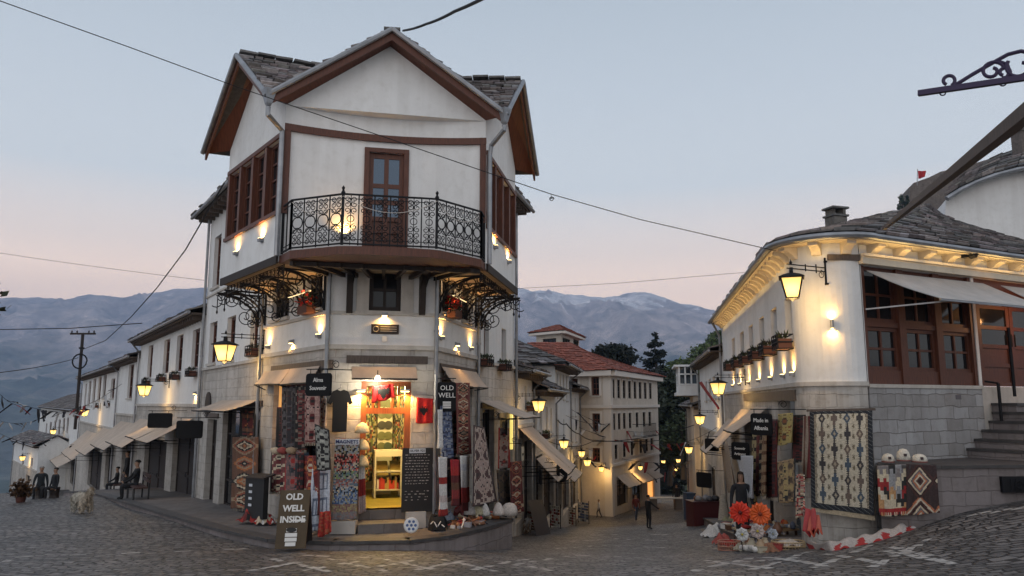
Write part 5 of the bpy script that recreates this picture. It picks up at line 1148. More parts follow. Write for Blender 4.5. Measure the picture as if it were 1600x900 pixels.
def left_row():
    sA, sB, sC, sD = LW.s(320, 600), LW.s(216, 600), LW.s(185, 600), LW.s(128, 620)
    sE = LW.s(62, 660); a = 0.0
    row_house('row_house', 'white row house with four tall windows right beside the corner house wing', LW, a, sB, 6.12, [(231, 238, 540, 590), (255.5, 264.5, 531, 583), (275.5, 285, 524, 580), (300, 311, 515, 575)], [(268, 303, 672, 790), (224, 258, 686, 784)], LW.z(260, 633), seed=11, group=GL, sill=False)
    row_house('row_house', 'narrow white row house with a single window past the first downpipe', LW, sB + .02, sC, 5.35, [(200, 208, 570, 622)], [(189, 214, 692, 776)], LW.z(200, 648), seed=12, group=GL, rise=1.5)
    row_house('row_house', 'long white row house with six narrow windows above the steep awnings', LW, sC + .02, sD, 5.15, [(173, 179, 592, 622), (161, 165.5, 586, 622), (153, 157.5, 589, 625), (145, 149, 592, 628), (138, 141.5, 596, 632), (132.5, 135, 600, 634)], [(164, 180, 700, 770), (138, 158, 702, 768)], LW.z(155, 665), seed=13, group=GL, rise=1.9)
    row_house('row_house', 'low white row house with grey roof at the end of the left row', LW, sD + .02, sE, 2.35, [(104, 107, 652, 675), (98, 101, 653, 677), (91, 94, 655, 680), (84, 87, 657, 682), (77, 80, 659, 684), (71, 73, 661, 686)], [(110, 122, 722, 762), (84, 102, 722, 760)], LW.z(95, 700), seed=14, group=GL, rise=2.2, depth=9)
    W5 = Wall(P(61, 700, 77), P(22, 700, 92)); row_house('row_house', 'small white house at the far bottom of the left street', W5, 0, W5.L, -1.2, [(48, 51, 715, 730), (34, 37, 717, 730)], [(40, 46, 742, 760)], -3.6, seed=15, group=GL, rise=1.0, depth=3)
    for px, py, h in ((252, 596, 0), (273, 593, 1), (299, 588, 2), (228, 601, 3), (167, 634, 4), (150, 637, 5)):
        planter(LW, px, py, ('iron planter under the second window from the far end of the four-window house', 'iron planter under the third window of the four-window house', 'iron planter nearest the corner house on the left row', 'iron planter under the farthest window of the four-window house', 'iron planter under the first window of the long row house', 'iron planter farther down on the long row house')[h], GLP)
    for px, py, n in ((221, 610, 0), (130, 645, 1), (83, 675, 2)):
        lantern(LW, px, py, ('lit lantern on the four-window row house left of the corner house', 'lit lantern on the long row house with six windows', 'lit lantern on the low row house at the end of the row')[n], GLL, sc=(.9, .92, 1)[n])
    W6 = Wall(P(45, 700, 84), P(10, 700, 96)); lantern(W6, 34, 716, 'lit lantern on the small far house at the bottom of the left street', GLL); 
    for k, (x0, x1, yt, yb, pj, lb) in enumerate(((302, 258, 652, 686, 1.5, 'wide dusty awning over the brown shop door with black signs'), (252, 219, 656, 694, 1.5, 'second dusty awning down the left street, over the dark shopfront'), (216, 189, 660, 699, 1.5, 'dusty awning on the narrow single-window row house'),
        (182, 162, 670, 706, 1.6, 'dusty awning at the near end of the long row house'), (158, 136, 676, 712, 1.7, 'dusty awning at the far end of the long row house'), (120, 100, 708, 722, 1.5, 'dusty awning at the near end of the low row house'), (98, 82, 711, 725, 1.5, 'dusty awning at the far end of the low row house'))):
        awning(LW, x0, x1, yt, yb, pj, lb, GLA, split=2)
    sw = MATS['sign_white']
    board_sign('hanging_sign', 'black hanging sign above the second awning of the left street', 'sign', LW, 250, 657, .85, .5, .9, [], 0, rot=1.0); board_sign('hanging_sign', 'black hanging sign above the brown shop door of the left street', 'sign', LW, 296, 671, .78, .5, .9, [], 0, rot=1.0)
    board_sign('hanging_sign', 'black hanging sign by the low row house on the left street', 'sign', LW, 118, 702, .9, .5, .9, [], 0, rot=1.0)
    # lit strip in the brown door's shop
    # street wall lamp near the corner house wing
    sconce(LW, 304, 614, 'down', 'small warm wall light by the corner downpipe of the four-window house', 'wall lights of the left street')
    # utility pole on the roofs
    p = P(123, 600, 52); t = thing('utility_pole', 'dark utility pole with crossarm rising behind the left row roofs', 'utility pole', p); z1 = P(123, 521, 52).z; b = MB(); b.tube([p - Vz * 3, Vector((p.x, p.y, z1))], .10, 7); b.build('pole', M['wood_dark'], t)
    b = MB(); q = Vector((p.x, p.y, z1)); b.bar(q + Vector((-.85, 0, -.02)), q + Vector((.85, 0, -.02)), .12); 
    for x in (-.75, -.4, .4, .75): b.lathe(q + Vector((x, 0, .04)), [(.04, 0), (.06, .08), (.03, .16)], 6)
    b.build('crossarm', M['wood_dark'], t); b = MB(); b.tube(scroll(q - Vz * 1.9 + Vector((0, -.12, 0)), (1, 0, 0), Vz, .52, .45, 0, 2, 30), .035, 5); b.box(q - Vz * 1.0, .25, .25, .12); b.build('cable_coil', M['iron'], t)
left_row()
RWd = (xy(R2) + Vector((.02, .12, 0))); RW = Wall(RWd, RWd + Vector((.165, 1, 0)) * 40)
GR, GRL, GRA, GRP = 'houses in the row down the middle street', 'street lanterns down the middle street', 'awnings down the middle street', 'window planters down the middle street'
CR0, CR1 = xy(P(953, 600, 52)), xy(P(1027, 600, 65.5)); CRl = xy(P(880, 600, 54)); WCL, WCR = Wall(CR0, CRl), Wall(CR0, CR1)
def middle_row():
    s = lambda px: RW.s(px, 620); e1 = RW.z(818, 578, .5); e2 = RW.z(852, 610, .5); e3 = RW.z(880, 573, .3)
    row_house('row_house', 'narrow white house with low slate roof directly beside the corner house right wing', RW, 0, s(832), e1, [(806.5, 811, 600, 640), (820, 824, 603, 640)], [(805, 816, 686, 815), (819, 831, 688, 815)], RW.z(818, 665), seed=21, group=GR, rise=1.3, over=.6, depth=6)
    row_house('row_house', 'low white house with drooping slate eave in front of the tall slate-roofed house', RW, s(832) + .02, s(867), e2, [(836, 839.5, 634, 672), (843, 847, 634, 674), (853, 856, 636, 676), (860, 862.5, 638, 677)], [(834, 847.5, 712, 815), (850, 865, 714, 812)], RW.z(850, 690), seed=22, group=GR, rise=1.5, over=.6, depth=5)
    row_house('row_house', 'tall white house with broad slate roof in the middle row', RW, s(867) + .02, s(890), e3, [(870, 872, 584, 620), (874.5, 876.5, 585, 622), (879.5, 881.5, 586, 624), (884.5, 886.5, 588, 626), (871, 873, 655, 690), (880, 882, 655, 690)], [(868.3, 877.5, 720, 800), (879.5, 889, 720, 800)], RW.z(880, 698), seed=23, group=GR, rise=3.0, over=.7, rows=16, depth=12, hip=4.0)
    row_house('row_house', 'small white house with grey roof just before the cream building', RW, s(890) + .02, s(905), RW.z(897, 605, .5), [(893, 894.5, 622, 650), (898, 899.5, 622, 650), (892.5, 894, 668, 690), (899, 900.5, 668, 690)], [(891.5, 903, 722, 796)], RW.z(897, 700), seed=24, group=GR, rise=1.8, over=.6)
    for px, py, n in ((842, 634, 0), (881, 694, 1), (909, 709, 2), (927, 723, 3)):
        lantern(RW, px, py, ('lit lantern on the narrow house beside the corner house right wing', 'lit lantern on the low white house, second down the middle street', 'third lit lantern down the middle street, beside the slate-roofed house', 'fourth lit lantern down the middle street, before the cream building')[n], GRL, sc=(.75, .72, .7, .8)[n], n=(1.05 * .75, .75, .74, 1.2)[n])
    for px, py, n in ((837, 690, 0), (852, 685, 1), (829, 642, 2)): planter(RW, px, py, ('iron planter under the near windows of the low white house', 'iron planter under the far windows of the low white house', 'iron planter on the narrow house beside the corner house')[n], GRP)
    for px, py, n in ((758, 572, 0), (788, 579, 1)): planter(WR2, px, py, ('iron planter under the first right wing window', 'iron planter at the far end of the right wing')[n], 'planters of the corner house')
    for px, py, n in ((397, 556, 0),): planter(WL2, px, py, 'iron planter under the left wing window next to the trellis', 'planters of the corner house')
    for x0, x1, yt, yb, pj, lb, n in ((812, 831, 668, 735, 1.7, 'long steep beige awning on the narrow house beside the corner house', 2), (838, 856, 712, 745, .9, 'pale awning on the low white house', 2), (860, 868, 722, 746, .8, 'small awning at the far end of the low white house', 1), (871, 886, 724, 746, .9, 'awning under the tall slate-roofed house', 2)):
        awning(RW, x0, x1, yt, yb, pj, lb, GRA, split=n)
    g = board_sign('hanging_sign', 'green-framed pale square sign lettered in black by the diamond rug', 'sign', RW, 816, 709, .52, .42, .5, [('ozai', 0, .17)], 0, face='cream', rot=0, tcol=mat('black_letters', (.02, .02, .02), .6))
    board_sign('hanging_sign', 'black hanging sign under the scroll bracket on the right wing', 'sign', WR2, 791, 669, .5, .36, .6, [], 0, rot=.3)
    board_sign('hanging_sign', 'tall narrow black sign with oval emblem below the steep awning', 'sign', RW, 844, 745, .42, .44, .9, [], 0, rot=.3)
    t, c, x, n = board_sign('hanging_sign', 'small black sign far down the middle street', 'sign', RW, 872, 735, .5, .4, .8, [], 0, rot=.3)
    # chalk A-board in blue-black leaning in the street
    a, b = hit(838, 838), hit(860, 834); t = thing('sandwich_board', 'dark blue A-board standing open below the oval sign', 'A-board', (a + b) / 2); up = Vector((-.25, .25, 1.15)); mb = MB(); mb.hexa([a, b, b + Vector((0, .03, 0)), a + Vector((0, .03, 0))], [a + up, b + up, b + up + Vector((0, .03, 0)), a + up + Vector((0, .03, 0))]); mb.build('front_panel', mat('navy_board', (.012, .016, .035), .5), t)
    mb = MB(); q = Vector((0, .5, 0)); mb.hexa([a + q, b + q, b + q + Vector((0, .03, 0)), a + q + Vector((0, .03, 0))], [a + up, b + up, b + up + Vector((0, .03, 0)), a + up + Vector((0, .03, 0))]); mb.build('back_panel', M['wood_dark'], t)
    # displays set out along the middle street
    def rack(px, py, w, h, lb, kind):
        p = hit(px, py); t = thing('display_rack', lb, 'rack', p, 'racks along the middle street'); f = MB(); rnd = random.Random(int(px)); X = Vector((.55, -.83, 0)); 
        for a in (-1, 1): f.bar(p + X * (a * w / 2), p + X * (a * w / 2) + Vz * h, .04)
        for z in (.15, .5, .85): f.bar(p - X * (w / 2) + Vz * (h * z), p + X * (w / 2) + Vz * (h * z), .03)
        f.build('rack_frame', M['wood_dark'], t); g = MB()
        for j in range(7):
            for i in range(5):
                c = rnd.choice([(.05, .09, .2), (.2, .25, .32), (.5, .5, .5), (.03, .05, .1)] if kind == 'cards' else [(.5, .47, .42), (.12, .07, .04), (.4, .36, .3), (.25, .05, .04)]); q = p + X * (w * (i - 2) / 5.2) + Vz * (h * (.14 + j * .12)) + Vector((-.03, -.03, 0)); g.box(q, w / 6.5, .03, h * .09, c, math.atan2(X.y, X.x))
        g.build('cards' if kind == 'cards' else 'folded_goods', M['paint'], t)
    rack(912, 818, 1.0, 1.35, 'rack of blue postcards standing outside the middle row shops', 'cards'); rack(893, 822, .8, 1.15, 'brown slatted rack of folded goods outside the middle row', 'goods'); rack(868, 826, .7, 1.0, 'low rack of folded goods by the tall slate-roofed house', 'goods'); rack(828, 830, .7, .8, 'low rack of trinkets behind the blue A-board', 'goods')
    s_, z_ = RW.uv(877, 743, .8); c = RW.pt(s_, z_, .8); t = thing('round_sign', 'round black shop sign on a scroll bracket in the middle row', 'sign', c); b = MB(); b.lathe(c, [(.28, -.02), (.28, .02)], 20, axis=(.3, -1, 0)); b.build('sign_board', MATS['sign_black'], t); b = MB(); b.bar(RW.pt(s_, z_ + .34, 0), c + Vz * .34, .025); b.bar(c + Vz * .34, c + Vz * .27, .02); b.tube(scroll(c + Vz * .44 - RW.n * .4, RW.n, Vz, .12, .03, 0, 1.4, 14), .01, 4); b.build('sign_bracket', M['iron'], t)
    for k, (px, py, w, c) in enumerate(((806, 834, .5, (.24, .15, .08)), (815, 832, .45, (.16, .10, .06)), (799, 828, .4, (.35, .24, .14)))):
        p = hit(px, py); mb = MB(); rr2 = random.Random(k)
        for q in range(260): o = p + Vector((rr2.gauss(0, w * .35), rr2.gauss(0, w * .3), abs(rr2.gauss(.12, .14)))); d = Vector((rr2.gauss(0, 1), rr2.gauss(0, 1), rr2.gauss(0, .6))).normalized() * .11; e = d.cross(Vz).normalized() * .02; g = rr2.uniform(.5, 1.5); mb.quad(o - d - e, o + d - e * .3, o + d + e * .3, o - d + e, col=tuple(x * g for x in c))
        tag(mb.build('sheepskin', M['cloth'], fix=False), ('brown shaggy sheepskin heaped at the end of the pavement', 'dark brown shaggy fleece heaped beside the blue A-board', 'tan shaggy fleece hanging over the pavement corner')[k], 'sheepskin')
    p = hit(1040, 796); t = thing('stall_table', 'far stall table with white top at the end of the middle street', 'table', p); b = MB(); b.box(p + Vz * .8, 2.4, .9, .06, (.55, .54, .52)); b.build('tabletop', M['paint'], t)
    for a in (-1, 1):
        b = MB(); b.box(p + Vector((a * .9, 0, .36)), .5, .7, .8, (.15, .13, .12)); b.build('leg', M['paint'], t)
    # yellow tube light of the rug shop
    s0, z0 = RW.uv(808, 672, .25); t = tag(None or (lambda m: (m.fbox(RW, s0 - .1, s0 + .1, RW.z(806, 700, .1), RW.z(806, 640, .1), .03, .1), m.build('shop_light', mat('lit_yellow_panel', (.8, .7, .2), .5, emit=(.9, .72, .18), es=.9)))[1])(MB()), 'yellow lit strip of window beside the black sign on the right wing', 'shop light')
middle_row()
def cream_building():
    t = thing('public_building', 'cream three storey public building with red tiled roof and roof tower', 'building', CR0); ze = WCR.z(953, 579); zc = WCR.z(953, 635); zc2 = WCR.z(953, 728); L = WCR.L; mb = MB()
    wr = [WCR.rect(x - w, x + w, 592, 619) for x, w in ((957.5, 2.5), (966, 2.5), (974.5, 2.5), (983, 2.5), (991.5, 2.4), (999.5, 2.4), (1007.5, 2.3), (1015.5, 2.2))]; z0, z1 = WCR.z(953, 622), WCR.z(953, 592); wr = [(a, b, z0, z1) for a, b, _, _ in wr]
    y0, y1 = WCR.z(960, 672), WCR.z(960, 646); w2 = [(a, b, y0, y1) for a, b in [WCR.rect(x - 2.4, x + 2.4, 650, 672)[:2] for x in (959, 967, 975, 984, 995, 1006, 1015)]]
    y0, y1 = WCR.z(960, 718), WCR.z(960, 695); w3 = [(a, b, y0, y1) for a, b in [WCR.rect(x - 2.5, x + 2.5, 690, 712)[:2] for x in (962, 975, 987, 1001, 1010, 1018)]]
    dr = [WCR.rect(964, 981, 748, 790), WCR.rect(988, 1003, 748, 788), WCR.rect(1012, 1022, 748, 784)]
    facade(mb, WCR, 0, L, zc, ze, wr, .25); facade(mb, WCR, 0, L, -10, zc, w2 + w3 + dr, .25)
    wl = [WCL.rect(924, 936.5, 589, 618), WCL.rect(925.5, 938, 646, 674), WCL.rect(925.5, 938, 700, 722), WCL.rect(893.5, 903, 592, 612)]; facade(mb, WCL, 0, WCL.L + 1, -10, ze, wl, .25)
    mb.quad(CR1 + Vz * -10, CR1 + Vz * ze, CR1 + Vz * ze - WCR.n * 14, CR1 + Vz * -10 - WCR.n * 14); mb.build('rendered_wall', M['cream'], t)
    tr = MB(); tr.fbox(WCR, -.3, L + .3, ze - .35, ze, -.1, .45); tr.fbox(WCL, -.3, WCL.L + 1, ze - .352, ze + .002, -.1, .45); tr.fbox(WCR, -.08, L, zc - .12, zc + .1, -.1, .16); tr.fbox(WCL, -.08, WCL.L + 1, zc - .122, zc + .102, -.1, .16)
    tr.fbox(WCR, -.05, .5, -10, ze - .36, -.1, .05); tr.fbox(WCL, -.05, .5, -10, ze - .36, -.1, .053); tr.fbox(WCR, -.06, L, zc2 - .1, zc2 + .08, -.1, .12); tr.build('cornice', mat('pale_cornice', (.62, .57, .52), .8), t)
    for r in wr + w2 + w3: window(t, WCR, r, -.10, 2, 3, .07, .04, fm=M['wood_dark']); q = MB(); a, b, c, d = r; q.fbox(WCR, a - .14, a - .003, c - .05, d + .12, .0, .05); q.fbox(WCR, b + .003, b + .14, c - .05, d + .12, .0, .05); q.fbox(WCR, a - .003, b + .003, d + .003, d + .12, 0, .05); q.build('window_surround', MATS['pale_cornice'], t)
    for r in wl: window(t, WCL, r, -.18, 2, 3, .1, .05, fm=M['wood'], sill=M['trimstone']); q = MB(); a, b, c, d = r; q.fbox(WCL, a - .18, a - .003, c, d + .15, .0, .05); q.fbox(WCL, b + .003, b + .18, c, d + .15, .0, .05); q.fbox(WCL, a - .003, b + .003, d + .003, d + .15, 0, .05); q.build('window_surround', MATS['pale_cornice'], t)
    for r in dr: door(t, WCR, (r[0], r[1], max(r[2], -6.5), r[3]), -.2, 2, glass=1)
    # red hipped roof
    rf = MB(); o = .55; a = CR0 + WCR.n * o + WCL.n * o; b = CR1 + WCR.n * o + WCR.t * o; c = CRl + WCL.n * o + WCL.t * 1; d = b - WCR.n * 15; e = lambda p, z: Vector((p.x, p.y, z)); zr = ze + 2.3; m0 = CR0 + WCR.t * 4.0 - WCR.n * 4.2; m1 = CR0 + WCR.t * (L - 5) - WCR.n * 6.0
    tint = (.24, .068, .042)
    slate(rf, e(a, ze), e(b, ze), e(m1, zr), e(m0, zr), 16, .32, .05, 1, tint=tint, seed=31); slate(rf, e(c, ze), e(a, ze), e(m0, zr), e(m0 - WCR.n * 3 - WCR.t * 1, zr), 16, .32, .05, 1, tint=tint, seed=32); slate(rf, e(b, ze), e(d, ze), e(m1, zr), e(m1, zr), 12, .4, .05, 1, tint=tint, seed=33)
    rf.build('tiled_roof', M['tile'], t)
    # roof tower
    z0, z1 = ze - 1, P(860, 531, 60).z; x0, x1, xm = P(838, 540, 60), P(905, 540, 64), P(877, 540, 58); Wa, Wb = Wall(xm, x0), Wall(xm, x1); tw = MB(); wa = [Wa.rect(848, 869, 529, 545)]; wb = [Wb.rect(879, 891, 529, 545), Wb.rect(896, 904, 531, 545)]
    facade(tw, Wa, 0, Wa.L, z0, z1 + .3, wa, .2); facade(tw, Wb, 0, Wb.L, z0, z1 + .3, wb, .2); tower = sub(tw.build('roof_tower', M['cream'], t))
    for W, ws in ((Wa, wa), (Wb, wb)):
        for r in ws: window(t, W, r, -.12, 3, 2, .07, .05, fm=M['wood_dark'])
    fc = MB(); fc.fbox(Wa, -.4, Wa.L + .4, z1 + .3, z1 + .48, -.2, .45); fc.fbox(Wb, -.4, Wb.L + .4, z1 + .302, z1 + .482, -.2, .45); fc.build('tower_fascia', MATS['pale_cornice'], tower)
    q = MB(); zz = z1 + .5; A_, B_, C_ = xm + Wa.n * .5 + Wb.n * .5, x0 + Wa.n * .5 + Wa.t * .5, x1 + Wb.n * .5 + Wb.t * .5; ap = (x0 + x1) / 2; ap = e(ap, P(858, 506, 61).z); slate(q, e(B_, zz), e(A_, zz), ap, ap, 9, .32, .05, 1, tint=tint, seed=34); slate(q, e(A_, zz), e(C_, zz), ap, ap, 9, .32, .05, 1, tint=tint, seed=35); D_ = B_ + C_ - A_
    slate(q, e(D_, zz), e(B_, zz), ap, ap, 6, .5, .05, 1, tint=tint); slate(q, e(C_, zz), e(D_, zz), ap, ap, 6, .5, .05, 1, tint=tint); q.build('tower_roof', M['tile'], tower)
    # balcony
    r = WCR.rect(988, 1008, 680, 684); b = MB(); b.fbox(WCR, r[0], r[1], r[2], r[2] + .15, 0, .9); b.build('balcony_slab', M['trimstone'], t); b = MB()
    for z in (.2, 1.05): b.bar(WCR.pt(r[0], r[2] + z, .87), WCR.pt(r[1], r[2] + z, .87), .04); b.bar(WCR.pt(r[0], r[2] + z, .87), WCR.pt(r[0], r[2] + z, 0), .04)
    for i in range(14): x = r[0] + (r[1] - r[0]) * i / 13; b.bar(WCR.pt(x, r[2] + .15, .87), WCR.pt(x, r[2] + 1.05, .87), .025)
    b.build('balcony_railing', M['iron'], t)
    for x0, x1, yt, yb, lb in ((964, 984, 741, 759, 'striped pale awning at the near end of the cream building'), (987, 1005, 736, 752, 'pale awning in the middle of the cream building shopfront'), (1008, 1021, 733, 746, 'pale awning at the far end of the cream building')): awning(WCR, x0, x1, yt, yb, .9, lb, 'awnings of the cream building', split=2)
    s, z = WCR.uv(1019, 760, .05); mb = MB(); mb.fbox(WCR, dr[2][0] + .1, dr[2][1] - .1, -5.8, dr[2][3] - .1, -.15, -.1); tag(mb.build('lit_shop_window', mat('lit_orange_panel', (.7, .35, .1), .5, emit=(1, .42, .10), es=1.1)), 'orange lit shop window at the far end of the cream building', 'shop window')
    lantern(WCR, 1000, 731, 'small lit lamp in front of the cream building awnings', GRL, n=.6, sc=.6); 
    lantern(WCL, 940, 733, 'lit lantern on the near face of the cream building', GRL, n=.7, sc=.7)
cream_building()
# ------------------------------------------------------------------ right corner building with the rounded corner
RS0 = Vector((6.27, 17.1, 0)); RSd = Vector((.17, .985, 0)).normalized(); RF0 = Vector((7.5, 16.3, 0)); RFd = Vector((.893, .45, 0)).normalized()
RS, RF = Wall(RS0, RS0 + RSd * 16), Wall(RF0, RF0 + RFd * 12)
zeR, zcR, zbR = 6.45, 3.42, P(1440, 601, 17).z
# fillet arc from the side wall to the front wall
nS, nF = RS.n, RF.n
def corner_arc(n=12, off=0.0):
    a0 = math.atan2(nS.y, nS.x); a1 = math.atan2(nF.y, nF.x)
    d = (a1 - a0) % (2 * math.pi); d = d if d < math.pi else d - 2 * math.pi
    # centre: both walls offset inward by r; r from the tangent points
    r = (RF0 - RS0).length / (2 * math.sin(abs(d) / 2)); c = RS0 - nS * r
    return [c + Vector((math.cos(a0 + d * i / n), math.sin(a0 + d * i / n), 0)) * (r + off) for i in range(n + 1)], r
def right_building():
    t = thing('corner_building', 'white rounded corner building with slate roof, timber shopfront and warm lit eaves', 'building', RF0); L = RS.L
    wp = [(1208, 1214.5, 478, 560), (1189, 1195.5, 489, 562), (1171.5, 1177.5, 503, 564), (1157, 1162, 514, 566), (1144, 1148, 525, 572)]
    z0, z1 = RS.z(1210, 542), RS.z(1211, 480); wins = []
    for px0, px1 in ((1228, 1243), (1205, 1215), (1186.5, 1194.5), (1170, 1176.5), (1156, 1162), (1143, 1147.5)): a, b = sorted((RS.s(px0, 520), RS.s(px1, 520))); wins.append((a, b, z0, z1))
    ops = [(.25, 2.5, -.4, 3.05), (4.0, 6.0, -.8, 2.7), (7.5, 9.5, -1.4, 2.6)]
    up = MB(); lo = MB(); facade(up, RS, 0, L, zcR, zeR, wins, .3); facade(lo, RS, 0, L, -6, zcR, ops, .3)
    ar, r = corner_arc(16)
    for m, za, zb_ in ((up, zcR, zeR), (lo, -2, zcR)):
        for a, b in zip(ar[:-1], ar[1:]): m.quad(a + Vz * za, b + Vz * za, b + Vz * zb_, a + Vz * zb_)
    sW0, sW1 = 0.0, RF.s(1531, 600); sD1 = RF.s(1640, 560); top = 5.95
    facade(up, RF, 0, 12, zbR, zeR, [(sW0 + .02, sW1, zbR, top), (sW1 + .1, sD1, zbR, top)], .25)
    facade(lo, RF, 0, sW1, -2, zbR, [], .2)
    up.quad(RS.pt(L, -6), RS.pt(L, zeR), RS.pt(L, zeR, -8), RS.pt(L, -6, -8))
    up.build('upper_wall', M['plaster'], t); lo.build('ground_floor_wall', M['stonewash'], t)
    # front base of grey coursed stone, proud of the wall
    q = MB(); q.fbox(RF, -.02, sW1, -1.5, zbR - .08, -.2, .04); q.build('stone_base', M['stone'], t); q = MB(); q.fbox(RF, -.04, sW1 + .03, zbR - .078, zbR - .003, -.2, .07); q.build('stone_ledge', M['trimstone'], t)
    q = MB(); q.fbox(RF, RF.s(1494, 620, .05), RF.s(1502, 620, .05), RF.z(1498, 624, .05), RF.z(1498, 617, .05), .04, .05); q.build('wall_vent', mat('vent_grey', (.12, .11, .12), .7), t)
    # string course round the corner
    cn = MB(); cn.fbox(RS, 0, L, zcR - .06, zcR + .03, -.05, .05); o1, _ = corner_arc(16, .05); o0, _ = corner_arc(16, -.03)
    for i in range(16): cn.hexa([o0[i] + Vz * (zcR - .06), o0[i + 1] + Vz * (zcR - .06), o1[i + 1] + Vz * (zcR - .06), o1[i] + Vz * (zcR - .06)], [o0[i] + Vz * (zcR + .03), o0[i + 1] + Vz * (zcR + .03), o1[i + 1] + Vz * (zcR + .03), o1[i] + Vz * (zcR + .03)])
    cn.build('string_course', M['trimstone'], t)
    # eaves: plastered corbels, soffit, gutter
    ov = .40; path = [RS.pt(L + .3, 0)] + list(reversed([RS.pt(L * i / 30, 0) for i in range(31)])) + ar[1:-1] + [RF.pt(12 * i / 20, 0) for i in range(21)]
    def outp(i, off):
        a, b = path[max(i - 1, 0)], path[min(i + 1, len(path) - 1)]; d = (b - a).normalized(); n = Vector((-d.y, d.x, 0)); 
        if n.dot(nS + nF) < 0: n = -n
        return path[i] + n * off
    sf = MB()
    for i in range(len(path) - 1):
        a, b, c, d = outp(i, -.1), outp(i + 1, -.1), outp(i + 1, ov), outp(i, ov); sf.hexa([p + Vz * (zeR - .05) for p in (a, b, c, d)], [p + Vz * (zeR + .02) for p in (a, b, c, d)])
    cream = mat('eave_plaster', (.66, .58, .46), .8, build=b_plaster(.3)); sf.build('eave_soffit', cream, t)
    def corbel(p, n_, w):
        x = Vector((-n_.y, n_.x, 0)); pr = [(.0, -.05), (ov - .08, -.05), (ov - .08, -.12), (.22, -.15), (.11, -.23), (.08, -.30), (0, -.30)]; cb = MB(); cb.prism([p - x * w / 2 + n_ * a + Vz * (zeR + z) for a, z in pr], x * w); cb.build('eave_corbel', cream, t)
    for i in range(27): corbel(RS.pt(.1 + i * .6, 0), nS, .2)
    for i in (3, 8, 13): d = (ar[i + 1] - ar[i - 1]).normalized(); nn = Vector((-d.y, d.x, 0)); corbel(ar[i], nn if nn.dot(nF + nS) > 0 else -nn, .2)
    for i in range(13): corbel(RF.pt(.35 + i * .85, 0), nF, .22)
    fb = MB(); fb.fbox(RF, -.1, 11.5, top + .004, top + .16, -.1, .16); fb.fbox(RF, -.1, 11.5, top + .163, top + .22, -.1, .22); fb.build('frieze_moulding', cream, t)
    gt = MB(); gt.tube([outp(i, ov + .07) + Vz * (zeR + .02) for i in range(len(path))], .075, 8); gt.tube([RS.pt(L - .1, zeR, ov), RS.pt(L - .05, zeR - .6, .1), RS.pt(L - .05, -3, .1)], .05, 6); gt.build('gutter', M['metal'], t)
    # slate roof wrapped round the corner
    rf = MB(); inn = 5.2; rise = 1.9; V = lambda p, z: Vector((p.x, p.y, z)); cp3 = P(1455, 322, 23.5); cpt = xy(cp3); zc3 = cp3.z
    slate(rf, V(RS.pt(L + .4, 0, ov), zeR + .08), V(RS.pt(0, 0, ov), zeR + .08), V(cpt, zc3), V(RS.pt(L - 2, 0, -4.2), zeR + rise), 18, .5, .05, .15, seed=41)
    oa, _ = corner_arc(6, ov)
    for i in range(6): slate(rf, V(oa[i], zeR + .08), V(oa[i + 1], zeR + .08), V(cpt, zc3), V(cpt, zc3), 18, .4, .05, .15, seed=42 + i)
    slate(rf, V(RF.pt(0, 0, ov), zeR + .08), V(RF.pt(12, 0, ov), zeR + .08), V(RF.pt(11, 0, -5.5), zeR + rise + .9), V(cpt, zc3), 20, .45, .05, .15, seed=49)
    slate(rf, V(RS.pt(L + .4, 0, -9), zeR), V(RF.pt(11, 0, -11), zeR), V(RF.pt(11, 0, -5.5), zeR + rise + .9), V(RS.pt(L - 2, 0, -4.2), zeR + rise), 8, .8, .05, .15, seed=50)
    rf.build('slate_roof', M['slate'], t)
    ch = MB(); p = P(1307, 357, 20.2); ch.box(p + Vz * .05, .42, .36, .5, (.14, .13, .12), .3); ch.box(p + Vz * .33, .5, .44, .05, (.1, .1, .1), .3)
    for a in (-.14, .14): ch.box(p + Vector((a, 0, .43)), .08, .3, .16, (.12, .11, .1), .3)
    ch.box(p + Vz * .54, .52, .46, .05, (.1, .1, .1), .3); ch.build('chimney', M['slate'], t)
    # windows of the side
    for w in wins: window(t, RS, w, -.26, 2, 3, .09, .05, fm=M['wood'], sill=None)
    for o in ops[1:]: door(t, RS, (o[0] + .003, o[1] - .003, o[2], o[3] - .003), -.24, 2, glass=1)
    q = MB(); q.fbox(RS, ops[0][0], ops[0][1], ops[0][2], ops[0][3], -.9, -.85); q.build('shop_back', M['wood_dark'], t)
    for k, (x0, x1) in enumerate(((1228, 1243), (1205, 1215), (1186.5, 1194.5), (1170, 1176.5), (1156, 1162), (1143, 1147.5))):
        w = wins[k]; planter(RS, 0, 0, ('large iron planter at the window nearest the rounded corner', 'second iron planter from the rounded corner', 'third iron planter from the rounded corner', 'fourth iron planter from the rounded corner', 'fifth iron planter from the rounded corner', 'farthest iron planter on the side of the rounded corner building')[k], 'planters of the rounded corner building', s=(w[0] + w[1]) / 2, z=w[2] - .22, sc=1.15)
    # small glowing strips under the sills
    for k in range(7):
        px = (1253, 1226, 1206, 1187, 1171, 1157, 1146)[k]; s = RS.s(px, 590) if k else .1; place(SC['up'][0], SC['up'][1], RS.pt(s, zcR + .22, .0), RS.ang(), ('wall light glowing upward right at the start of the rounded corner', 'wall light below the gap of the first two planters', 'wall light below the gap of the second and third planters', 'wall light below the gap of the third and fourth planters', 'wall light below the gap of the fourth and fifth planters', 'wall light below the gap of the fifth and sixth planters', 'wall light at the far end of the planter row')[k], 'wall lights of the rounded corner building')
    Wc = Wall(ar[9], ar[11]); s, z = Wc.uv(1300, 506, .09); place(SC['both'][0], SC['both'][1], Wc.pt(s, z, .0), Wc.ang(), 'cylindrical wall light shining up and down on the rounded corner', 'wall lights of the rounded corner building')
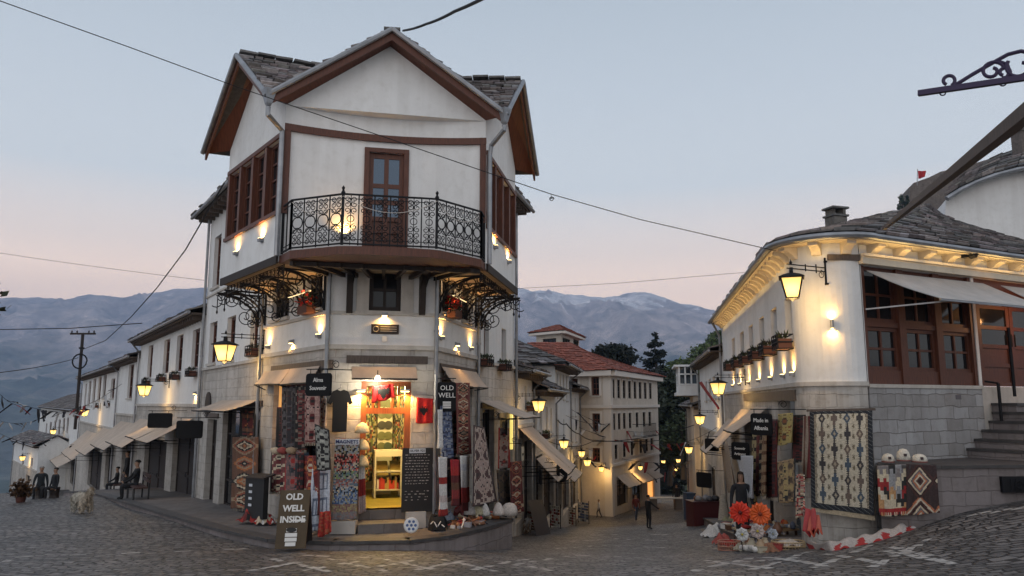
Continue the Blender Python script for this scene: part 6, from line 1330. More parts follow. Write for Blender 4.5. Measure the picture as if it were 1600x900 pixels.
    place(*LN, Wc.pt(s - .05, z + .72, 0), math.radians(205), 'large lit lantern hanging from the rounded corner of the white building', 'street lanterns of the right side', .95)
    # warm strip light that washes the corbels
    for k in range(6): l = bpy.data.lights.new('strip_glow', 'AREA'); l.shape = 'RECTANGLE'; l.size = 1.5; l.size_y = .06; l.energy = 5; l.color = (1, .62, .2); ob = bpy.data.objects.new('strip_glow', l); C.objects.link(ob); ob.parent = t; ob.location = RF.pt(.8 + k * 1.8, top + .12, .40) - parent_origin(t); ob.rotation_euler = Matrix((RF.t, Vz.cross(RF.t), Vz)).transposed().to_euler(); ob.rotation_euler = (Matrix((RF.t, -RF.n, -Vz)).transposed()).to_euler()
    for k in range(6): l = bpy.data.lights.new('strip_glow', 'AREA'); l.shape = 'RECTANGLE'; l.size = 2.2; l.size_y = .06; l.energy = 3.6; l.color = (1, .62, .2); ob = bpy.data.objects.new('strip_glow', l); C.objects.link(ob); ob.parent = t; ob.location = RS.pt(1.2 + k * 2.6, zeR - .5, .2) - parent_origin(t); ob.rotation_euler = (Matrix((RS.t, -RS.n, -Vz)).transposed()).to_euler()
    l = bpy.data.lights.new('strip_glow', 'AREA'); l.shape = 'RECTANGLE'; l.size = 1.0; l.size_y = .06; l.energy = 2.5; l.color = (1, .62, .2); ob = bpy.data.objects.new('strip_glow', l); C.objects.link(ob); ob.parent = t; nn = Wc.n; ob.location = ar[8] + nn * .25 + Vz * (zeR - .45) - parent_origin(t); ob.rotation_euler = (Matrix((Wc.t, -Wc.n, -Vz)).transposed()).to_euler()
    # timber shopfront of the front
    n = 3; fw = (sW1 - .02) / n; post = MB()
    for i in range(n + 1): x = .02 + fw * i; post.fbox(RF, max(x - .11, .023), min(x + .11, sW1 - .003), zbR + .003, top - .003, -.22, -.02)
    post.fbox(RF, .13, sW1 - .11, zbR + .003, zbR + .3, -.2, -.06)
    zm = zbR + 1.28; post.fbox(RF, .13, sW1 - .11, zm - .05, zm + .06, -.2, -.05); post.build('shopfront_frame', M['wood'], t)
    for i in range(n):
        a, b = .02 + fw * i + .113, .02 + fw * (i + 1) - .113; window(t, RF, (a, b, zbR + .303, zm - .053), -.17, 2, 2, .08, .05, fm=M['wood']); window(t, RF, (a, b, zm + .063, top - .004), -.17, 2, 2, .08, .05, fm=M['wood'])
    # double door, warmed by an unseen lamp in front
    dl = MB(); a, b = sW1 + .1, sD1; dz = zbR
    for x0, x1 in ((a, a + .12), (b - .12, b)): dl.fbox(RF, x0, x1, dz, top, -.23, -.02)
    dl.fbox(RF, a + .12, b - .12, top - .55, top, -.2, -.05); dl.build('door_frame', M['wood'], t)
    lw = (b - a - .24) / 2
    for k in range(2):
        x0 = a + .12 + k * lw; d = MB(); x1 = x0 + lw - .02
        for p, q in ((x0, x0 + .13), (x1 - .13, x1)): d.fbox(RF, p, q, dz, top - .56, -.14, -.07)
        for z in (dz, dz + .45, dz + .9, dz + 1.35, top - .7): d.fbox(RF, x0 + .13, x1 - .13, z, z + .09, -.14, -.075)
        d.fbox(RF, x0 + .13, x1 - .13, dz + .09, dz + .9, -.12, -.1)
        dd = sub(d.build('door', M['wood'], t)); g = MB(); g.fbox(RF, x0 + .12, x1 - .12, dz + .98, top - .69, -.115, -.095); g.build('pane', M['glass'], dd)
        h = MB(); h.bar(RF.pt(x1 - .06 if k == 0 else x0 + .06, dz + .95, -.02), RF.pt(x1 - .06 if k == 0 else x0 + .06, dz + 1.25, -.02), .025); h.build('handle', M['iron'], dd)
    point(t, RF.pt((a + b) / 2, top - .9, .7), 26, (1, .45, .15), .1)  # added point light without a fixture, warms the door from outside
    # iron plate and hook at the head of the corner
    q = MB(); s, z = Wall(ar[12], ar[15]).uv(1320, 402, .02); W3 = Wall(ar[11], ar[15]); s, z = W3.uv(1318, 402, .02); q.fbox(W3, s - .35, s + .35, z - .07, z + .06, .0, .05); q.build('iron_plate', M['wood_grey'], t)
    # timber lintel and pipe over the side shop
    q = MB(); q.fbox(RS, .0, 9, 3.06, 3.3, -.05, .05); q.build('timber_lintel', M['wood_grey'], t)
    # awning over the front shop windows
    s0, s1 = RF.s(1350, 415, .1), RF.s(1640, 430, .1); aw = thing('awning', 'large grey canvas awning folded out over the timber shopfront', 'awning', RF.pt((s0 + s1) / 2, 5.9, 0)); c = MB(); zt, zb_ = 5.82, P(1430, 468, 15.6).z; pj = 1.25
    for k, (a, b, e, j) in enumerate(((s0 + .05, RF.s(1535, 430, .1), .0, 0), (RF.s(1540, 430, .1) + .55, s1, .0, .1))):
        fn = lambda u, v, o=0: RF.pt(a + (b - a) * u + (.55 * v * (1 - u) if k == 0 else 0) + (.65 * v * u if k == 0 else 0), zt + (zb_ - zt + j * .5) * v - .05 * math.sin(v * 3.14) + o, .1 + (pj - j) * v)
        c.grid(lambda u, v: fn(u, v), 10, 6); c.grid(lambda u, v: fn(u, v, -.012), 10, 6)
    c.build('canopy', M['canvas_grey'], aw, smooth=True, fix=False); c = MB(); fn0 = lambda u: RF.pt(s0 + .6 + (s1 - s0 - .6) * u, zb_ - .03, .1 + pj); c.bar(fn0(0), fn0(1), .04); c.bar(RF.pt(s0 + .02, zb_ - .12, .05), fn0(.06), .03); c.build('awning_frame', M['metal'], aw)
    # floodlight and a folded awning hook on the frieze
    s, z = RF.uv(1520, 397, .4); fl = thing('flood_light', 'black floodlight fixed on the corbels above the grey awning', 'flood light', RF.pt(s, z, .3)); q = MB(); q.lathe(RF.pt(s, z, .38), [(.03, -.1), (.10, -.06), (.11, .06), (.06, .12)], 10, axis=(.5, -.6, .2)); q.build('lamp_head', M['iron'], fl); q = MB(); q.bar(RF.pt(s - .25, z - .06, .3), RF.pt(s + .05, z - .02, .36), .07); q.bar(RF.pt(s, z, .3), RF.pt(s, z + .2, .0), .03); q.build('mount', M['iron'], fl)
    # plinth terrace, steps and side wall on the right
    pl = MB(); zt = P(1470, 728, 15.2).z; A_ = P(1373, 740, 15.9); pts = [xy(RF.pt(.05, 0, .06)), xy(P(1372, 740, 15.7)), xy(P(1420, 740, 15.35)), xy(P(1470, 740, 15.3)), xy(P(1700, 740, 15.7)), xy(RF.pt(9, 0, .0)), xy(RF.pt(8.8, 0, -.1))]
    pl.prism([p + Vz * -1.0 for p in pts], Vz * (zt + 1.0 - .06)); o = pl.build('terrace', M['plinth']); tag(o, 'low grey stone terrace wall with dark coping along the right building', 'terrace')
    ed = MB()
    for p, q in zip(pts[1:4], pts[2:5]):
        d = (q - p).normalized(); nn = Vector((d.y, -d.x, 0)); ed.hexa([p + nn * .05 + Vz * (zt - .058), q + nn * .05 + Vz * (zt - .058), q - nn * .35 + Vz * (zt - .058), p - nn * .35 + Vz * (zt - .058)], [p + nn * .05 + Vz * zt, q + nn * .05 + Vz * zt, q - nn * .35 + Vz * zt, p - nn * .35 + Vz * zt])
    ed.prism([p + Vz * (zt - .055) for p in [pts[1], pts[2], pts[3], pts[4], pts[5], pts[0]]], Vz * .05)
    tag(ed.build('terrace_coping', M['darkstone'], o), None)
    vt = MB(); a = P(1568, 757, 15.42); 
    for k in range(5): vt.bar(a + Vector((0.09 * k + .1, -.09, -.12)), a + Vector((.09 * k + .1, -.09, .12)), .014)
    vt.box(a + Vector((.35, .0, 0)), .8, .10, .3, (1, 1, 1)); vt.tube(scroll(a + Vector((.25, -.09, 0)), (1, 0, 0), Vz, .09, .02, 0, 1.5, 12), .01, 4); vt.tube(scroll(a + Vector((.5, -.09, 0)), (-1, 0, 0), Vz, .09, .02, 0, 1.5, 12), .01, 4); vt.build('iron_grate', M['iron'], o)
    sm = MB(); sd = MB(); n0 = 3.0
    for k in range(6):
        sx = sW1 - .75 + k * .3 if k < 4 else sW1 + .3; h0 = zt + .005 + .2 * k; n1 = 2.2 - .32 * k
        sm.fbox(RF, sx, 9.5, h0 - .02, h0 + .14, .05, n1); sd.fbox(RF, sx - .03, 9.5, h0 + .141, h0 + .2, .05, n1 + .04)
    for m, mm, nm, lb in ((sm, M['plinth'], 'stone_steps', 'broad stone steps with dark treads climbing to the right building door'),): so = tag(sm.build(nm, mm), lb, 'steps'); sd.build('step_tread', M['darkstone'], so)
    sb = MB(); sb.fbox(RF, sW1 + .02, 9.5, zt + .5, zbR - .02, -.2, .03); sb.build('door_base', M['trimstone'], t)
    rl = MB(); p = RF.pt(sW1 + .12, zbR, .35); rl.bar(p + Vz * -.8, p + Vz * .05, .05); p2 = RF.pt(RF.s(1580, 560, .4), zbR - .25, .4); rl.bar(p2, p2 + Vz * 1.6, .05); rl.bar(p + Vz * .05, RF.pt(sW1 + .12, zbR + .1, .05), .04); o = tag(rl.build('handrail', M['iron']), 'dark iron handrail posts beside the right building steps', 'handrail')
right_building()
AR, ARr = corner_arc(16)
def right_goods_stall():
    K = 'rugs hung at the right corner shop'
    # the big kilim hung on the rounded corner
    Wk = Wall(AR[3], AR[14]); q = on(Wk, (1265, 643, .35), (1363, 641, .35), (1366, 806, .4), (1268, 792, .4))
    def kil(u, v, i, j):
        if u < .07 or u > .93 or v > .94 or v < .03:
            e = (i * 3 + j * 5) % 11 == 0; return (.22, .23, .23) if e else (.022, .026, .034)
        if u < .1 or u > .9: return CR if j % 2 else (.03, .035, .045)
        x = ((u - .1) / .8) * 4; k = int(x); fx = abs(x - k - .5); y = (v * 6.5) % 1; fy = abs(y - .5); row = int(v * 6.5)
        cs = [(.06, .055, .06), (.17, .13, .11), (.08, .11, .15), (.03, .03, .035)]; c = cs[(row + k) % 3]
        if (row + k) % 2 == 0:
            if fx + fy * .8 < .12: return (.42, .36, .27)
            if fx + fy * .8 < .30: return c
        else:
            if (fx < .10 and fy < .42) or (fx < .26 and fy < .16): return c
        if fx < .05: return (.04, .04, .045)
        if fx < .13 and j % 3 == 0: return (.04, .04, .045)
        # small stars between the columns
        x2 = abs(((x + .5) % 1) - .5); y2 = abs(((v * 9.75) % 1) - .5)
        if (x2 < .03 and y2 < .25) or (x2 < .09 and y2 < .07) or abs(x2 * 2.2 - y2) < .05 and y2 < .22 and x2 < .1: return (.2, .17, .12)
        return (.60, .55, .44)
    o = cloth('hanging_rug', 'large cream kilim with four columns of dark crosses on the rounded corner', 'rug', q, kil, 96, 140, K, wav=.03, wn=1.2)
    # fringe
    mb = MB(); bl, br = q[3], q[2]
    for i in range(70): p = bl.lerp(br, i / 69) + Vz * .0; mb.bar(p, p + Vector((0, -.01, -.09)), .012, .01, col=CR)
    mb.build('fringe', M['cloth'], o); o2 = o
    rp = MB(); rp.bar(q[0] + Vector((-.05, .03, .02)), q[1] + Vector((.08, .03, .02)), .05); rp.build('hanging_pole', M['wood_grey'], o)
    # rugs over the terrace edge with hats on top
    Wp = Wall(xy(P(1372, 740, 15.62)), xy(P(1470, 740, 15.2)))
    def zz(u, v, i, j):
        b = (int(u * 5) + int(v * 6 + (.5 if (i % 6) in (0, 1, 5) else 0))) ; r = random.Random(b * 31 + int(u * 5) * 7); 
        if v > .86 and v < .93 + .04 * (i % 2): return (.35, .03, .03)
        return r.choice([(.60, .52, .38), (.60, .52, .38), (.32, .03, .03), (.3, .3, .31), (.5, .28, .13), (.03, .03, .03), (.22, .2, .2), (.6, .54, .42)])
    cloth('draped_rug', 'cream rug with red and grey zigzag blocks draped over the terrace edge', 'rug', on(Wp, (1370, 728, .06), (1417, 725, .08), (1418, 806, .14), (1374, 806, .14)), zz, 26, 40, 'rugs draped over the terrace', wav=.02)
    cloth('draped_rug', 'black and orange rug with stepped diamonds draped over the terrace edge', 'rug', on(Wp, (1416, 725, .1), (1463, 727, .08), (1468, 802, .14), (1416, 804, .14)), pt_diamond([(.04, .02, .02), (.08, .035, .03), (.6, .52, .4), (.45, .16, .08), (.14, .13, .14), (.6, .5, .36)], 1.15, 1.5, 8, (.05, .03, .03)), 34, 48, 'rugs draped over the terrace', wav=.02)
    for k, (px, py, r, h, lb) in enumerate(((1388, 722, .12, .17, 'white felt cap with dark dot, left of the three on the draped rugs'), (1412, 720, .125, .24, 'tall white felt cap with dark dot, middle of the three on the draped rugs'), (1437, 722, .14, .16, 'low grey white felt cap, right of the three on the draped rugs'))):
        p = P(px, py, 15.62 - k * .1); t = thing('felt_hat', lb, 'hat', p, 'felt caps on the terrace'); mb = MB(); mb.lathe(p, [(r, 0), (r, h * .35), (r * .85, h * .7), (r * .5, h * .93), (0, h)], 14, (.62, .58, .5)); mb.build('hat_body', M['cloth'], t, smooth=True); mb = MB(); mb.box(p + Vector((-.02, -r * .96, h * .5)), .05, .03, .05, (.05, .03, .03)); mb.lathe(p, [(r * 1.03, 0), (r * 1.03, .02)], 14, (.2, .05, .04)); mb.build('hat_badge', M['paint'], t)
    # long rugs hanging along the side shop
    def side(px0, px1, y0, y1, pat, lb, off, nu=12, nv=44, **k): return rug(RS, px0, px1, y0, y1, pat, lb, off, nu, nv, group=K, **k)
    side(1240, 1258, 648, 722, pt_carpet((.09, .02, .02), BK, DR, BK, 1, 6, .1, 1), 'dark red carpet hanging next to the big cream kilim', .35)
    side(1256, 1264, 650, 748, pt_stripes([(.35, .28, .22), DR, BR], 5), 'narrow striped rug hanging at the left edge of the big kilim', .4)
    cloth('hanging_rug', 'yellow rug with dark medallions hanging by the shop entrance', 'rug', on(RS, (1216, 647, .5), (1238, 645, .5), (1238, 692, .5), (1217, 696, .5)), pt_carpet((.50, .38, .12), (.1, .06, .03), (.3, .1, .04), (.5, .4, .16), 1, 2, .16, 3), 14, 30, K)
    cloth('hanging_rug', 'long yellow and brown rug draped in the shop entrance', 'rug', on(RS, (1215, 722, .7), (1242, 716, .7), (1243, 785, .8), (1218, 785, .8)), pt_carpet((.38, .28, .12), (.08, .05, .03), BK, (.3, .2, .1), 2, 3, .15, 4), 18, 30, K)
    side(1197, 1214, 655, 778, pt_carpet((.05, .02, .025), BK, (.10, .05, .05), DR, 1, 8, .2, 5), 'dark wine carpet hanging in the middle of the side shop', .55)
    for k, (a, b, y0, y1, cs, lb) in enumerate(((1176, 1182, 665, 790, [(.42, .34, .18), BK, (.38, .3, .16)], 'narrow olive striped rug at the far side of the shop'), (1183, 1188, 660, 775, [DR, BR, BK], 'narrow dark red striped rug in the side shop'), (1188, 1192, 656, 770, [BK, TN, BK], 'narrow black and tan rug in the side shop'), (1192, 1197, 656, 775, [TN, BR, (.3, .25, .17)], 'narrow tan rug beside the dark wine carpet'))):
        side(a, b, y0, y1, pt_carpet(cs[0], cs[1], cs[2], cs[0], 1, 10, .2, k), lb, .7, 8, 44)
    cloth('hanging_cloth', 'white linen cloth hanging diagonally at the far side of the shop', 'cloth', on(RS, (1150, 712, .9), (1176, 712, .9), (1177, 780, .9), (1168, 776, .9)), lambda u, v, i, j: (.55, .57, .62), 10, 20, wav=.04)
    cloth('hanging_rug', 'pinkish folded kilim hanging at the left edge of the big kilim', 'rug', on(RS, (1244, 742, .75), (1256, 740, .75), (1258, 800, .85), (1246, 812, .85)), pt_random([(.4, .25, .2), TN, RD, CR, BK], 6), 8, 30, K)
    for px0, px1, y0, y1, c, lb in ((1259, 1274, 796, 832, (.33, .02, .02), 'red velvet cloth draped below the big cream kilim'), (1266, 1280, 806, 832, (.45, .08, .04), 'orange red cloth heaped beside the velvet')):
        cloth('draped_cloth', lb, 'cloth', on(RS, (px0, y0, 1.0), (px1, y0, .9), (px1 + 4, y1, 1.2), (px0 - 4, y1, 1.3)), lambda u, v, i, j: c, 14, 16, wav=.035, wn=1.5)
    # long white and red runner lying along the foot of the wall
    pts = [(1255, 858), (1290, 862), (1325, 855), (1355, 849), (1392, 838), (1420, 828)]; g = [hit(*p) + Vz * .10 for p in pts]; mb = MB()
    def rn(u, v):
        x = u * (len(g) - 1); k = min(int(x), len(g) - 2); p = g[k].lerp(g[k + 1], x - k); return p + Vector((.1, .26 * (.5 - v), .12 * (.5 - v))) + Vz * (.025 * math.sin(u * 37 + v * 4) + .02 * math.sin(u * 61 + v * 9) * v - .03)
    mb.grid(rn, 60, 6, lambda u, v, i, j: (.36, .03, .03) if (int(u * 31 + v * 2) % 7 in (1, 2) and v > .25) or v > .9 else (.44, .40, .38)); o = mb.build('table_runner', M['cloth'], smooth=True, fix=False); o.modifiers.new('Solidify', 'SOLIDIFY').thickness = .02; tag(o, 'long pale and red runner laid along the foot of the rounded corner', 'cloth')
    # carton blocks below the kilim
    for px, c in ((1282, (.4, .3, .2)), (1300, (.5, .45, .38)), (1325, (.25, .17, .12)), (1345, (.42, .33, .25))): p = hit(px, 832); p = Vector((p.x, p.y + .25, p.z)); mb = MB(); mb.box(p + Vz * .16, .3, .25, .32, c, .3); tag(mb.build('stone_block', M['paint']), 'patched stone block below the fringe of the big kilim', 'block', 'blocks below the big kilim')
right_goods_stall()
def stall():
    # big foam flowers on sticks in the stall at the street corner
    def pinwheel(px, py, d, r, c, n, lb, stick, c2, foot=None):
        p = P(px, py, d); t = thing('toy_flower', lb, 'toy flower', p - Vz * stick, 'toy flowers on the stall'); mb = MB(); ax = Vector((-p.x * .02, -1, .12)).normalized(); X = Vector((1, 0, 0)); Y = ax.cross(X) * -1
        for lay in range(2):
            for k in range(n):
                a = 2 * math.pi * (k + .5 * lay) / n; w = math.pi / n * .9; d_ = lambda an, rr, o: p + X * (math.cos(an) * rr) + Y * (math.sin(an) * rr) + ax * o; rr = r * (1 - .12 * lay); g = 1 - .14 * (k % 2)
                mb.hexa([d_(a - w * .6, r * .12, .0 + .025 * lay), d_(a - w, rr * .8, .03 + .02 * lay), d_(a, rr, .01 + .02 * lay), d_(a + w, rr * .8, .045 + .02 * lay)], [d_(a - w * .6, r * .12, .015 + .025 * lay), d_(a - w, rr * .8, .04 + .02 * lay), d_(a, rr, .02 + .02 * lay), d_(a + w, rr * .8, .055 + .02 * lay)], tuple(q * g for q in c))
        mb.build('petals', M['paint'], t); mb = MB(); mb.lathe(p + ax * .05, [(r * .17, 0), (r * .12, .04), (0, .06)], 10, c2, ax); mb.build('flower_centre', M['paint'], t); mb = MB(); mb.bar(p - ax * .01, p - Vz * stick, .016); mb.build('stick', M['wood_dark'], t)
    pinwheel(1156, 801, 16.9, .25, (.72, .045, .018), 14, 'large red orange toy flower on a stick, left of the pair', .75, (.1, .01, .01)); pinwheel(1187, 803, 16.7, .25, (.75, .13, .025), 14, 'large orange toy flower on a stick, right of the pair', .75, (.2, .03, .01))
    pinwheel(1159, 835, 16.6, .15, (.62, .62, .62), 8, 'white toy flower below the red one', .3, (.5, .4, .05)); pinwheel(1183, 830, 16.6, .16, (.5, .42, .40), 8, 'pinkish white toy flower below the orange one', .3, (.5, .4, .05)); pinwheel(1207, 834, 16.9, .12, (.5, .55, .62), 7, 'pale blue toy flower at the right of the stall', .3, (.4, .4, .3))
    # tables, crates and baskets
    def table(c, w, d, h, rz, top, lb):
        t = thing('stall_table', lb, 'table', c, 'stall tables'); R = Matrix.Rotation(rz, 3, 'Z'); mb = MB(); mb.box(c + Vz * (h - .02), w, d, .04, top, rz); mb.build('tabletop', M['paint'], t)
        for a in (-1, 1):
            for b in (-1, 1): mb = MB(); q = c + R @ Vector((a * (w / 2 - .06), b * (d / 2 - .06), 0)); mb.bar(q - Vz * .25, q + Vz * (h - .04), .05, col=(.06, .03, .02)); mb.build('leg', M['paint'], t)
    p0 = hit(1190, 852); p0 = Vector((p0.x, p0.y + .35, gz(p0.x, p0.y + .35))); table(p0, 1.0, .5, .36, .1, (.42, .32, .2), 'low stall table with pale boards behind the white toy flowers')
    p1 = hit(1232, 846); p1 = Vector((p1.x - .05, p1.y + .45, gz(p1.x, p1.y + .45))); table(p1, .8, .45, .28, .3, (.4, .27, .16), 'low stall table below the long yellow rug'); rnd = random.Random(33); pal = [RD, OR_, (.5, .08, .04), CR, WH, (.25, .3, .4), BR, (.4, .35, .3), (.12, .15, .22)]
    for c, w, h, n, nm in ((p0, .9, .37, 12, 'by the white toy flowers'), (p1, .7, .29, 12, 'below the long yellow rug')):
        for k in range(n):
            q = c + Vector((rnd.uniform(-w / 2, w / 2), rnd.uniform(-.2, .2), h)); mb = MB(); cc = rnd.choice(pal)
            if rnd.random() < .5: mb.tube([q + Vector((-.12, 0, .04)), q + Vector((0, .02, .05)), q + Vector((.12, .01, .04))], [.035, .05, .03], 7, cc); tag(mb.build('rolled_cloth', M['cloth'], smooth=True), 'small rolled cloth on the low stall table ' + nm, 'cloth', 'rolled cloths on the stall')
            else: mb.lathe(q, [(.05, 0), (.07, .05), (.06, .12), (.02, .17)], 9, cc); tag(mb.build('doll_figure', M['cloth'], smooth=True), 'small cloth figure on the low stall table ' + nm, 'figurine', 'cloth figures on the stall')
    for px, py, w, h, c, lb in ((1178, 858, .55, .3, (.3, .27, .28), 'grey wire basket below the white toy flowers'), (1140, 862, .5, .2, (.42, .2, .14), 'flat basket with red cloth at the street corner'), (1232, 860, .7, .16, (.45, .34, .2), 'shallow wooden tray at the front of the stall')):
        p = hit(px, py - 2); t = thing('basket', lb, 'basket', p, 'baskets of the stall'); mb = MB(); n = 16; 
        for zz in (0.02, h * .5, h): mb.tube([p + Vector((w / 2 * math.cos(6.283 * i / n), w * .32 * math.sin(6.283 * i / n), zz)) for i in range(n)], .012, 4, c, closed=True)
        for i in range(n * 2): a = 6.283 * i / n / 2; q = Vector((w / 2 * math.cos(a), w * .32 * math.sin(a), 0)); mb.bar(p + q, p + q + Vz * h, .01, col=c)
        mb.lathe(p, [(w * .48, 0.0), (w * .48, .015)], 16, tuple(x * .6 for x in c), squash=.65); mb.build('basket_frame', M['paint'], t)
        mb = MB(); mb.grid(lambda u, v: p + Vector(((u - .5) * w * .75, (v - .5) * w * .45, h * .6 + .1 * math.sin(u * 3.14) * math.sin(v * 3.14) + .03 * math.sin(u * 14 + v * 9))), 10, 8, lambda u, v, i, j: RD if px == 1140 else (.5, .45, .4)); mb.build('folded_cloth', M['cloth'], t, smooth=True, fix=False)
    # crates farther down: blue cabinet, red chest, white cloth heaps
    def chest(px, py, w, d, h, c, lb, nm='chest', dx=.0):
        p = hit(px, py); p = Vector((p.x, p.y + d / 2, p.z)); t = thing(nm, lb, nm.replace('_', ' '), p); mb = MB(); mb.box(p + Vz * (h / 2 - .1), w, d, h + .2, c, .17); mb.build('chest_body', M['paint'], t); mb = MB(); mb.box(p + Vz * (h + .025), w + .06, d + .06, .045, tuple(x * .7 for x in c), .17); mb.build('lid', M['paint'], t); return p + Vz * (h + .05)
    q = chest(1106, 820, 1.15, .7, .75, (.075, .012, .014), 'dark red chest standing at the kerb of the right side'); q2 = chest(1080, 812, .55, .6, 1.5, (.03, .06, .13), 'tall blue cabinet at the kerb of the right side', 'cabinet')
    rr_ = random.Random(3)
    for k in range(7): p = q + Vector((rr_.uniform(-.5, .5), rr_.uniform(-.25, .25), 0)); mb = MB(); mb.lathe(p, [(.1, 0), (.13, .06), (.1, .14), (.03, .18)], 9, rr_.choice([BK, (.05, .05, .06), BR, (.2, .2, .22)])); tag(mb.build('pot', M['paint'], smooth=True), 'small dark pot standing on the dark red chest', 'pot', 'pots on the red chest')
    for px, py, s, c, lb in ((1116, 838, .55, WH, 'heap of white cloth on the kerb steps'), (1130, 850, .4, (.45, .1, .08), 'heap of red cloth on the kerb at the corner'), (1092, 815, .35, (.5, .5, .52), 'small white cloth heap below the blue cabinet'), (1138, 822, .5, (.35, .33, .2), 'olive cloth heap behind the toy flowers')):
        p = hit(px, py); mb = MB(); mb.grid(lambda u, v: p + Vector((s * (u - .5) * 1.2, s * (v - .5), .02 + s * .55 * math.sin(u * 3.14) * math.sin(v * 3.14) * (1 + .35 * noise.noise(Vector((u * 5, v * 5, px)))) + .04 * math.sin(u * 17 + v * 6))), 16, 12, col=c); tag(mb.build('cloth_heap', M['cloth'], smooth=True, fix=False), lb, 'cloth')
    rnd = random.Random(77); pal = [RD, (.4, .06, .05), OR_, BR, CR, WH, (.25, .12, .07), TN, (.3, .3, .34), (.12, .16, .25), (.45, .4, .3)]
    for k in range(44):
        s_ = rnd.uniform(-.3, 4.2) if k < 30 else rnd.uniform(-1.2, .2); n_ = rnd.uniform(.45, 1.3); q = RS.pt(s_, 0, n_); q.z = gz(q.x, q.y) + (.27 if s_ > .3 else .01); a = rnd.uniform(0, 3); c = rnd.choice(pal); mb = MB(); kd = k % 4
        if kd == 0: s = rnd.uniform(.10, .2); mb.box(q + Vz * s * .3, s * 1.3, s, s * .6, c, a); mb.box(q + Vz * (s * .6 + .012), s * 1.36, s * 1.06, .02, tuple(x * .6 for x in c), a); nm, lb, ct = 'trinket_box', 'painted box among the goods laid out at the right corner shop', 'box'
        elif kd == 1: d = Vector((math.cos(a), math.sin(a), 0)); mb.tube([q - d * .22 + Vz * .06, q + Vz * .07, q + d * .22 + Vz * .06], [.055, .065, .05], 9, c); nm, lb, ct = 'rolled_rug', 'small rolled rug among the goods laid out at the right corner shop', 'rug'
        elif kd == 2: mb.grid(lambda u, v: q + Vector((.36 * (u - .5), .3 * (v - .5), .02 + .16 * math.sin(u * 3.14) * math.sin(v * 3.14) * (1 + .5 * noise.noise(Vector((u * 5, v * 5, k)))) + .02 * math.sin(u * 19 + v * 8))), 12, 10, pt_random([c, tuple(x * .7 for x in c)], k, 2)); nm, lb, ct = 'folded_textile', 'crumpled textile among the goods laid out at the right corner shop', 'cloth'
        else: mb.lathe(q, [(.06, 0), (.10, .05), (.12, .11), (.07, .19), (.05, .23), (.06, .25)], 12, c); nm, lb, ct = 'clay_jug', 'small jug among the goods laid out at the right corner shop', 'jug'
        tag(mb.build(nm, M['cloth' if kd in (1, 2) else 'paint'], smooth=kd > 0, fix=kd != 2), lb, ct, ct + ' goods of the right corner shop')
    # white jug shape at the stall
    p = hit(1132, 822); mb = MB(); mb.grid(lambda u, v: p + Vector(((.22 - .12 * v) * math.cos(6.283 * u) * (1 + .15 * math.sin(u * 25)), (.16 - .08 * v) * math.sin(6.283 * u), 1.0 * v)), 20, 10, col=(.5, .45, .38)); tag(mb.build('hanging_shawl', M['cloth'], smooth=True, fix=False), 'beige shawl on a stand left of the red toy flower', 'shawl')
    # signs
    board_sign('hanging_sign', 'black sign lettered Made in Albania above the side shop', 'sign', RS, 1190, 663, .52, .42, .9, [('Made in', .08, .12), ('Albania', -.08, .12)], 0, rot=.75); board_sign('hanging_sign', 'black sign with two faint white lines left of Made in Albania', 'sign', RS, 1157, 705, .55, .42, .9, [('Souvenir', .07, .10), ('Artizanat', -.07, .10)], 0, rot=.75)
    board_sign('hanging_sign', 'small black sign farther down the right side row', 'sign', RS, 1112, 695, .6, .42, .9, [], 0, rot=.8); board_sign('hanging_sign', 'black sign low over the street by the blue cabinet', 'sign', RS, 1100, 750, .8, .6, .9, [], 0, rot=.8)
    for k, (s0, s1, zt, zb_, pj, lb) in enumerate(((3.7, 6.2, 2.9, 2.2, 1.0, 'beige awning beyond the side shop of the rounded corner building'), (7.2, 9.8, 2.8, 1.6, 1.1, 'beige awning farther along the rounded corner building'), (11, 14, 2.4, 1.2, 1.2, 'pale awning at the far end of the rounded corner building'))): awning(RS, 0, 0, 0, 0, pj, lb, 'awnings of the right row', s=(s0, s1), zt=zt, zb=zb_, split=2)
    cloth('paper_banner', 'torn strip of beige cloth hanging over the right side shops', 'banner', on(RS, (1127, 700, .9), (1136, 690, .9), (1150, 765, .8), (1140, 770, .8)), lambda u, v, i, j: (.4, .32, .25), 6, 20, wav=.06)
stall()
def right_pavement():
    top = MB(); ke = MB(); ed = MB(); pts = [(.2, .9), (1.0, 1.25), (3, 1.35), (6, 1.35), (10, 1.35), (14, 1.35), (20, 1.3), (28, 1.3)]; q = []
    for a, b in zip(pts[:-1], pts[1:]):
        for k in range(6): q.append((a[0] + (b[0] - a[0]) * k / 6, a[1] + (b[1] - a[1]) * k / 6))
    O = [RS.pt(s, 0, n) for s, n in q]; I = [RS.pt(s, 0, -.2) for s, n in q]; zz = [gz(o.x, o.y) + .26 for o in O]
    for k in range(len(O) - 1):
        a, b, c, d = O[k] + Vz * zz[k], O[k + 1] + Vz * zz[k + 1], I[k + 1] + Vz * zz[k + 1], I[k] + Vz * zz[k]; top.quad(a, b, c, d); ke.quad(a - Vz * .05, b - Vz * .05, b - Vz * .9, a - Vz * .9)
        n = RS.n * .03; ed.hexa([a + n - Vz * .06, b + n - Vz * .06, b - n * 9 - Vz * .06, a - n * 9 - Vz * .06], [a + n + Vz * .006, b + n + Vz * .006, b - n * 9 + Vz * .006, a - n * 9 + Vz * .006])
    ke.quad(O[0] + Vz * zz[0], I[0] + Vz * zz[0], I[0] + Vz * (zz[0] - .9), O[0] + Vz * (zz[0] - .9)); struct(top.build('pavement', M['flag'])); struct(ke.build('kerb', M['plinth'])); struct(ed.build('kerb_edge', M['darkstone']))
right_pavement()
